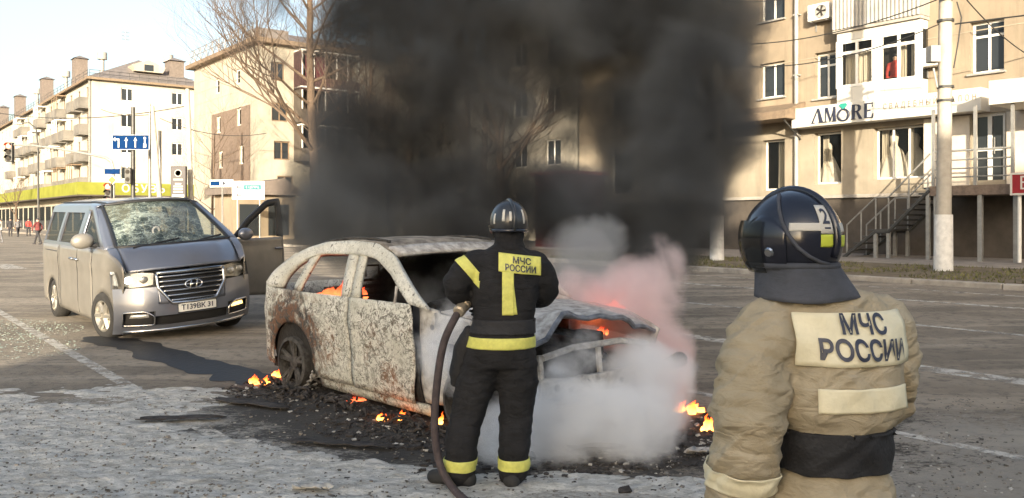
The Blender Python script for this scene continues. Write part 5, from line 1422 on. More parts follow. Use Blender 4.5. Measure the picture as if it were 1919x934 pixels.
# ---------------------------------------------------------------- silver van
mat("van_paint", (0.17, 0.185, 0.225), 0.30, 0.45, var=.06, scale=2.0, coat=.5)
mat("van_dusty", (0.23, 0.215, 0.19), 0.45, 0.30, var=.12, scale=3.0, coat=.2)
mat("black_trim", (0.018, 0.018, 0.019), 0.5, var=.2)
mat("chrome", (0.62, 0.62, 0.62), 0.2, 1.0, var=.05)
mat("tyre", (0.022, 0.021, 0.02), .9, var=.3, scale=10, bump=.3)
mat("rim_metal", (0.36, 0.34, 0.30), .4, .7, var=.2)
mat("lamp_clear", (0.62, 0.62, 0.60), .12, .4, var=.15, scale=14)
mat("plate_white", (0.72, 0.72, 0.68), .4, var=.08)
emit("headlight_on", (1.0, 0.93, 0.78), 3.0)
emit("fog_on", (1.0, 0.62, 0.18), 1.6)
def cracked_glass():
    m, t, b = nodes_of("cracked_glass")
    N, L = t.nodes, t.links
    tc = N.new("ShaderNodeTexCoord")
    vo = N.new("ShaderNodeTexVoronoi"); vo.feature = 'DISTANCE_TO_EDGE'; vo.inputs["Scale"].default_value = 9
    no = N.new("ShaderNodeTexNoise"); no.inputs["Scale"].default_value = 5; no.inputs["Detail"].default_value = 7; no.inputs["Roughness"].default_value = .7
    L.new(tc.outputs["Object"], no.inputs["Vector"])
    ad = N.new("ShaderNodeVectorMath"); ad.operation = 'MULTIPLY_ADD'
    L.new(no.outputs["Color"], ad.inputs[0]); ad.inputs[1].default_value = (.3, .3, .3); L.new(tc.outputs["Object"], ad.inputs[2]); L.new(ad.outputs[0], vo.inputs["Vector"])
    mp = N.new("ShaderNodeMapping"); mp.inputs["Location"].default_value = (-1.35, .35, -1.6); mp.inputs["Scale"].default_value = (1, 1, 1)
    L.new(tc.outputs["Object"], mp.inputs[0])
    ln = N.new("ShaderNodeVectorMath"); ln.operation = 'LENGTH'; L.new(mp.outputs[0], ln.inputs[0])
    near = N.new("ShaderNodeMapRange"); near.inputs[1].default_value = .25; near.inputs[2].default_value = 1.35; near.inputs[3].default_value = 1.0; near.inputs[4].default_value = .32
    L.new(ln.outputs["Value"], near.inputs[0])
    cr = N.new("ShaderNodeMapRange"); cr.inputs[1].default_value = .05; cr.inputs[2].default_value = .0; L.new(vo.outputs[0], cr.inputs[0])
    nb = N.new("ShaderNodeMapRange"); nb.inputs[1].default_value = .42; nb.inputs[2].default_value = .62; L.new(no.outputs[0], nb.inputs[0])
    ml = N.new("ShaderNodeMath"); ml.operation = 'MULTIPLY'; ad2 = N.new("ShaderNodeMath"); ad2.operation = 'ADD'; ad2.use_clamp = True
    L.new(cr.outputs[0], ad2.inputs[0]); 
    h2 = N.new("ShaderNodeMath"); h2.operation = 'MULTIPLY'; L.new(nb.outputs[0], h2.inputs[0]); h2.inputs[1].default_value = .55; L.new(h2.outputs[0], ad2.inputs[1])
    L.new(ad2.outputs[0], ml.inputs[0]); L.new(near.outputs[0], ml.inputs[1])
    mx = N.new("ShaderNodeMix"); mx.data_type = 'RGBA'; mx.inputs[6].default_value = (.06, .085, .072, 1); mx.inputs[7].default_value = (.50, .58, .52, 1)
    L.new(ml.outputs[0], mx.inputs[0]); L.new(mx.outputs[2], b.inputs["Base Color"]); b.inputs["Roughness"].default_value = .08
    rr = N.new("ShaderNodeMapRange"); rr.inputs[3].default_value = .06; rr.inputs[4].default_value = .6; L.new(ml.outputs[0], rr.inputs[0]); L.new(rr.outputs[0], b.inputs["Roughness"])
    bp = N.new("ShaderNodeBump"); bp.inputs["Strength"].default_value = .5; bp.inputs["Distance"].default_value = .02; L.new(ml.outputs[0], bp.inputs["Height"]); L.new(bp.outputs[0], b.inputs["Normal"])
    tr = N.new("ShaderNodeBsdfTransparent"); tr.inputs[0].default_value = (.75, .82, .78, 1); ms = N.new("ShaderNodeMixShader")
    tf = N.new("ShaderNodeMapRange"); tf.inputs[3].default_value = .55; tf.inputs[4].default_value = .05; L.new(ml.outputs[0], tf.inputs[0]); L.new(tf.outputs[0], ms.inputs[0])
    L.new(b.outputs[0], ms.inputs[1]); L.new(tr.outputs[0], ms.inputs[2]); L.new(ms.outputs[0], N["Material Output"].inputs[0])
    return m
M["cracked_glass"] = cracked_glass()

VR = Vector((-6.315, 14.496, 0)); VA = math.atan2(-.773, .635)
van = empty("silver_van", VR, VA, "silver minivan with a cracked windscreen, leaning onto its flat front wheel", "van")
van.scale = (1.05, 1.05, 1.03)
ROLL = .075
def vv(p): return Vector((p.x - 2.6, p.y - .02 * (p.z - .5), p.z + p.y * ROLL - (p.x - 2.6) * .012))
def vw(x, z):
    wd = .955
    if x < .35: wd -= .12 * ((.35 - x) / .35) ** 2
    if x > 4.1: wd -= .17 * ((x - 4.1) / .9) ** 2
    if z > 1.25: wd -= .20 * ((z - 1.25) / .7) ** 1.15
    wd -= .05 * max(0, (.5 - z) / .3) ** 2
    wd += .014 * math.exp(-((z - 1.08) / .05) ** 2)
    return wd
def vside(s, dz=0.0): return lambda p: Vector((p[0], s * (vw(p[0], p[1]) - dz), p[1]))
WX0, WX1, WR = 1.0, 4.2, .40
for s in (-1, 1):
    F0 = vside(s)
    mb = MB()
    ruled(mb, [(.10, .32), (.04, .6), (.03, 1.0), (.05, 1.30), (1.0, 1.31), (1.55, 1.31), (1.55, .8), (1.55, .26)], arc(WX0, .33, WR, 185, -10, 24), 40, 8, F0)
    ruled(mb, [(1.55, .26), (3.64, .24)], [(1.55, 1.31), (3.64, 1.32)], 20, 16, F0)
    ruled(mb, [(3.64, .24), (3.64, .8), (3.64, 1.32), (4.2, 1.335), (4.36, 1.33), (4.72, 1.20), (4.86, 1.09), (4.84, .8), (4.70, .40)], arc(WX1, .33, WR, 190, 4, 24), 40, 8, F0)
    body = mb.build("side_panel", M["van_dusty"], van, 50, .01, fn=vv)
    mb = MB()
    for cx in (WX0, WX1): ruled(mb, arc(cx, .33, WR, 190, -10, 24), arc(cx, .33, WR - .03, 190, -10, 24), 24, 1, vside(s, .012))
    mb.build("arch_trim", M["black_trim"], body, True, .05, fn=vv)
    # window band
    win = [(.32, 1.30, 1.36, 1.84), (1.44, 2.62, 1.36, 1.84)]
    mb = MB(); facade(mb, lambda t, z, d: F0((t, z)) - Vector((0, s * d, 0)), .05, 2.80, 1.31, 1.95, win, .03, tc=[.15 * i for i in range(1, 20)], zc=[1.45, 1.55, 1.65, 1.75, 1.9])
    mb.build("window_surround", M["van_paint"], van, 50, fn=vv)
    for o in win:
        mb = MB(); mb.grid(lambda u, v: vside(s, .028)((o[0] + (o[1] - o[0]) * u, o[2] + (o[3] - o[2]) * v)), 8, 4); mb.build("side_window", M["glass_tint"], van, True, fn=vv)
    mb = MB()
    apil_o = [(2.80, 1.95), (3.10, 1.94), (3.4, 1.80), (3.9, 1.55), (4.34, 1.335)]
    apil_i = [(2.80, 1.87), (3.02, 1.86), (3.28, 1.73), (3.72, 1.52), (4.02, 1.36)]
    ruled(mb, apil_o, apil_i, 24, 3, F0); ruled(mb, [(2.80, 1.315), (2.80, 1.87)], [(2.93, 1.315), (2.93, 1.87)], 8, 2, F0); ruled(mb, [(2.93, 1.315), (4.3, 1.335)], [(2.93, 1.36), (4.03, 1.36)], 14, 1, F0)
    mb.build("front_pillar", M["van_paint"], van, 50, .02, fn=vv)
    if s < 0:
        mb = MB(); ruled(mb, [(2.94, 1.365), (4.0, 1.365)], [(2.94, 1.86), (3.02, 1.855)], 10, 6, vside(s, .022)); mb.build("front_side_window", M["glass_tint"], van, True, fn=vv)
        mb = MB(); mb.tube([F0((2.72, 1.13)) + Vector((0, -.025, 0)), F0((2.9, 1.13)) + Vector((0, -.025, 0))], .022, 6); mb.tube([F0((2.42, 1.13)) + Vector((0, -.025, 0)), F0((2.6, 1.13)) + Vector((0, -.025, 0))], .022, 6); mb.build("handle", M["chrome"], van, fn=vv, smooth=True)
        mb = MB()
        for x in (1.50, 2.78, 3.66):
            mb.tube([F0((x, z)) + Vector((0, -.001, 0)) for z in (.30, .5, .7, .9, 1.1, 1.28)], .006, 4)
        mb.tube([F0((x, 1.20)) + Vector((0, -.001, 0)) for x in (.2, .6, 1.0, 1.4)], .008, 4)
        mb.build("panel_gap", M["black_trim"], body, fn=vv)
    else:
        mb = MB(); ruled(mb, [(2.94, 1.0), (3.95, 1.0)], [(2.94, 1.1), (3.95, 1.1)], 4, 1, vside(s, .3)); mb.build("door_opening", M["black_trim"], van, fn=vv)
    # mirror
    m0 = F0((3.85, 1.40))
    if s < 0:
        mb = MB(); mb.ellipsoid(m0 + Vector((.02, s * .20, .06)), (.09, .155, .115)); q = mb.build("mirror", M["van_dusty"], van, True, fn=vv)
        mb = MB(); mb.tube([m0 + Vector((0, 0, -.02)), m0 + Vector((0, s * .14, .0))], [.04, .03], 6); mb.build("mirror_arm", M["black_trim"], q, fn=vv)
# roof
def vroof(u, v):
    x = .05 + 3.08 * u; y = (2 * v - 1)
    hw = vw(x, 1.95) 
    return Vector((x, y * hw, 1.95 + .085 * (1 - abs(y) ** 3.0) - .05 * max(0, (.4 - x) / .4) ** 2 - .02 * max(0, (x - 2.6) / .5)))
mb = MB(); mb.grid(vroof, 24, 24); mb.build("roof", M["van_paint"], van, True, .01, fn=vv)
mb = MB()
for y in (-.62, .62): mb.tube([vroof(u / 10, (y / .76 + 1) / 2) + Vector((0, 0, .01)) for u in range(11)], .012, 4)
mb.build("roof_ditch", M["black_trim"], van, fn=vv)
mb = MB(); mb.grid(lambda u, v: Vector((.04 + .05 * (2 * u - 1) ** 2, -.86 + 1.72 * u, .35 + .95 * v)), 10, 4); mb.build("tailgate", M["van_dusty"], van, True, .02, fn=vv)
mb = MB(); mb.grid(lambda u, v: Vector((.05 + .05 * (2 * u - 1) ** 2, (-.84 + 1.68 * u) * (1 - .14 * v), 1.31 + .62 * v)), 10, 4); mb.build("rear_window", M["glass_tint"], van, True, fn=vv)
# windscreen
def wsn(u, v, o=0.0):
    y = 2 * u - 1
    bx, tx = 4.34 + .22 * (1 - y * y), 3.08 + .16 * (1 - y * y)
    hw = .80 + (.665 - .80) * v
    return Vector((bx + (tx - bx) * v + .05 * math.sin(math.pi * v) + o, y * hw, 1.345 + (1.935 - 1.345) * v + .04 * (1 - y * y) * v + o))
mb = MB(); mb.grid(lambda u, v: wsn(u, v), 24, 12); ws = mb.build("windscreen", M["cracked_glass"], van, True, fn=vv)
mb = MB()
ring = [wsn(u / 20, 0, .006) for u in range(21)] + [wsn(1, v / 10, .006) for v in range(1, 11)] + [wsn(1 - u / 20, 1, .006) for u in range(1, 21)] + [wsn(0, 1 - v / 10, .006) for v in range(1, 10)]
mb.tube(ring, .026, 6, closed=True); mb.build("windscreen_seal", M["black_trim"], ws, True, fn=vv)
mb = MB(); c_ = wsn(.36, .30, .01); mb.tube([c_ + Vector((.03 * math.cos(a * .524) * -.5, .05 * math.cos(a * .524), .055 * math.sin(a * .524))) for a in range(12)], .014, 5, closed=True); mb.build("bullet_ring", M["plate_white"], ws, fn=vv)
mb = MB()
for y0_, y1_ in ((-.62, .02), (.05, .66)): mb.tube([Vector((4.60 - .2 * y0_ ** 2, y0_, 1.335)), Vector((4.50 - .2 * y1_ ** 2, y1_, 1.42))], .014, 5)
mb.build("wiper", M["black_trim"], ws, fn=vv)
for s in (-1, 1):   # edge pillars of the screen
    mb = MB(); mb.grid(lambda u, v: wsn(0 if s < 0 else 1, v, .002).lerp(vside(s)((4.36 - 1.27 * v, 1.335 + .605 * v)), u), 3, 12); mb.build("screen_pillar", M["van_paint"], van, True, .01, fn=vv)
# front surface
def nose(y, z):
    a = abs(y) / .95
    return 5.14 - .40 * a ** 2.6 - .14 * max(0, (z - .55) / .55) ** 1.4 - .10 * max(0, (.45 - z) / .3) ** 2
def NF(p, o=0.0): return Vector((nose(p[0], p[1]) + o, p[0], p[1]))
def hood(u, v):
    y = (2 * v - 1); 
    p0 = Vector((4.36 + .22 * (1 - y * y), y * .80, 1.335 + .0)); ye = y * .80
    p1 = Vector((nose(ye, 1.03) + .01, ye, 1.045 - .03 * abs(y) ** 2))
    p = p0.lerp(p1, u); p.z += .085 * math.sin(math.pi * min(1, u * .93 + .07)) * (1 - .35 * y * y) + .02 * math.exp(-((abs(y) - .62) / .1) ** 2) * math.sin(math.pi * u); return p
mb = MB(); mb.grid(hood, 16, 28); mb.build("hood", M["van_paint"], van, True, .01, fn=vv)
for s in (-1, 1):
    mb = MB(); mb.grid(lambda u, v: hood(u, 0 if s < 0 else 1).lerp(vside(s)((4.36 + .50 * u, 1.335 - .245 * u)), v), 10, 5); mb.build("fender_top", M["van_paint"], van, True, .01, fn=vv)
# bumper skin with openings for grille and lower intake
bump_open = [(-.46, .46, .56, 1.0), (-.95, -.46, .80, 1.0), (.46, .95, .80, 1.0), (-.50, .50, .27, .40), (-.86, -.50, .27, .47), (.50, .86, .27, .47)]
mb = MB(); facade(mb, lambda t, z, d: NF((t, z), -d), -.95, .95, .17, 1.0, bump_open, .05, tc=[-.95 + .06 * i for i in range(1, 32)], zc=[.22, .32, .37, .43, .5, .62, .68, .74, .86, .92])
mb.build("bumper", M["van_paint"], van, 45, fn=vv)
mb = MB(); mb.grid(lambda u, v: NF((-.90 + 1.8 * u, .26 + .75 * v), -.055), 24, 8); mb.build("grille_backing", M["black_trim"], van, True, fn=vv)
mb = MB()   # body-colour corners that give the grille its shield shape
for s in (-1, 1):
    ruled(mb, [(s * .457, .563), (s * .457, .80)], [(s * .29, .56), (s * .445, .80)], 6, 5, lambda p: NF(p, -.004))
mb.build("grille_corner", M["van_paint"], van, 45, .02, fn=vv)
mb = MB()
for i in range(6):
    z = .60 + .066 * i; hw = .30 + .15 * min(1, (z - .56) / .22)
    pts_ = [NF((-hw + 2 * hw * q / 12, z), .0) for q in range(13)]
    mb.tube(pts_, .014, 5)
mb.build("grille_bar", M["chrome"], van, True, fn=vv)
mb = MB(); sh = [(-.46, .975), (-.455, .79), (-.30, .565), (0, .555), (.30, .565), (.455, .79), (.46, .975)]
mb.tube([NF(p, .012) for p in [tuple(q) for q in poly_interp(sh, 40)]], .022, 6); mb.tube([NF((-.46 + .92 * q / 14, .985), .014) for q in range(15)], .024, 6); mb.build("grille_surround", M["chrome"], van, True, fn=vv)
mb = MB(); ec = (.0, .80)
mb.tube([NF((ec[0] + .115 * math.cos(a * .2618), ec[1] + .062 * math.sin(a * .2618)), .035) for a in range(24)], .011, 6, closed=True)
mb.tube([NF((-.052, .752), .04), NF((-.03, .85), .04)], .012, 6); mb.tube([NF((.03, .75), .04), NF((.052, .848), .04)], .012, 6); mb.tube([NF((-.04, .795), .04), NF((.04, .805), .04)], .011, 6)
mb.build("emblem", M["chrome"], van, True, fn=vv)
def lampset(s):
    A = [(s * .50, .83), (s * .74, .805), (s * .93, .85)]; B = [(s * .475, .985), (s * .74, 1.02), (s * .945, 1.035)]
    mb = MB(); ruled(mb, A, B, 12, 6, lambda p: NF(p, -.045)); h = mb.build("headlight_housing", M["lamp_clear"], van, True, fn=vv)
    mb = MB(); mb.ellipsoid(NF((s * .77, .91), -.03), (.03, .06, .05)); mb.build("headlight", M["headlight_on"] if s < 0 else M["lamp_clear"], h, True, fn=vv)
    mb = MB(); mb.ellipsoid(NF((s * .60, .905), -.03), (.03, .06, .05)); mb.build("inner_lamp", M["lamp_clear"], h, True, fn=vv)
    mb = MB(); ruled(mb, A, B, 12, 6, lambda p: NF(p, .004)); mb.build("headlight_cover", M["glass_clear"], h, True, fn=vv)
    mb = MB(); ruled(mb, [(s * .52, .30), (s * .84, .31)], [(s * .55, .45), (s * .80, .455)], 8, 4, lambda p: NF(p, -.03)); q = mb.build("fog_surround", M["black_trim"], van, True, fn=vv)
    mb = MB(); ruled(mb, [(s * .57, .385), (s * .79, .39)], [(s * .58, .435), (s * .77, .44)], 6, 2, lambda p: NF(p, -.015)); mb.build("fog_light", M["fog_on"] if s > 0 else M["lamp_clear"], q, True, .01, fn=vv)
    mb = MB(); lp = [(s * .51, .28), (s * .86, .29), (s * .86, .47), (s * .62, .475), (s * .51, .40)]
    mb.tube([NF(tuple(p), .006) for p in poly_interp(lp + [lp[0]], 30)], .012, 5); mb.build("fog_trim", M["chrome"], q, True, fn=vv)
lampset(-1); lampset(1)
# broken gap under the right-hand headlight
mb = MB(); ruled(mb, [(-.93, .70), (-.60, .745)], [(-.95, .80), (-.58, .798)], 8, 3, lambda p: NF(p, -.03)); mb.build("broken_gap", M["black_trim"], van, True, fn=vv)
pr = empty("number_plate", (0, 0, 0)); pr.parent = van
mb = MB(); mb.grid(lambda u, v: NF((-.22 + .52 * u, .425 + .115 * v), .02), 6, 1); mb.build("plate", M["plate_white"], pr, False, .01, fn=vv)
vs, fs = text_geo("Т139ВК 31", .098, 1.0, bold=.0022)
MB().add([NF((.04 - (-p[0]) * .98, .482 + p[1]), .026) for p in vs], fs).build("lettering", M["letter_navy"], pr, fn=vv, recalc=False)
mb = MB(); brd = [(-.225, .42), (.305, .42), (.305, .545), (-.225, .545)]
mb.tube([NF(p, .022) for p in brd], .007, 4, closed=True); mb.build("border", M["black_trim"], pr, fn=vv)
mb = MB(); mb.tube([NF((-.85 + 1.7 * q / 16, .20), .004) for q in range(17)], .02, 6); mb.build("lip", M["chrome"], van, True, fn=vv)
mb = MB(); mb.box((2.55, 0, .36), (4.3, 1.55, .22)); mb.build("underbody", M["black_trim"], van, fn=vv)
# seats and pillars inside, seen through the glass
for x in (1.2, 2.2, 3.2):
    for y in (-.42, .42):
        mb = MB(); mb.limb([(x, y, .75), (x - .1, y, 1.1), (x - .2, y, 1.42)], [.18, .17, .12], 12, 3); mb.ellipsoid((x - .24, y, 1.60), (.06, .12, .10)); mb.box((x + .2, y, .75), (.5, .45, .16)); mb.build("seat", M["dark_cloth"], van, True, fn=vv)
mb = MB(); mb.grid(lambda u, v: Vector((4.28 - .55 * v, -.78 + 1.56 * u, 1.28 + .06 * math.sin(math.pi * v))), 8, 4); mb.build("dashboard", M["black_trim"], van, True, .04, fn=vv)
mb = MB(); mb.lathe((3.72, .42, 1.28), [(.18, 0), (.19, .012), (.18, .024)], (-.8, 0, .6), 20, cap=False); mb.build("steering_wheel", M["black_trim"], van, True, fn=vv)
# wheels
def wheel(x, y, z, s, steer=0.0, camber=0.0):
    r = empty("wheel", (x - 2.6, y, z)); r.parent = van; r.rotation_euler = (camber, 0, steer)
    mb = MB(); mb.lathe((0, 0, 0), [(.225, -.11), (.30, -.115), (.335, -.09), (.345, 0), (.335, .09), (.30, .115), (.225, .11)], (0, s, 0), 32, cap=False); mb.build("tyre", M["tyre"], r, True)
    mb = MB(); mb.lathe((0, 0, 0), [(.228, -.09), (.235, .10), (.215, .105), (.19, .05)], (0, s, 0), 28, cap=False)
    for k_ in range(6):
        a = k_ * 1.0472; mb.tube([(.05 * math.cos(a), s * .07, .05 * math.sin(a)), (.215 * math.cos(a), s * .085, .215 * math.sin(a))], [.045, .035], 6)
    mb.lathe((0, 0, 0), [(.20, .0), (.19, .03), (.07, .05), (.06, .085), (.01, .09)], (0, s, 0), 20)
    mb.build("rim", M["rim_metal"], r, smooth=40)
wheel(WX0, -.82, .325, -1); wheel(WX0, .82, .345, 1); wheel(WX1, -.86, .30, -1, .22, .06); wheel(WX1, .80, .345, 1, .22)
# open front door on the far side
dh = empty("front_door", (4.05 - 2.6, .965, ROLL * .95 - .01)); dh.parent = van
ang = math.radians(180 - 66); dh.rotation_euler = (0, 0, ang)     # local +x = from hinge to the rear edge
def dfn(p, o=0.0): 
    x, z = p
    return Vector((x, o - .05 * max(0, (z - 1.1)) ** 1.2 + .03 * math.sin(math.pi * min(1, max(0, (z - .3) / .9))), z))
dout = lambda p: dfn(p, .0)
mb = MB(); ruled(mb, [(0.0, .40), (1.13, .34)], [(-.02, 1.30), (1.15, 1.32)], 14, 16, lambda p: -1 * Vector((-p[0], dfn(p).y * 1.0, -p[1])))
mb.build("door_skin", M["van_dusty"], dh, 45, .05)
mb = MB(); nf_ = lambda p: Vector((p[0], -dfn(p).y, p[1]))
ruled(mb, [(-.02, 1.30), (.35, 1.64), (.80, 1.94), (1.10, 1.98), (1.14, 1.6), (1.15, 1.32)], [(.14, 1.33), (.42, 1.57), (.80, 1.82), (1.00, 1.86), (1.02, 1.6), (1.02, 1.33)], 26, 2, nf_); mb.build("window_frame", M["black_trim"], dh, True, .035)
mb = MB(); ruled(mb, [(.10, 1.33), (1.05, 1.33)], [(.80, 1.83), (1.02, 1.87)], 8, 5, nf_); mb.build("pane", M["glass_clear"], dh)
mb = MB(); mb.tube([nf_((.92, 1.13)) + Vector((0, -.03, 0)), nf_((1.08, 1.13)) + Vector((0, -.03, 0))], .02, 6); mb.build("handle", M["van_paint"], dh, True)
mb = MB(); mb.ellipsoid(nf_((.16, 1.36)) + Vector((.0, -.12, .02)), (.14, .09, .10)); mb.build("mirror", M["van_paint"], dh, True)
# ---------------------------------------------------------------- people
def cloth(name, c, c2, sc=5.0, bump=.5):
    m, t, b = nodes_of(name)
    N, L = t.nodes, t.links
    tc = N.new("ShaderNodeTexCoord")
    n = N.new("ShaderNodeTexNoise"); n.inputs["Scale"].default_value = sc; n.inputs["Detail"].default_value = 8; n.inputs["Roughness"].default_value = .65
    L.new(tc.outputs["Object"], n.inputs["Vector"])
    r = N.new("ShaderNodeValToRGB"); r.color_ramp.elements[0].position = .35; r.color_ramp.elements[1].position = .65
    r.color_ramp.elements[0].color = (*c2, 1); r.color_ramp.elements[1].color = (*c, 1)
    L.new(n.outputs[0], r.inputs[0]); L.new(r.outputs[0], b.inputs["Base Color"]); b.inputs["Roughness"].default_value = .9
    setin(b, "Specular IOR Level", .25)
    mp = N.new("ShaderNodeMapping"); mp.inputs["Scale"].default_value = (1, 1, 2.1); L.new(tc.outputs["Object"], mp.inputs[0])
    n2 = N.new("ShaderNodeTexNoise"); n2.inputs["Scale"].default_value = 11; n2.inputs["Detail"].default_value = 4; n2.inputs["Distortion"].default_value = .8; L.new(mp.outputs[0], n2.inputs["Vector"])
    n3 = N.new("ShaderNodeTexNoise"); n3.inputs["Scale"].default_value = 420; n3.inputs["Detail"].default_value = 2; L.new(tc.outputs["Object"], n3.inputs["Vector"])
    ad = N.new("ShaderNodeMath"); ad.operation = 'MULTIPLY_ADD'; L.new(n3.outputs[0], ad.inputs[0]); ad.inputs[1].default_value = .06; L.new(n2.outputs[0], ad.inputs[2])
    bp = N.new("ShaderNodeBump"); bp.inputs["Strength"].default_value = bump; bp.inputs["Distance"].default_value = .03; L.new(ad.outputs[0], bp.inputs["Height"]); L.new(bp.outputs[0], b.inputs["Normal"])
    MATS[name] = m
cloth("black_gear", (0.022, 0.022, 0.024), (0.012, 0.012, 0.013), 6, .6)
cloth("tan_gear", (0.41, 0.35, 0.25), (0.295, 0.25, 0.17), 4, .7)
cloth("flap_cloth", (0.085, 0.09, 0.108), (0.055, 0.06, 0.072), 8, .3)
mat("hi_vis", (0.60, 0.59, 0.14), .6, var=.12, scale=30)
mat("reflex_cream", (0.72, 0.66, 0.47), .55, var=.06, scale=14, bump=.15, bscale=60)
mat("belt_black", (0.012, 0.012, 0.014), .75, var=.2, scale=20, bump=.3)
mat("helmet_black", (0.012, 0.014, 0.024), .22, var=.3, scale=4, coat=.4)
mat("helmet_grey", (0.022, 0.024, 0.028), .34, var=.3, scale=9, coat=.3)
mat("rubber", (0.02, 0.02, 0.02), .8, var=.3)
mat("hose_rubber", (0.055, 0.04, 0.04), .75, var=.3, scale=18, bump=.3)
mat("brass", (0.36, 0.30, 0.22), .45, .6, var=.25)
mat("hi_vis_dim", (0.50, 0.56, 0.05), .6, var=.1)

def loft(mb, rings, n=28, sq=2.4):
    """closed body of super-elliptic rings (centre, rx, ry)"""
    vs, fs = [], []
    for c, rx, ry in rings:
        for k_ in range(n):
            th = 2 * math.pi * k_ / n; cs, sn = math.cos(th), math.sin(th)
            e = 2.0 / sq
            vs.append(Vector(c) + Vector((rx * math.copysign(abs(cs) ** e, cs), ry * math.copysign(abs(sn) ** e, sn), 0)))
    for j in range(len(rings) - 1):
        for k_ in range(n): fs.append((j * n + k_, j * n + (k_ + 1) % n, (j + 1) * n + (k_ + 1) % n, (j + 1) * n + k_))
    fs.append(tuple(range(n))[::-1]); fs.append(tuple((len(rings) - 1) * n + k_ for k_ in range(n)))
    mb.add(vs, fs)

def folds(amp, seed):
    def f(p):
        q = Vector((p.x * 5.0 + seed, p.y * 5.0, p.z * 13.0 + 2.0 * mnoise.noise(p * 3.0)))
        a = mnoise.noise(q); b_ = mnoise.noise(p * 17.0 + Vector((seed, 0, 0)))
        c = 1 - abs(mnoise.noise(Vector((p.x * 6 + seed * 2, p.y * 6, p.z * 9 + p.x * 5))))
        return amp * (a * .8 + b_ * .35 + (c - .75) * 1.1)
    return f

def folds2(p):
    base = folds(.014, 7.7)(p)
    arm = max(0.0, min(1.0, (abs(p.x + .02) - .17) / .06)) * max(0.0, min(1.0, (1.36 - p.z) / .1))
    q = Vector((p.x * 3.0, p.y * 3.0, p.z * 11.0 + (p.x + p.y) * 9.0))
    rid = 1.0 - 2.0 * abs(mnoise.noise(q))
    q2 = Vector((p.x * 4.0, p.y * 4.0 + 5.0, p.z * 15.0 - (p.x - p.y) * 11.0))
    rid2 = 1.0 - 2.0 * abs(mnoise.noise(q2))
    bl = math.exp(-((p.z - 1.14) / .05) ** 2) * (1 - arm)      # cloth bloused over the belt
    return base + arm * (.020 * max(0, rid - .35) + .012 * max(0, rid2 - .4)) + (1 - arm) * .008 * max(0, rid2 - .3) + bl * (.010 + .012 * mnoise.noise(Vector((p.x * 22, 3, p.z * 6))))

def hand(name, parent, M4, curl, material, side=1):
    """glove: palm and five bent fingers. local +x runs from the wrist to the knuckles, -z is the palm side, thumb on side*y"""
    mb = MB()
    L0 = (.088, .092, .088, .080); ys = [side * q for q in (.034, .011, -.012, -.034)]; fl_ = (.078, .086, .080, .062)
    for i in range(4):
        mb.capsule((-.005, ys[i] * .7, 0), (L0[i], ys[i], 0), .019, .0145, 8)
        p = Vector((L0[i], ys[i], 0)); a = curl[i] * .55
        for j, fr in enumerate((.45, .32, .26)):
            d = Vector((math.cos(a), 0, -math.sin(a))); q = p + d * fl_[i] * fr * 1.25
            mb.capsule(p, q, .0125 - .001 * j, .0118 - .001 * j, 8); p = q; a += curl[i] * (.95 if j == 0 else .7)
    p = Vector((.018, side * .03, -.004)); d = Vector((.62, side * .62, -.35)).normalized()
    q = p + d * .042; mb.capsule(p, q, .0185, .0145, 8)
    d2 = Vector((.80, side * .18, -.62)).normalized(); r_ = q + d2 * .034; mb.capsule(q, r_, .0140, .0125, 8)
    d3 = Vector((.75, -side * .15, -.70)).normalized(); mb.capsule(r_, r_ + d3 * .026, .0125, .0105, 8)
    mb.capsule((-.07, 0, 0), (0, 0, 0), .036, .032, 12)
    bm = remesh(mb, .0045, 2)
    bm.transform(M4)
    return bm_obj(bm, name, material, parent)

def frame(o, x, z):
    """matrix with local x along x, local z near z"""
    x = Vector(x).normalized(); z = Vector(z); z = (z - x * z.dot(x)).normalized(); y = z.cross(x)
    m = Matrix.Identity(4)
    for i in range(3): m[i][0], m[i][1], m[i][2], m[i][3] = x[i], y[i], z[i], o[i]
    return m

def onto_back(tree, x, z, off, side=-1):
    h = tree.ray_cast(Vector((x, side * 2.0, z)), Vector((0, -side, 0)))
    if h[0] is None: return Vector((x, 0, z))
    return h[0] + Vector((0, side * off, 0))

def back_patch(tree, name, x0, x1, z0, z1, off, mt, parent, tilt=0.0, nx=26, nz=10):
    mb = MB(); mb.grid(lambda u, v: onto_back(tree, x0 + (x1 - x0) * u, z0 + (z1 - z0) * v - tilt * ((x0 + (x1 - x0) * u) - (x0 + x1) / 2), off), nx, nz)
    # smooth the cloth patch a little so that it bridges the folds
    n = nx + 1
    for _ in range(3):
        new = [p.copy() for p in mb.v]
        for j in range(nz + 1):
            for i in range(nx + 1):
                nb = [mb.v[j2 * n + i2] for i2, j2 in ((i - 1, j), (i + 1, j), (i, j - 1), (i, j + 1)) if 0 <= i2 <= nx and 0 <= j2 <= nz]
                new[j * n + i].y = (mb.v[j * n + i].y + sum(q.y for q in nb) / len(nb)) / 2
        mb.v = new
    o = mb.build(name, mt, parent, True, .004)
    return o, BVHTree.FromPolygons([tuple(p) for p in mb.v], mb.f)

def back_text(tree, s, size, cx, cz, off, mt, parent, tilt=0.0, bold=.0, wide=None, space=1.0):
    vs, fs = text_geo(s, size, space, dense=.012, bold=bold)
    k_ = 1.0
    if wide: k_ = wide / (max(p[0] for p in vs) - min(p[0] for p in vs))
    mb = MB(); mb.add([onto_back(tree, cx + p[0] * k_, cz + p[1] - tilt * p[0] * k_, off) for p in vs], fs)
    return mb.build("lettering", mt, parent, recalc=False)

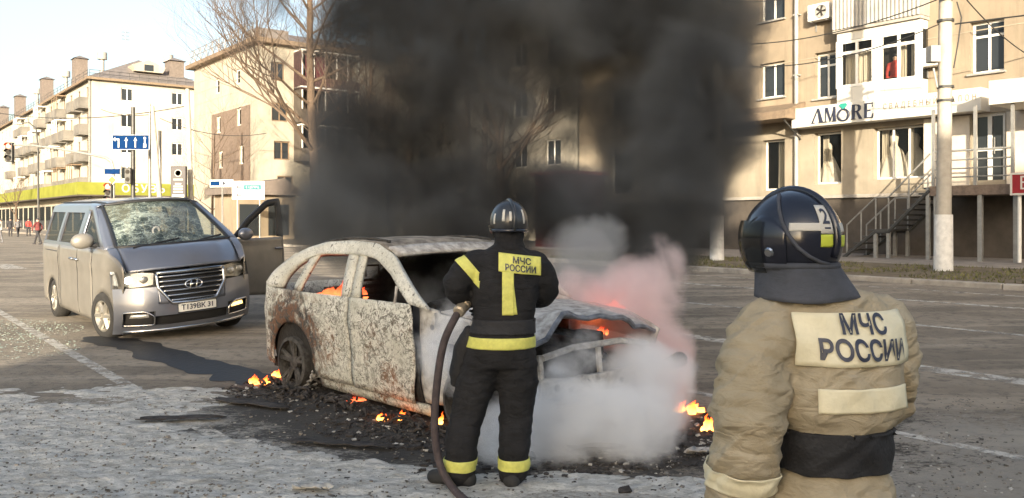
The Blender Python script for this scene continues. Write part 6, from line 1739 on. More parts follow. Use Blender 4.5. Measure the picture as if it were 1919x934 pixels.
# -------- firefighter in black gear with the hose
f1 = MB(); fy = 5.5
loft(f1, [((-.07, 0, .78), .19, .15), ((-.07, 0, .90), .212, .165), ((-.068, 0, .97), .212, .165), ((-.055, .005, 1.05), .195, .15), ((-.05, .01, 1.13), .20, .152), ((-.042, .015, 1.26), .212, .16), ((-.038, .02, 1.38), .218, .158), ((-.035, .025, 1.46), .195, .14), ((-.03, .03, 1.53), .13, .11), ((-.025, .03, 1.58), .08, .085)])
f1.capsule((-.02, .035, 1.55), (-.02, .04, 1.68), .075, .085)
f1.ellipsoid((-.02, .05, 1.70), (.085, .105, .115)); f1.ellipsoid((-.02, .155, 1.68), (.014, .025, .018))
f1.limb([(-.215, .02, 1.43), (-.30, .0, 1.38), (-.355, -.02, 1.30), (-.32, .05, 1.22), (-.27, .12, 1.19)], [.10, .095, .088, .075, .058], 18, 7, .05)
f1.limb([(.14, .03, 1.43), (.20, .05, 1.34), (.215, .12, 1.23), (.14, .26, 1.20), (.06, .36, 1.20)], [.10, .09, .082, .07, .055], 18, 7, .05)
f1.limb([(-.165, 0, .87), (-.225, .025, .68), (-.285, .03, .48), (-.325, .0, .28), (-.335, -.01, .09)], [.135, .132, .112, .108, .098], 20, 8, .045)
f1.limb([(.025, 0, .87), (.035, .02, .68), (.03, .04, .48), (.015, .02, .28), (.005, .01, .09)], [.135, .132, .110, .105, .095], 20, 8, .045)
bm1 = remesh(f1, .013, 4, folds(.012, 3.1))
p1 = bm_obj(bm1, "person", [M["black_gear"]], free=False); p1.location = (0, fy, 0)
tag(p1, "firefighter in black gear with yellow bands holding a hose before the burning car", "person")
tr1 = BVHTree.FromBMesh(bm1)
Z = Vector((0, 0, 1))
band(bm1, [((0, 0, .905), Z), ((0, 0, .975), Z)], lambda c, n: .905 < c.z < .975 and -.34 < c.x < .25 and abs(c.y) < .25, .006, "reflective_band", M["hi_vis"], p1)
band(bm1, [((0, 0, .995), Z), ((0, 0, 1.085), Z)], lambda c, n: .995 < c.z < 1.085 and -.30 < c.x < .19, .012, "belt", M["belt_black"], p1, .012)
for sx, x0 in ((-1, -.335), (1, .005)):
    band(bm1, [((0, 0, .115), Z), ((0, 0, .185), Z)], lambda c, n: .115 < c.z < .185 and (c.x < -.17 if sx < 0 else c.x > -.17), .006, "reflective_band", M["hi_vis"], p1)
d = Vector((-.75, -.1, -.65)).normalized(); c0 = Vector((-.27, .0, 1.395))
band(bm1, [(c0 - d * .033, d), (c0 + d * .033, d)], lambda c, n: -.033 < (c - c0).dot(d) < .033 and c.x < -.205 and c.z > 1.28 and (c - c0).length < .16, .006, "reflective_band", M["hi_vis"], p1)
o, tp = back_patch(tr1, "back_panel", -.085, .185, 1.380, 1.498, .010, M["hi_vis"], p1, .12)
back_text(tp, "МЧС", .055, .062, 1.457, .006, M["letter_navy"], p1, .12, .0014, .115)
back_text(tp, "РОССИИ", .055, .055, 1.408, .006, M["letter_navy"], p1, .12, .0014, .195)
back_patch(tr1, "reflective_band", -.062, .012, 1.12, 1.392, .009, M["hi_vis"], p1, .0, 6, 20)
band(bm1, [((.128, 0, 0), Vector((1, 0, .12))), ((.168, 0, 0), Vector((1, 0, .12)))], lambda c, n: 1.12 < c.z < 1.40 and c.x > -.05 and n.y < -.05 and c.x + .12 * c.z > .128 and c.x + .12 * c.z < .168 or False, .006, "reflective_band", M["hi_vis"], p1)
hd = frame(Vector((-.285, .10, 1.185)), (.55, .55, -.35), (-.3, -.4, .7))
hand("glove", p1, hd, (1.25, 1.3, 1.3, 1.35), M["rubber"], -1)
hd = frame(Vector((.07, .35, 1.20)), (-.8, .55, .05), (.4, .3, .8))
hand("glove", p1, hd, (1.25, 1.3, 1.3, 1.35), M["rubber"], 1)
for (x, y, dx, dy) in ((-.335, -.01, -.85, .35), (.005, .01, .12, 1.0)):
    dv = Vector((dx, dy, 0)).normalized()
    mb = MB(); b0 = Vector((x, y, 0))
    mb.limb([b0 + Vector((0, 0, .14)), b0 + Vector((0, 0, .07))], [.072, .07], 14, 4)
    mb.limb([b0 - dv * .06 + Vector((0, 0, .055)), b0 + dv * .08 + Vector((0, 0, .058)), b0 + dv * .19 + Vector((0, 0, .048))], [.056, .056, .046], 14, 4)
    b_ = remesh(mb, .010, 2)
    for v in b_.verts: v.co.z = max(v.co.z, .004)
    bo = bm_obj(b_, "boot", M["rubber"], p1)
# pouch at the hip
mb = MB(); mb.limb([(-.275, .0, 1.0), (-.31, .03, .88), (-.345, .05, .74), (-.37, .05, .66)], [.04, .07, .065, .03], 12, 4); b_ = remesh(mb, .012, 2, folds(.01, 8)); bm_obj(b_, "hip_pouch", M["belt_black"], p1)
# helmet
def helmet(parent, C0, yaw, rx, ry, rz, main, trim, lo=-22):
    R = Matrix.Translation(C0) @ Matrix.Rotation(yaw, 4, 'Z')
    def S(th, ph, k_=1.0):
        th, ph = math.radians(th), math.radians(ph)
        return R @ Vector((rx * k_ * math.cos(ph) * math.cos(th), ry * k_ * math.cos(ph) * math.sin(th), rz * k_ * math.sin(ph)))
    r = MB(); r.grid(lambda u, v: S(360 * u, lo + (90 - lo) * v), 40, 18)
    hel = r.build("helmet", M[main], parent, True, .006)
    r = MB(); r.tube([S(-90, ph, 1.015) for ph in range(-20, 90, 8)] + [S(90, ph, 1.015) for ph in range(88, 10, -8)], .012, 8); r.build("crest", M[main], hel, True)
    def patch(name, t0, t1, p0, p1_, k_, mt):
        q = MB(); q.grid(lambda u, v: S(t0 + (t1 - t0) * u, p0 + (p1_ - p0) * v, k_), 14, 6); return q.build(name, M[mt], hel, True, .002)
    def rim():
        q = MB(); q.tube([S(a, lo, 1.02) for a in range(0, 360, 12)], .012, 6, closed=True); q.build("rim", M[trim], hel, True)
    rim()
    return hel, S, patch
hel, S1, pt = helmet(p1, Vector((-.02, .045, 1.705)), .25, .122, .15, .142, "helmet_grey", "helmet_black")
pt("reflective_bar", -128, -120, 2, 34, 1.012, "sign_white"); pt("reflective_bar", -106, -99, 2, 28, 1.012, "sign_white"); pt("reflective_bar", -60, -53, -4, 34, 1.012, "sign_white"); pt("reflective_bar", -160, -153, -5, 22, 1.012, "sign_white")
mb = MB(); mb.grid(lambda u, v: S1(120 + 75 * u, -42 + 34 * v, 1.10), 12, 6); mb.build("visor", M["glass_tint"], hel, True)
loft(mb := MB(), [((-.02, .03, 1.52), .115, .115), ((-.02, .035, 1.58), .092, .098), ((-.02, .04, 1.655), .105, .118)]); b_ = remesh(mb, .011, 3, folds(.006, 5)); bm_obj(b_, "neck_cover", M["black_gear"], p1)
# the hose
def curve(P, n=8):
    out = []
    for i in range(len(P) - 1):
        p0, p1_, p2, p3 = [Vector(P[max(0, min(len(P) - 1, j))]) for j in (i - 1, i, i + 1, i + 2)]
        for j in range(n):
            t = j / n; out.append(.5 * ((2 * p1_) + (p2 - p0) * t + (2 * p0 - 5 * p1_ + 4 * p2 - p3) * t * t + (3 * p1_ - p0 - 3 * p2 + p3) * t ** 3))
    out.append(Vector(P[-1])); return out
hp = curve([(-.315, fy - .02, 1.165), (-.36, fy - .06, 1.10), (-.435, fy - .08, .93), (-.478, fy - .08, .66), (-.49, fy - .08, .385), (-.455, fy - .10, .17), (-.36, fy - .20, .045), (-.20, fy - .55, .032), (.05, fy - 1.2, .031), (.30, fy - 2.2, .031), (.2, fy - 3.6, .031), (-.4, fy - 5.4, .031)])
mb = MB(); mb.tube(hp, .025, 12); hose = mb.build("fire_hose", M["hose_rubber"], None, True)
tag(hose, "thin dark fire hose hanging from the hand of the firefighter in black gear", "hose")
mb = MB(); a = Vector((-.325, fy - .03, 1.15)); dq = (Vector((-.27, fy + .10, 1.215)) - a).normalized()
mb.lathe(a - dq * .05, [(.03, 0), (.04, .01), (.04, .05), (.034, .055), (.034, .08), (.042, .085), (.042, .12), (.03, .13)], dq, 18); mb.build("coupling", M["brass"], hose, smooth=40)
mb = MB(); mb.tube([a + dq * .08, Vector((-.24, fy + .16, 1.225)), Vector((-.02, fy + .40, 1.22)), Vector((.10, fy + .62, 1.21))], [.028, .026, .024, .022], 12); mb.lathe(Vector((.10, fy + .62, 1.21)), [(.026, 0), (.034, .03), (.034, .09), (.022, .10)], (.45, .85, -.02), 16); mb.build("nozzle", M["steel_dark"], hose, True)

# -------- firefighter in tan gear, close to the camera
f2 = MB()
loft(f2, [((-.02, 0, .60), .20, .18), ((-.02, 0, .74), .225, .20), ((-.02, 0, .86), .205, .18), ((-.015, 0, .95), .166, .150), ((-.015, .0, 1.08), .164, .148), ((-.01, .0, 1.135), .19, .168), ((0, .0, 1.22), .202, .175), ((0, .01, 1.34), .212, .168), ((0, .02, 1.41), .212, .150), ((-.015, .03, 1.465), .17, .135), ((-.05, .03, 1.51), .105, .11), ((-.07, .03, 1.55), .085, .09)], 32)
f2.capsule((-.07, .03, 1.50), (-.11, .05, 1.66), .075, .085); f2.ellipsoid((-.115, .06, 1.68), (.085, .105, .115)); f2.ellipsoid((-.165, .145, 1.665), (.014, .024, .018))
f2.capsule((-.20, .02, 1.385), (.17, .02, 1.385), .095, .095)
f2.limb([(-.215, .02, 1.365), (-.275, -.01, 1.26), (-.308, -.03, 1.12), (-.318, .0, .99), (-.308, .05, .86)], [.108, .104, .098, .092, .082], 22, 9, .06)
f2.limb([(.185, .03, 1.375), (.225, .05, 1.27), (.240, .10, 1.13), (.21, .20, 1.03), (.17, .31, .97)], [.105, .100, .094, .085, .074], 22, 9, .06)
f2.limb([(-.11, 0, .68), (-.13, .03, .46), (-.13, .0, .25), (-.13, -.01, .10)], [.13, .11, .105, .095], 20, 8, .04)
f2.limb([(.09, 0, .68), (.11, .03, .46), (.11, .0, .25), (.11, -.01, .10)], [.13, .11, .105, .095], 20, 8, .04)
bm2 = remesh(f2, .009, 3, folds2)
p2 = bm_obj(bm2, "person", [M["tan_gear"]], free=False)
p2.location = (1.0, 2.66, 0); p2.rotation_euler = (0, 0, math.radians(15))
tag(p2, "firefighter close to the camera in a tan jacket and black helmet, seen from behind", "person")
tr2 = BVHTree.FromBMesh(bm2)
o, tp = back_patch(tr2, "back_panel", -.195, .180, 1.290, 1.445, .011, M["reflex_cream"], p2, .0)
back_text(tp, "МЧС", .078, .0, 1.408, .0065, M["letter_navy"], p2, .02, .0021, .150)
back_text(tp, "РОССИИ", .080, .0, 1.333, .0065, M["letter_navy"], p2, .03, .0023, .284)
back_patch(tr2, "reflective_band", -.155, .150, 1.158, 1.228, .010, M["reflex_cream"], p2)
band(bm2, [((0, 0, .965), Z), ((0, 0, 1.09), Z)], lambda c, n: .965 < c.z < 1.09 and abs(c.x + .015) < .2 and abs(c.y) < .2, .012, "belt", M["belt_black"], p2, .012)
d = Vector((0, .12, -1)).normalized(); c0 = Vector((-.313, .02, .945))
band(bm2, [(c0 - d * .033, d), (c0 + d * .033, d)], lambda c, n: -.033 < (c - c0).dot(d) < .033 and c.x < -.215, .007, "reflective_band", M["reflex_cream"], p2)
hd = frame(Vector((-.303, .065, .83)), (.05, .2, -1), (-1, .1, 0)); hand("glove", p2, hd, (.35, .4, .45, .5), M["rubber"], -1)
hd = frame(Vector((.155, .335, .955)), (-.3, .9, -.25), (.75, .3, .3)); hand("glove", p2, hd, (.6, .65, .7, .75), M["rubber"], 1)
for x in (-.13, .11):
    mb = MB(); mb.limb([(x, -.01, .14), (x, -.01, .07)], [.075, .072], 14, 4); mb.limb([(x, -.07, .055), (x, .07, .058), (x + .01, .18, .048)], [.057, .057, .046], 14, 4)
    b_ = remesh(mb, .011, 2)
    for v in b_.verts: v.co.z = max(v.co.z, .004)
    bm_obj(b_, "boot", M["rubber"], p2)
hel, S2, pt = helmet(p2, Vector((-.112, .05, 1.660)), math.radians(19), .136, .160, .153, "helmet_black", "flap_cloth", -31)
pt("reflective_band", -150, -110, 10, 19, 1.010, "sign_white"); pt("number_plate", -114, -96, 7, 42, 1.016, "sign_white")
pt("reflective_band", -82, -58, 9, 19, 1.010, "sign_white"); pt("lower_band", -114, -97, -8, 6, 1.010, "hi_vis_dim"); pt("lower_band", -83, -58, -8, 5, 1.010, "hi_vis_dim")
vs, fs = text_geo("2", 1.0, dense=.08, bold=.02)
mb = MB(); mb.add([S2(-105 + p[0] * 23, 26 + p[1] * 26, 1.026) for p in vs], fs); mb.add([S2(-109 + 9 * i / 5, 12 + 2.0 * j, 1.026) for j in (0, 1) for i in range(6)], [(i, i + 1, i + 7, i + 6) for i in range(5)])
mb.build("lettering", M["letter_navy"], hel, recalc=False)
mb = MB(); mb.tube([S2(a_, b_, 1.025) for a_, b_ in ((-178, 62), (-170, 50), (-164, 36), (-158, 20), (-151, 6), (-141, -8), (-128, -18), (-112, -25), (-96, -28))], .006, 6); mb.build("ear_cover_edge", M["flap_cloth"], hel, True)
mb = MB(); mb.grid(lambda u, v: S2(-215 + 62 * u, -40 + (48 + 20 * math.sin(math.pi * u)) * v, 1.045), 16, 10); ec_ = mb.build("ear_cover", M["helmet_black"], hel, True, .006)
mb = MB(); mb.lathe(S2(-172, -14, 1.055), [(.016, 0), (.012, .006)], S2(-172, -14, 2) - S2(-172, -14, 1), 10); mb.build("pivot", M["chrome"], ec_)
mb = MB(); mb.grid(lambda u, v: S2(85 + 95 * u, -38 + 58 * v, 1.10), 18, 8); mb.build("visor", M["glass_tint"], hel, True)
mb = MB()
for i in range(13): pass
mb.grid(lambda u, v: S2(-185 + 190 * u, -27 - 7 * v, 1.02 + .07 * v), 24, 3); mb.build("brim", M["flap_cloth"], hel, True, .006)
# neck flap
def flap(u, v):
    th = math.radians(-205 + 235 * u); k_ = v
    rx_, ry_ = .120 + .036 * k_ ** 1.3, .140 + .018 * k_
    wv = .006 * math.sin(u * 21) * k_
    return Vector((-.107 + .03 * k_ + (rx_ + wv) * math.cos(th), .045 - .015 * k_ + (ry_ + wv) * math.sin(th), 1.588 - .104 * k_ - .012 * math.sin(u * 5)))
mb = MB(); mb.grid(flap, 36, 8); mb.build("neck_flap", M["flap_cloth"], p2, True, .006)
bm1.free(); bm2.free()

# ---------------------------------------------------------------- fire, debris
def flame_material(name, strength, hot, cool):
    m, t, b = nodes_of(name)
    N, L = t.nodes, t.links
    tc = N.new("ShaderNodeTexCoord"); sp = N.new("ShaderNodeSeparateXYZ"); L.new(tc.outputs["Generated"], sp.inputs[0])
    no = N.new("ShaderNodeTexNoise"); no.inputs["Scale"].default_value = 9; no.inputs["Detail"].default_value = 4; L.new(tc.outputs["Object"], no.inputs["Vector"])
    ad = N.new("ShaderNodeMath"); ad.operation = 'MULTIPLY_ADD'; L.new(no.outputs[0], ad.inputs[0]); ad.inputs[1].default_value = .7; L.new(sp.outputs[2], ad.inputs[2])
    r = N.new("ShaderNodeValToRGB"); r.color_ramp.elements[0].position = .35; r.color_ramp.elements[0].color = (*hot, 1); r.color_ramp.elements[1].position = .95; r.color_ramp.elements[1].color = (*cool, 1)
    L.new(ad.outputs[0], r.inputs[0])
    em = N.new("ShaderNodeEmission"); em.inputs[1].default_value = strength; L.new(r.outputs[0], em.inputs[0])
    tr = N.new("ShaderNodeBsdfTransparent"); mx = N.new("ShaderNodeMixShader")
    f = N.new("ShaderNodeMapRange"); f.inputs[1].default_value = .55; f.inputs[2].default_value = 1.35; f.inputs[3].default_value = .12; f.inputs[4].default_value = .9; L.new(ad.outputs[0], f.inputs[0])
    L.new(f.outputs[0], mx.inputs[0]); L.new(em.outputs[0], mx.inputs[1]); L.new(tr.outputs[0], mx.inputs[2]); L.new(mx.outputs[0], N["Material Output"].inputs[0])
    MATS[name] = m
flame_material("flame", 3.6, (1.0, .50, .10), (1.0, .09, .01)); flame_material("flame_red", 1.2, (1.0, .26, .08), (.85, .06, .02))
def flame(loc, w_, h, seed, label, mt="flame", n=7):
    rn = random.Random(seed); mb = MB()
    for i in range(n):
        x, y = rn.uniform(-.5, .5) * w_, rn.uniform(-.3, .3) * w_; hh = h * rn.uniform(.4, 1.0) * (1 - 1.1 * abs(x) / w_); r = w_ * rn.uniform(.10, .22)
        pts = [Vector((x, y, -.01))]; 
        for j in range(1, 7): pts.append(Vector((x + rn.uniform(-.10, .13) * h * j / 6 + .12 * h * (j / 6) ** 2, y + rn.uniform(-.05, .05) * h, hh * j / 6)))
        mb.tube(pts, [r * .7, r, r * .95, r * .7, r * .45, r * .2, .002], 7)
    o = mb.build("flame", M[mt], None, True); o.location = loc
    return tag(o, label, "flame", "flames around the burnt car")
def fg(px, py): d = FPX * CAMH / (py - HORIZON); p = at(px, py, d); return (p.x, p.y, .0)
flame(fg(484, 721), .24, .15, 1, "orange flame at the end of the wet trail, left of the car's rear wheel")
flame(fg(522, 706), .18, .12, 2, "smaller orange flame touching the rear wheel of the burnt car")
flame(fg(664, 753), .18, .07, 3, "low red flame on the road under the rear door of the burnt car", "flame_red", 6)
flame(fg(735, 786), .20, .13, 4, "orange flame on the road below the front door of the burnt car")
flame(fg(823, 796), .10, .14, 5, "thin flame on the road beside the hanging fire hose", n=4)
flame(fg(1290, 773), .26, .15, 6, "orange flame on the black debris right of the white steam")
flame(fg(1330, 806), .16, .17, 7, "orange flame on the debris beside the tan firefighter's sleeve")
SW = Matrix.Translation(SR) @ Matrix.Rotation(SA, 4, 'Z')
def sl_(x, y, z): return SW @ Vector((x - 2.2, y, z))
flame(sl_(1.38, -.66, .93), .40, .24, 8, "red flames inside the car behind the rear door window", "flame_red", 12)
flame(at(1135, 590, 8.15), .40, .22, 9, "reddish flames above the crumpled hood, half hidden in pink smoke", "flame_red", 10)
flame(sl_(3.7, .55, .70), .12, .10, 10, "small red flame under the raised edge of the crumpled hood", "flame_red", 5)

def slush_h(x, y):
    e1 = 1 - math.hypot((x + 3.0) / 4.7, (y - 5.2) / 3.3); e2 = 1 - math.hypot((x + .2) / 2.6, (y - 4.4) / 1.2)
    p = Vector((x, y, 0)); q = Vector((x * .8 + y * .35, y * 1.35 - x * .2, 0))
    big_ = mnoise.noise(q * 1.1 + Vector((3, 1, 0))); mid_ = mnoise.noise(q * 3.6); fin = mnoise.noise(q * 10.5); vf = mnoise.noise(p * 27)
    rid = 1 - abs(mnoise.noise(q * 2.2 + Vector((7, 0, 0)))) * 2
    so_ = max(1 - math.hypot((x - .2) / 3.3, (y - 6.9) / 1.45), 1 - math.hypot((x + 1.1) / 2.4, (y - 7.5) / 1.7), 1.2 - math.hypot((x - 1.0) / .9, (y - 4.95 + .45 * (x - 1.0)) / .30), 1 - math.hypot((x - 3.4) / 2.2, (y - 6) / 2.5))
    m_ = max(e1, e2) * 1.5 - 2.6 * max(0, so_) + big_ * .55 + mid_ * .35 + fin * .18 + .02
    return max(-.03, min(.012, m_ * .05)) + (.018 * mid_ + .013 * fin + .007 * vf + .012 * max(0, rid - .4)) * max(0, min(1, m_ * 3 + .2))
mat("char", (0.035, 0.03, 0.027), .9, var=.7, scale=14, bump=.5)
mat("grit", (0.16, 0.145, 0.125), .9, var=.8, scale=9)
mat("pale_bit", (0.42, 0.40, 0.36), .8, var=.3, scale=20)
def scatter(name, mats_, areas, seed, smin, smax, flat=.5, lift=lambda x, y: 0.0):
    rn = random.Random(seed); mb = MB()
    for (cx, cy_, rx, ry, rot, n) in areas:
        for _ in range(n):
            a, r = rn.uniform(0, 6.283), rn.random() ** .6
            x, y = r * rx * math.cos(a), r * ry * math.sin(a)
            X, Y = cx + x * math.cos(rot) - y * math.sin(rot), cy_ + x * math.sin(rot) + y * math.cos(rot)
            s = rn.uniform(smin, smax) * (1 if rn.random() < .93 else 1.7)
            R = Matrix.Rotation(rn.uniform(0, 6.28), 3, 'Z') @ Matrix.Rotation(rn.uniform(-.5, .5), 3, 'X')
            vs = [R @ Vector((rn.uniform(.6, 1.2) * sx * s, rn.uniform(.4, 1.0) * sy * s, rn.uniform(.5, 1) * sz_ * s * flat)) + Vector((X, Y, max(ground_z(X, Y), lift(X, Y)) + s * flat * .4)) for sz_ in (-1, 1) for sy in (-1, 1) for sx in (-1, 1)]
            mb.add(vs, [(0, 2, 3, 1), (4, 5, 7, 6), (0, 1, 5, 4), (2, 6, 7, 3), (0, 4, 6, 2), (1, 3, 7, 5)], 0 if rn.random() < .93 else 1)
    return tag(mb.build(name, mats_, weld=False), kind="stuff")
scatter("debris", [M["char"], M["pale_bit"]], [(.9, 6.35, 1.7, .5, .35, 1300), (2.3, 7.3, .8, .55, .3, 800), (-.9, 6.75, 1.0, .35, -.6, 500), (-2.3, 8.5, .7, .4, -.5, 360), (-1.5, 7.55, 1.0, .3, -.7, 160), (.0, 5.6, 1.4, .5, -.3, 60)], 4, .005, .022)
mat("shard", (0.24, 0.29, 0.25), .4, var=.3, scale=40)
scatter("broken_glass", [M["shard"], M["pale_bit"]], [(-8.2, 13.4, 1.7, 1.2, -.6, 900), (-7.0, 11.6, 1.5, .9, -.6, 420), (-7.9, 11.0, 1.0, .6, -.6, 100)], 9, .004, .013, .35)
scatter("gravel", [M["grit"], M["pale_bit"]], [(-3.0, 6.2, 3.6, 2.2, 0, 2600), (2.6, 5.9, 1.9, 1.0, 0, 1300), (-1.5, 4.8, 3.4, .7, 0, 1500), (3.4, 7.6, 1.6, .8, 0, 400)], 19, .003, .0095, .6, slush_h)
# trodden foam and ash lying on the road in the foreground: real relief
mb = MB()
NX, NY = 330, 210
def sl_fn(u, v):
    y = 3.6 + 5.6 * v ** 1.25; x = (-7.6 + 10.4 * u) * (.55 + .45 * min(1, (y - 3.0) / 4.5)); return Vector((x, y, slush_h(x, y)))
mb.grid(sl_fn, NX, NY)
def slush_material():
    m, t, b = nodes_of("slush"); N, L = t.nodes, t.links
    tc = N.new("ShaderNodeTexCoord"); mp = N.new("ShaderNodeMapping"); mp.inputs["Scale"].default_value = (.75, 1.5, 1); mp.inputs["Rotation"].default_value = (0, 0, .2); L.new(tc.outputs["Object"], mp.inputs[0])
    def ns(sc, det, r): 
        n = N.new("ShaderNodeTexNoise"); n.inputs["Scale"].default_value = sc; n.inputs["Detail"].default_value = det; n.inputs["Roughness"].default_value = r; L.new(mp.outputs[0], n.inputs["Vector"]); return n.outputs[0]
    def mr(x, a, c):
        q = N.new("ShaderNodeMapRange"); q.inputs[1].default_value = a; q.inputs[2].default_value = c; L.new(x, q.inputs[0]); return q.outputs[0]
    def mx(f, a, c):
        q = N.new("ShaderNodeMix"); q.data_type = 'RGBA'; L.new(f, q.inputs[0])
        for i, z in ((6, a), (7, c)):
            if isinstance(z, tuple): q.inputs[i].default_value = (*z, 1)
            else: L.new(z, q.inputs[i])
        return q.outputs[2]
    a, c, d = ns(2.2, 9, .68), ns(11, 8, .72), ns(46, 5, .7)
    col = mx(mr(c, .40, .60), (0.38, 0.37, 0.335), (0.68, 0.665, 0.62))
    col = mx(mr(a, .56, .74), col, (0.24, 0.23, 0.205))
    col = mx(mr(d, .60, .67), col, (0.12, 0.115, 0.10))
    L.new(col, b.inputs["Base Color"]); b.inputs["Roughness"].default_value = .9
    s_ = N.new("ShaderNodeMath"); L.new(c, s_.inputs[0]); L.new(d, s_.inputs[1])
    bp = N.new("ShaderNodeBump"); bp.inputs["Strength"].default_value = .9; bp.inputs["Distance"].default_value = .03; L.new(s_.outputs[0], bp.inputs["Height"]); L.new(bp.outputs[0], b.inputs["Normal"])
    return m
M["slush"] = slush_material()
keep = [(f, i) for f, i in zip(mb.f, mb.mi) if max(mb.v[k_].z for k_ in f) > -.004]
mb.f = [a_ for a_, _ in keep]; mb.mi = [b_ for _, b_ in keep]
tag(mb.build("foam_residue", M["slush"], None, True, recalc=False, weld=False), kind="stuff")
def scrap(px, py, w_, l_, rz, mt, label, seed, curl=.25):
    rn = random.Random(seed); p = Vector(fg(px, py)); mb = MB()
    mb.grid(lambda u, v: Vector((l_ * (u - .5) + .03 * rn.uniform(-1, 1), w_ * (v - .5) * (1 - .5 * abs(2 * u - 1) ** 3) + .01 * rn.uniform(-1, 1), .018 + curl * w_ * (2 * v - 1) ** 2 + .015 * rn.random())), 9, 4)
    o = mb.build("scrap_panel", M[mt], None, True, .006); o.location = (p.x, p.y, 0); o.rotation_euler = (0, 0, rz); return tag(o, label, "scrap", "scrap left on the road")
scrap(588, 924, .10, .22, -.05, "pale_bit", "pale pinkish scrap on the ash-covered road at the bottom edge, left of the boots", 1)
scrap(1312, 856, .11, .20, .1, "burnt_white", "flat pale scrap on the road between the two firefighters", 2)
scrap(340, 790, .14, .70, .12, "char", "long dark strip lying in the pale foam", 3, .05)
scrap(640, 838, .10, .85, -.25, "char", "dark strip lying on the road before the car's front door", 4, .05)
scrap(1208, 762, .10, .26, .5, "burnt_white", "small white scrap on the black debris at the edge of the steam", 5)
scrap(1120, 850, .12, .45, .1, "char", "charred strip under the white steam beside the firefighter's boot", 6)
scrap(470, 760, .16, .9, -.5, "char", "charred strip running from the rear wheel over the road", 7, .05)
# charred fallen tyre remains / skirts round the car's sills
mb = MB(); rn = random.Random(12)
for (x0_, x1_, y_) in ((.4, 1.3, -.98), (1.4, 2.9, -1.0), (3.0, 4.3, -1.0)):
    for i in range(60):
        x = rn.uniform(x0_, x1_); p = Vector((x - 2.2, y_ + rn.gauss(0, .09), rn.uniform(.0, .03))); q = p + Vector((rn.uniform(-.2, .2), rn.uniform(-.06, .06), rn.uniform(-.01, .05)))
        mb.tube([p, (p + q) / 2 + Vector((0, 0, .02)), q], [.012, .016, .008], 5)
o = mb.build("charred_remains", M["char"]); o.matrix_world = SW; tag(o, kind="stuff")

# ---------------------------------------------------------------- smoke
def smoke_material(name, ells, colour, dens, nscale, thr, gain, aniso=0.0, step=.35, wisp=.55, ndet=4.0, dark=None):
    m = bpy.data.materials.new(name); m.use_nodes = True
    t = m.node_tree; N, L = t.nodes, t.links
    N.remove(N["Principled BSDF"])
    tc = N.new("ShaderNodeTexCoord"); P = tc.outputs["Object"]
    no = N.new("ShaderNodeTexNoise"); no.inputs["Scale"].default_value = nscale; no.inputs["Detail"].default_value = ndet; no.inputs["Roughness"].default_value = .62; no.inputs["Distortion"].default_value = .4
    L.new(P, no.inputs["Vector"])
    tot = None
    for (c, r, wgt) in ells:
        mp = N.new("ShaderNodeMapping"); mp.vector_type = 'TEXTURE'; mp.inputs["Location"].default_value = c; mp.inputs["Scale"].default_value = r
        L.new(P, mp.inputs[0])
        gq = N.new("ShaderNodeVectorMath"); gq.operation = 'DOT_PRODUCT'; L.new(mp.outputs[0], gq.inputs[0]); L.new(mp.outputs[0], gq.inputs[1])
        s = N.new("ShaderNodeMapRange"); s.inputs[1].default_value = 1.0; s.inputs[2].default_value = .12; s.inputs[3].default_value = 0.0; s.inputs[4].default_value = wgt
        s.interpolation_type = 'SMOOTHSTEP'
        L.new(gq.outputs["Value"], s.inputs[0])
        if tot is None: tot = s.outputs[0]
        else:
            q = N.new("ShaderNodeMath"); q.operation = 'MAXIMUM'; L.new(tot, q.inputs[0]); L.new(s.outputs[0], q.inputs[1]); tot = q.outputs[0]
    # density = gain * max(0, shape + wisp*(noise-.5)*2 - thr) where shape>0
    w1 = N.new("ShaderNodeMapRange"); w1.inputs[3].default_value = -wisp; w1.inputs[4].default_value = wisp; w1.inputs[1].default_value = .28; w1.inputs[2].default_value = .72; L.new(no.outputs[0], w1.inputs[0])
    a = N.new("ShaderNodeMath"); L.new(tot, a.inputs[0]); L.new(w1.outputs[0], a.inputs[1])
    b = N.new("ShaderNodeMapRange"); b.inputs[1].default_value = thr; b.inputs[2].default_value = thr + 1.0 / gain; b.inputs[3].default_value = 0; b.inputs[4].default_value = dens; L.new(a.outputs[0], b.inputs[0])
    edge = N.new("ShaderNodeMapRange"); edge.inputs[1].default_value = 0.0; edge.inputs[2].default_value = .12; L.new(tot, edge.inputs[0])
    ml = N.new("ShaderNodeMath"); ml.operation = 'MULTIPLY'; L.new(b.outputs[0], ml.inputs[0]); L.new(edge.outputs[0], ml.inputs[1])
    pv = N.new("ShaderNodeVolumePrincipled"); pv.inputs["Color"].default_value = (*colour, 1); pv.inputs["Anisotropy"].default_value = aniso
    if dark:      # sootier and paler billows
        n2 = N.new("ShaderNodeTexNoise"); n2.inputs["Scale"].default_value = .55; n2.inputs["Detail"].default_value = 3; n2.inputs["Distortion"].default_value = 1.0; L.new(P, n2.inputs["Vector"])
        cr = N.new("ShaderNodeMapRange"); cr.inputs[1].default_value = .38; cr.inputs[2].default_value = .62; L.new(n2.outputs[0], cr.inputs[0])
        cm = N.new("ShaderNodeMix"); cm.data_type = 'RGBA'; L.new(cr.outputs[0], cm.inputs[0]); cm.inputs[6].default_value = (*dark, 1); cm.inputs[7].default_value = (*colour, 1)
        L.new(cm.outputs[2], pv.inputs["Color"])
    L.new(ml.outputs[0], pv.inputs["Density"]); L.new(pv.outputs[0], N["Material Output"].inputs["Volume"])
    try: m.cycles.volume_step_rate = step
    except Exception: pass
    return m
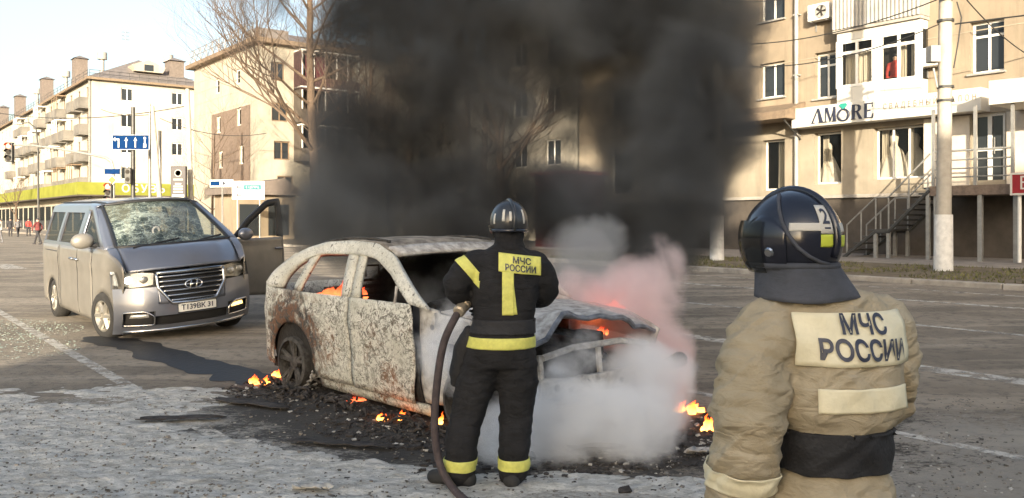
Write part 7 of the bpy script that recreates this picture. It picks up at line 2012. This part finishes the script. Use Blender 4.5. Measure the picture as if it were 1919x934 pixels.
def smoke_body(name, ells, material, voxel):
    mb = MB()
    for (c, r, wgt) in ells: mb.ellipsoid(c, [q * 1.0 for q in r], None, 24, 16)
    bm = remesh(mb, voxel, 1)
    for v in bm.verts: v.co += v.normal * voxel * .4
    o = bm_obj(bm, name, material)
    return tag(o, kind="stuff")
def E(px, py, rx, ry, d, rd, wgt):
    k_ = d / FPX; p = at(px, py, d); return (tuple(p), (rx * k_, rd, ry * k_), wgt)
dark = [E(705, 395, 190, 145, 11.6, 1.3, 1.25), E(600, 385, 105, 130, 12.6, .9, 1.15), E(860, 395, 230, 160, 11.8, 1.4, 1.25), E(1060, 385, 180, 115, 11.6, 1.3, 1.15), E(1235, 370, 165, 190, 11.8, 1.4, 1.2),
        E(1255, 190, 205, 240, 12.2, 1.5, 1.25), E(1335, 240, 120, 170, 12.6, 1.0, 1.0), E(1350, 60, 110, 150, 12.8, 1.0, .95), E(1170, 20, 320, 230, 12.4, 1.5, 1.15), E(1290, -90, 190, 240, 12.6, 1.5, 1.0),
        E(880, 10, 350, 200, 12.4, 1.4, 1.05), E(770, 200, 220, 230, 12.2, 1.3, .95), E(715, 10, 150, 200, 12.4, 1.2, 1.0), E(1000, -190, 560, 230, 12.8, 1.8, 1.0), E(665, 270, 125, 160, 12.0, 1.2, .95), E(960, 150, 230, 150, 12.2, 1.1, 1.0), E(1090, 140, 130, 120, 12.5, 1.0, 1.1), E(960, 260, 150, 90, 12.2, .8, .70), E(1080, 250, 90, 70, 12.4, .7, .62), E(545, 60, 170, 130, 13.2, 1.0, .33)]
cab = sl_(1.75, .22, .95)
cabin = [(tuple(cab), (.95, .78, .55), 1.4)]
smoke_body("cabin_smoke", cabin, smoke_material("soot_smoke", cabin, (.035, .034, .033), 5.0, 1.5, .2, 2.0, step=.3, wisp=.3), .10)
smoke_body("smoke", dark, smoke_material("dark_smoke", dark, (.22, .235, .25), 2.6, .95, .26, 1.7, step=.28, wisp=.72, ndet=6.0, dark=(.09, .093, .097)), .22)
white = [E(1110, 795, 235, 105, 6.3, .6, 1.05), E(965, 815, 120, 75, 6.2, .5, .9), E(1215, 735, 110, 125, 7.0, .6, .95), E(1075, 665, 115, 80, 6.4, .35, .30), E(838, 650, 70, 130, 6.5, .35, .62)]
smoke_body("steam", white, smoke_material("white_steam", white, (.985, .985, .985), 5.0, 2.6, .26, 1.5, step=.28, wisp=.75, ndet=6.0), .09)
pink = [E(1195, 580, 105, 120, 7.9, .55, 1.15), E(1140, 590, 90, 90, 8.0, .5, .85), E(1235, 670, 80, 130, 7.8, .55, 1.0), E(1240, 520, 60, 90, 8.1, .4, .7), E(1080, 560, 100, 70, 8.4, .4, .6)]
smoke_body("glow_tinted_smoke", pink, smoke_material("glow_tint_volume", pink, (.98, .86, .85), 3.4, 2.4, .26, 1.5, step=.28, wisp=.75, ndet=6.0), .10)  # pink tint puts the red glow of the fire into the smoke colour
grey = [E(1095, 490, 95, 95, 9.4, .7, 1.0), E(1040, 555, 110, 90, 9.2, .6, .7), E(1130, 450, 60, 60, 9.6, .5, .8), E(830, 560, 110, 90, 8.4, .5, .45)]
smoke_body("grey_smoke", grey, smoke_material("grey_smoke", grey, (.62, .64, .66), 1.5, 2.0, .24, 1.5, step=.28, wisp=.75, ndet=6.0), .11)

# ---------------------------------------------------------------- pieces that are separate bodies become separate parts
SPLIT = {"panel", "post", "clamp", "bracket", "arrow", "grille_corner", "grille_bar", "side_rail", "roof_bar", "wiper", "handle", "curtain", "brick_panel", "strip", "tread", "border", "text_panel", "tailgate_frame", "balcony_rail", "side_window", "window", "windows", "string_course", "center_pillar", "arch_trim", "panel_gap", "roof_ditch", "bolt_hole", "seat", "far_windows"}
def islands(me):
    par = list(range(len(me.vertices)))
    def find(a):
        while par[a] != a: par[a] = par[par[a]]; a = par[a]
        return a
    for p in me.polygons:
        v0 = find(p.vertices[0])
        for v in p.vertices[1:]: par[find(v)] = v0
    g_ = {}
    for p in me.polygons: g_.setdefault(find(p.vertices[0]), []).append(p.index)
    return list(g_.values())
for o in list(bpy.data.objects):
    if o.type != 'MESH' or o.parent is None or o.name.split(".")[0] not in SPLIT: continue
    gs = islands(o.data)
    if not 1 < len(gs) <= 80 or any(c.parent == o for c in bpy.data.objects): continue
    src = o.data
    for n_, g_ in enumerate(gs):
        vi = {}; vs, fs = [], []
        for pi in g_:
            f = []
            for v in src.polygons[pi].vertices:
                if v not in vi: vi[v] = len(vs); vs.append(tuple(src.vertices[v].co))
                f.append(vi[v])
            fs.append(tuple(f))
        me = bpy.data.meshes.new(o.name); me.from_pydata(vs, [], fs)
        for m_ in src.materials: me.materials.append(m_)
        for k_, pi in enumerate(g_): me.polygons[k_].use_smooth = src.polygons[pi].use_smooth; me.polygons[k_].material_index = src.polygons[pi].material_index
        if n_ == 0: first = me
        else:
            c = o.copy(); c.data = me; COL.objects.link(c)
    o.data = first
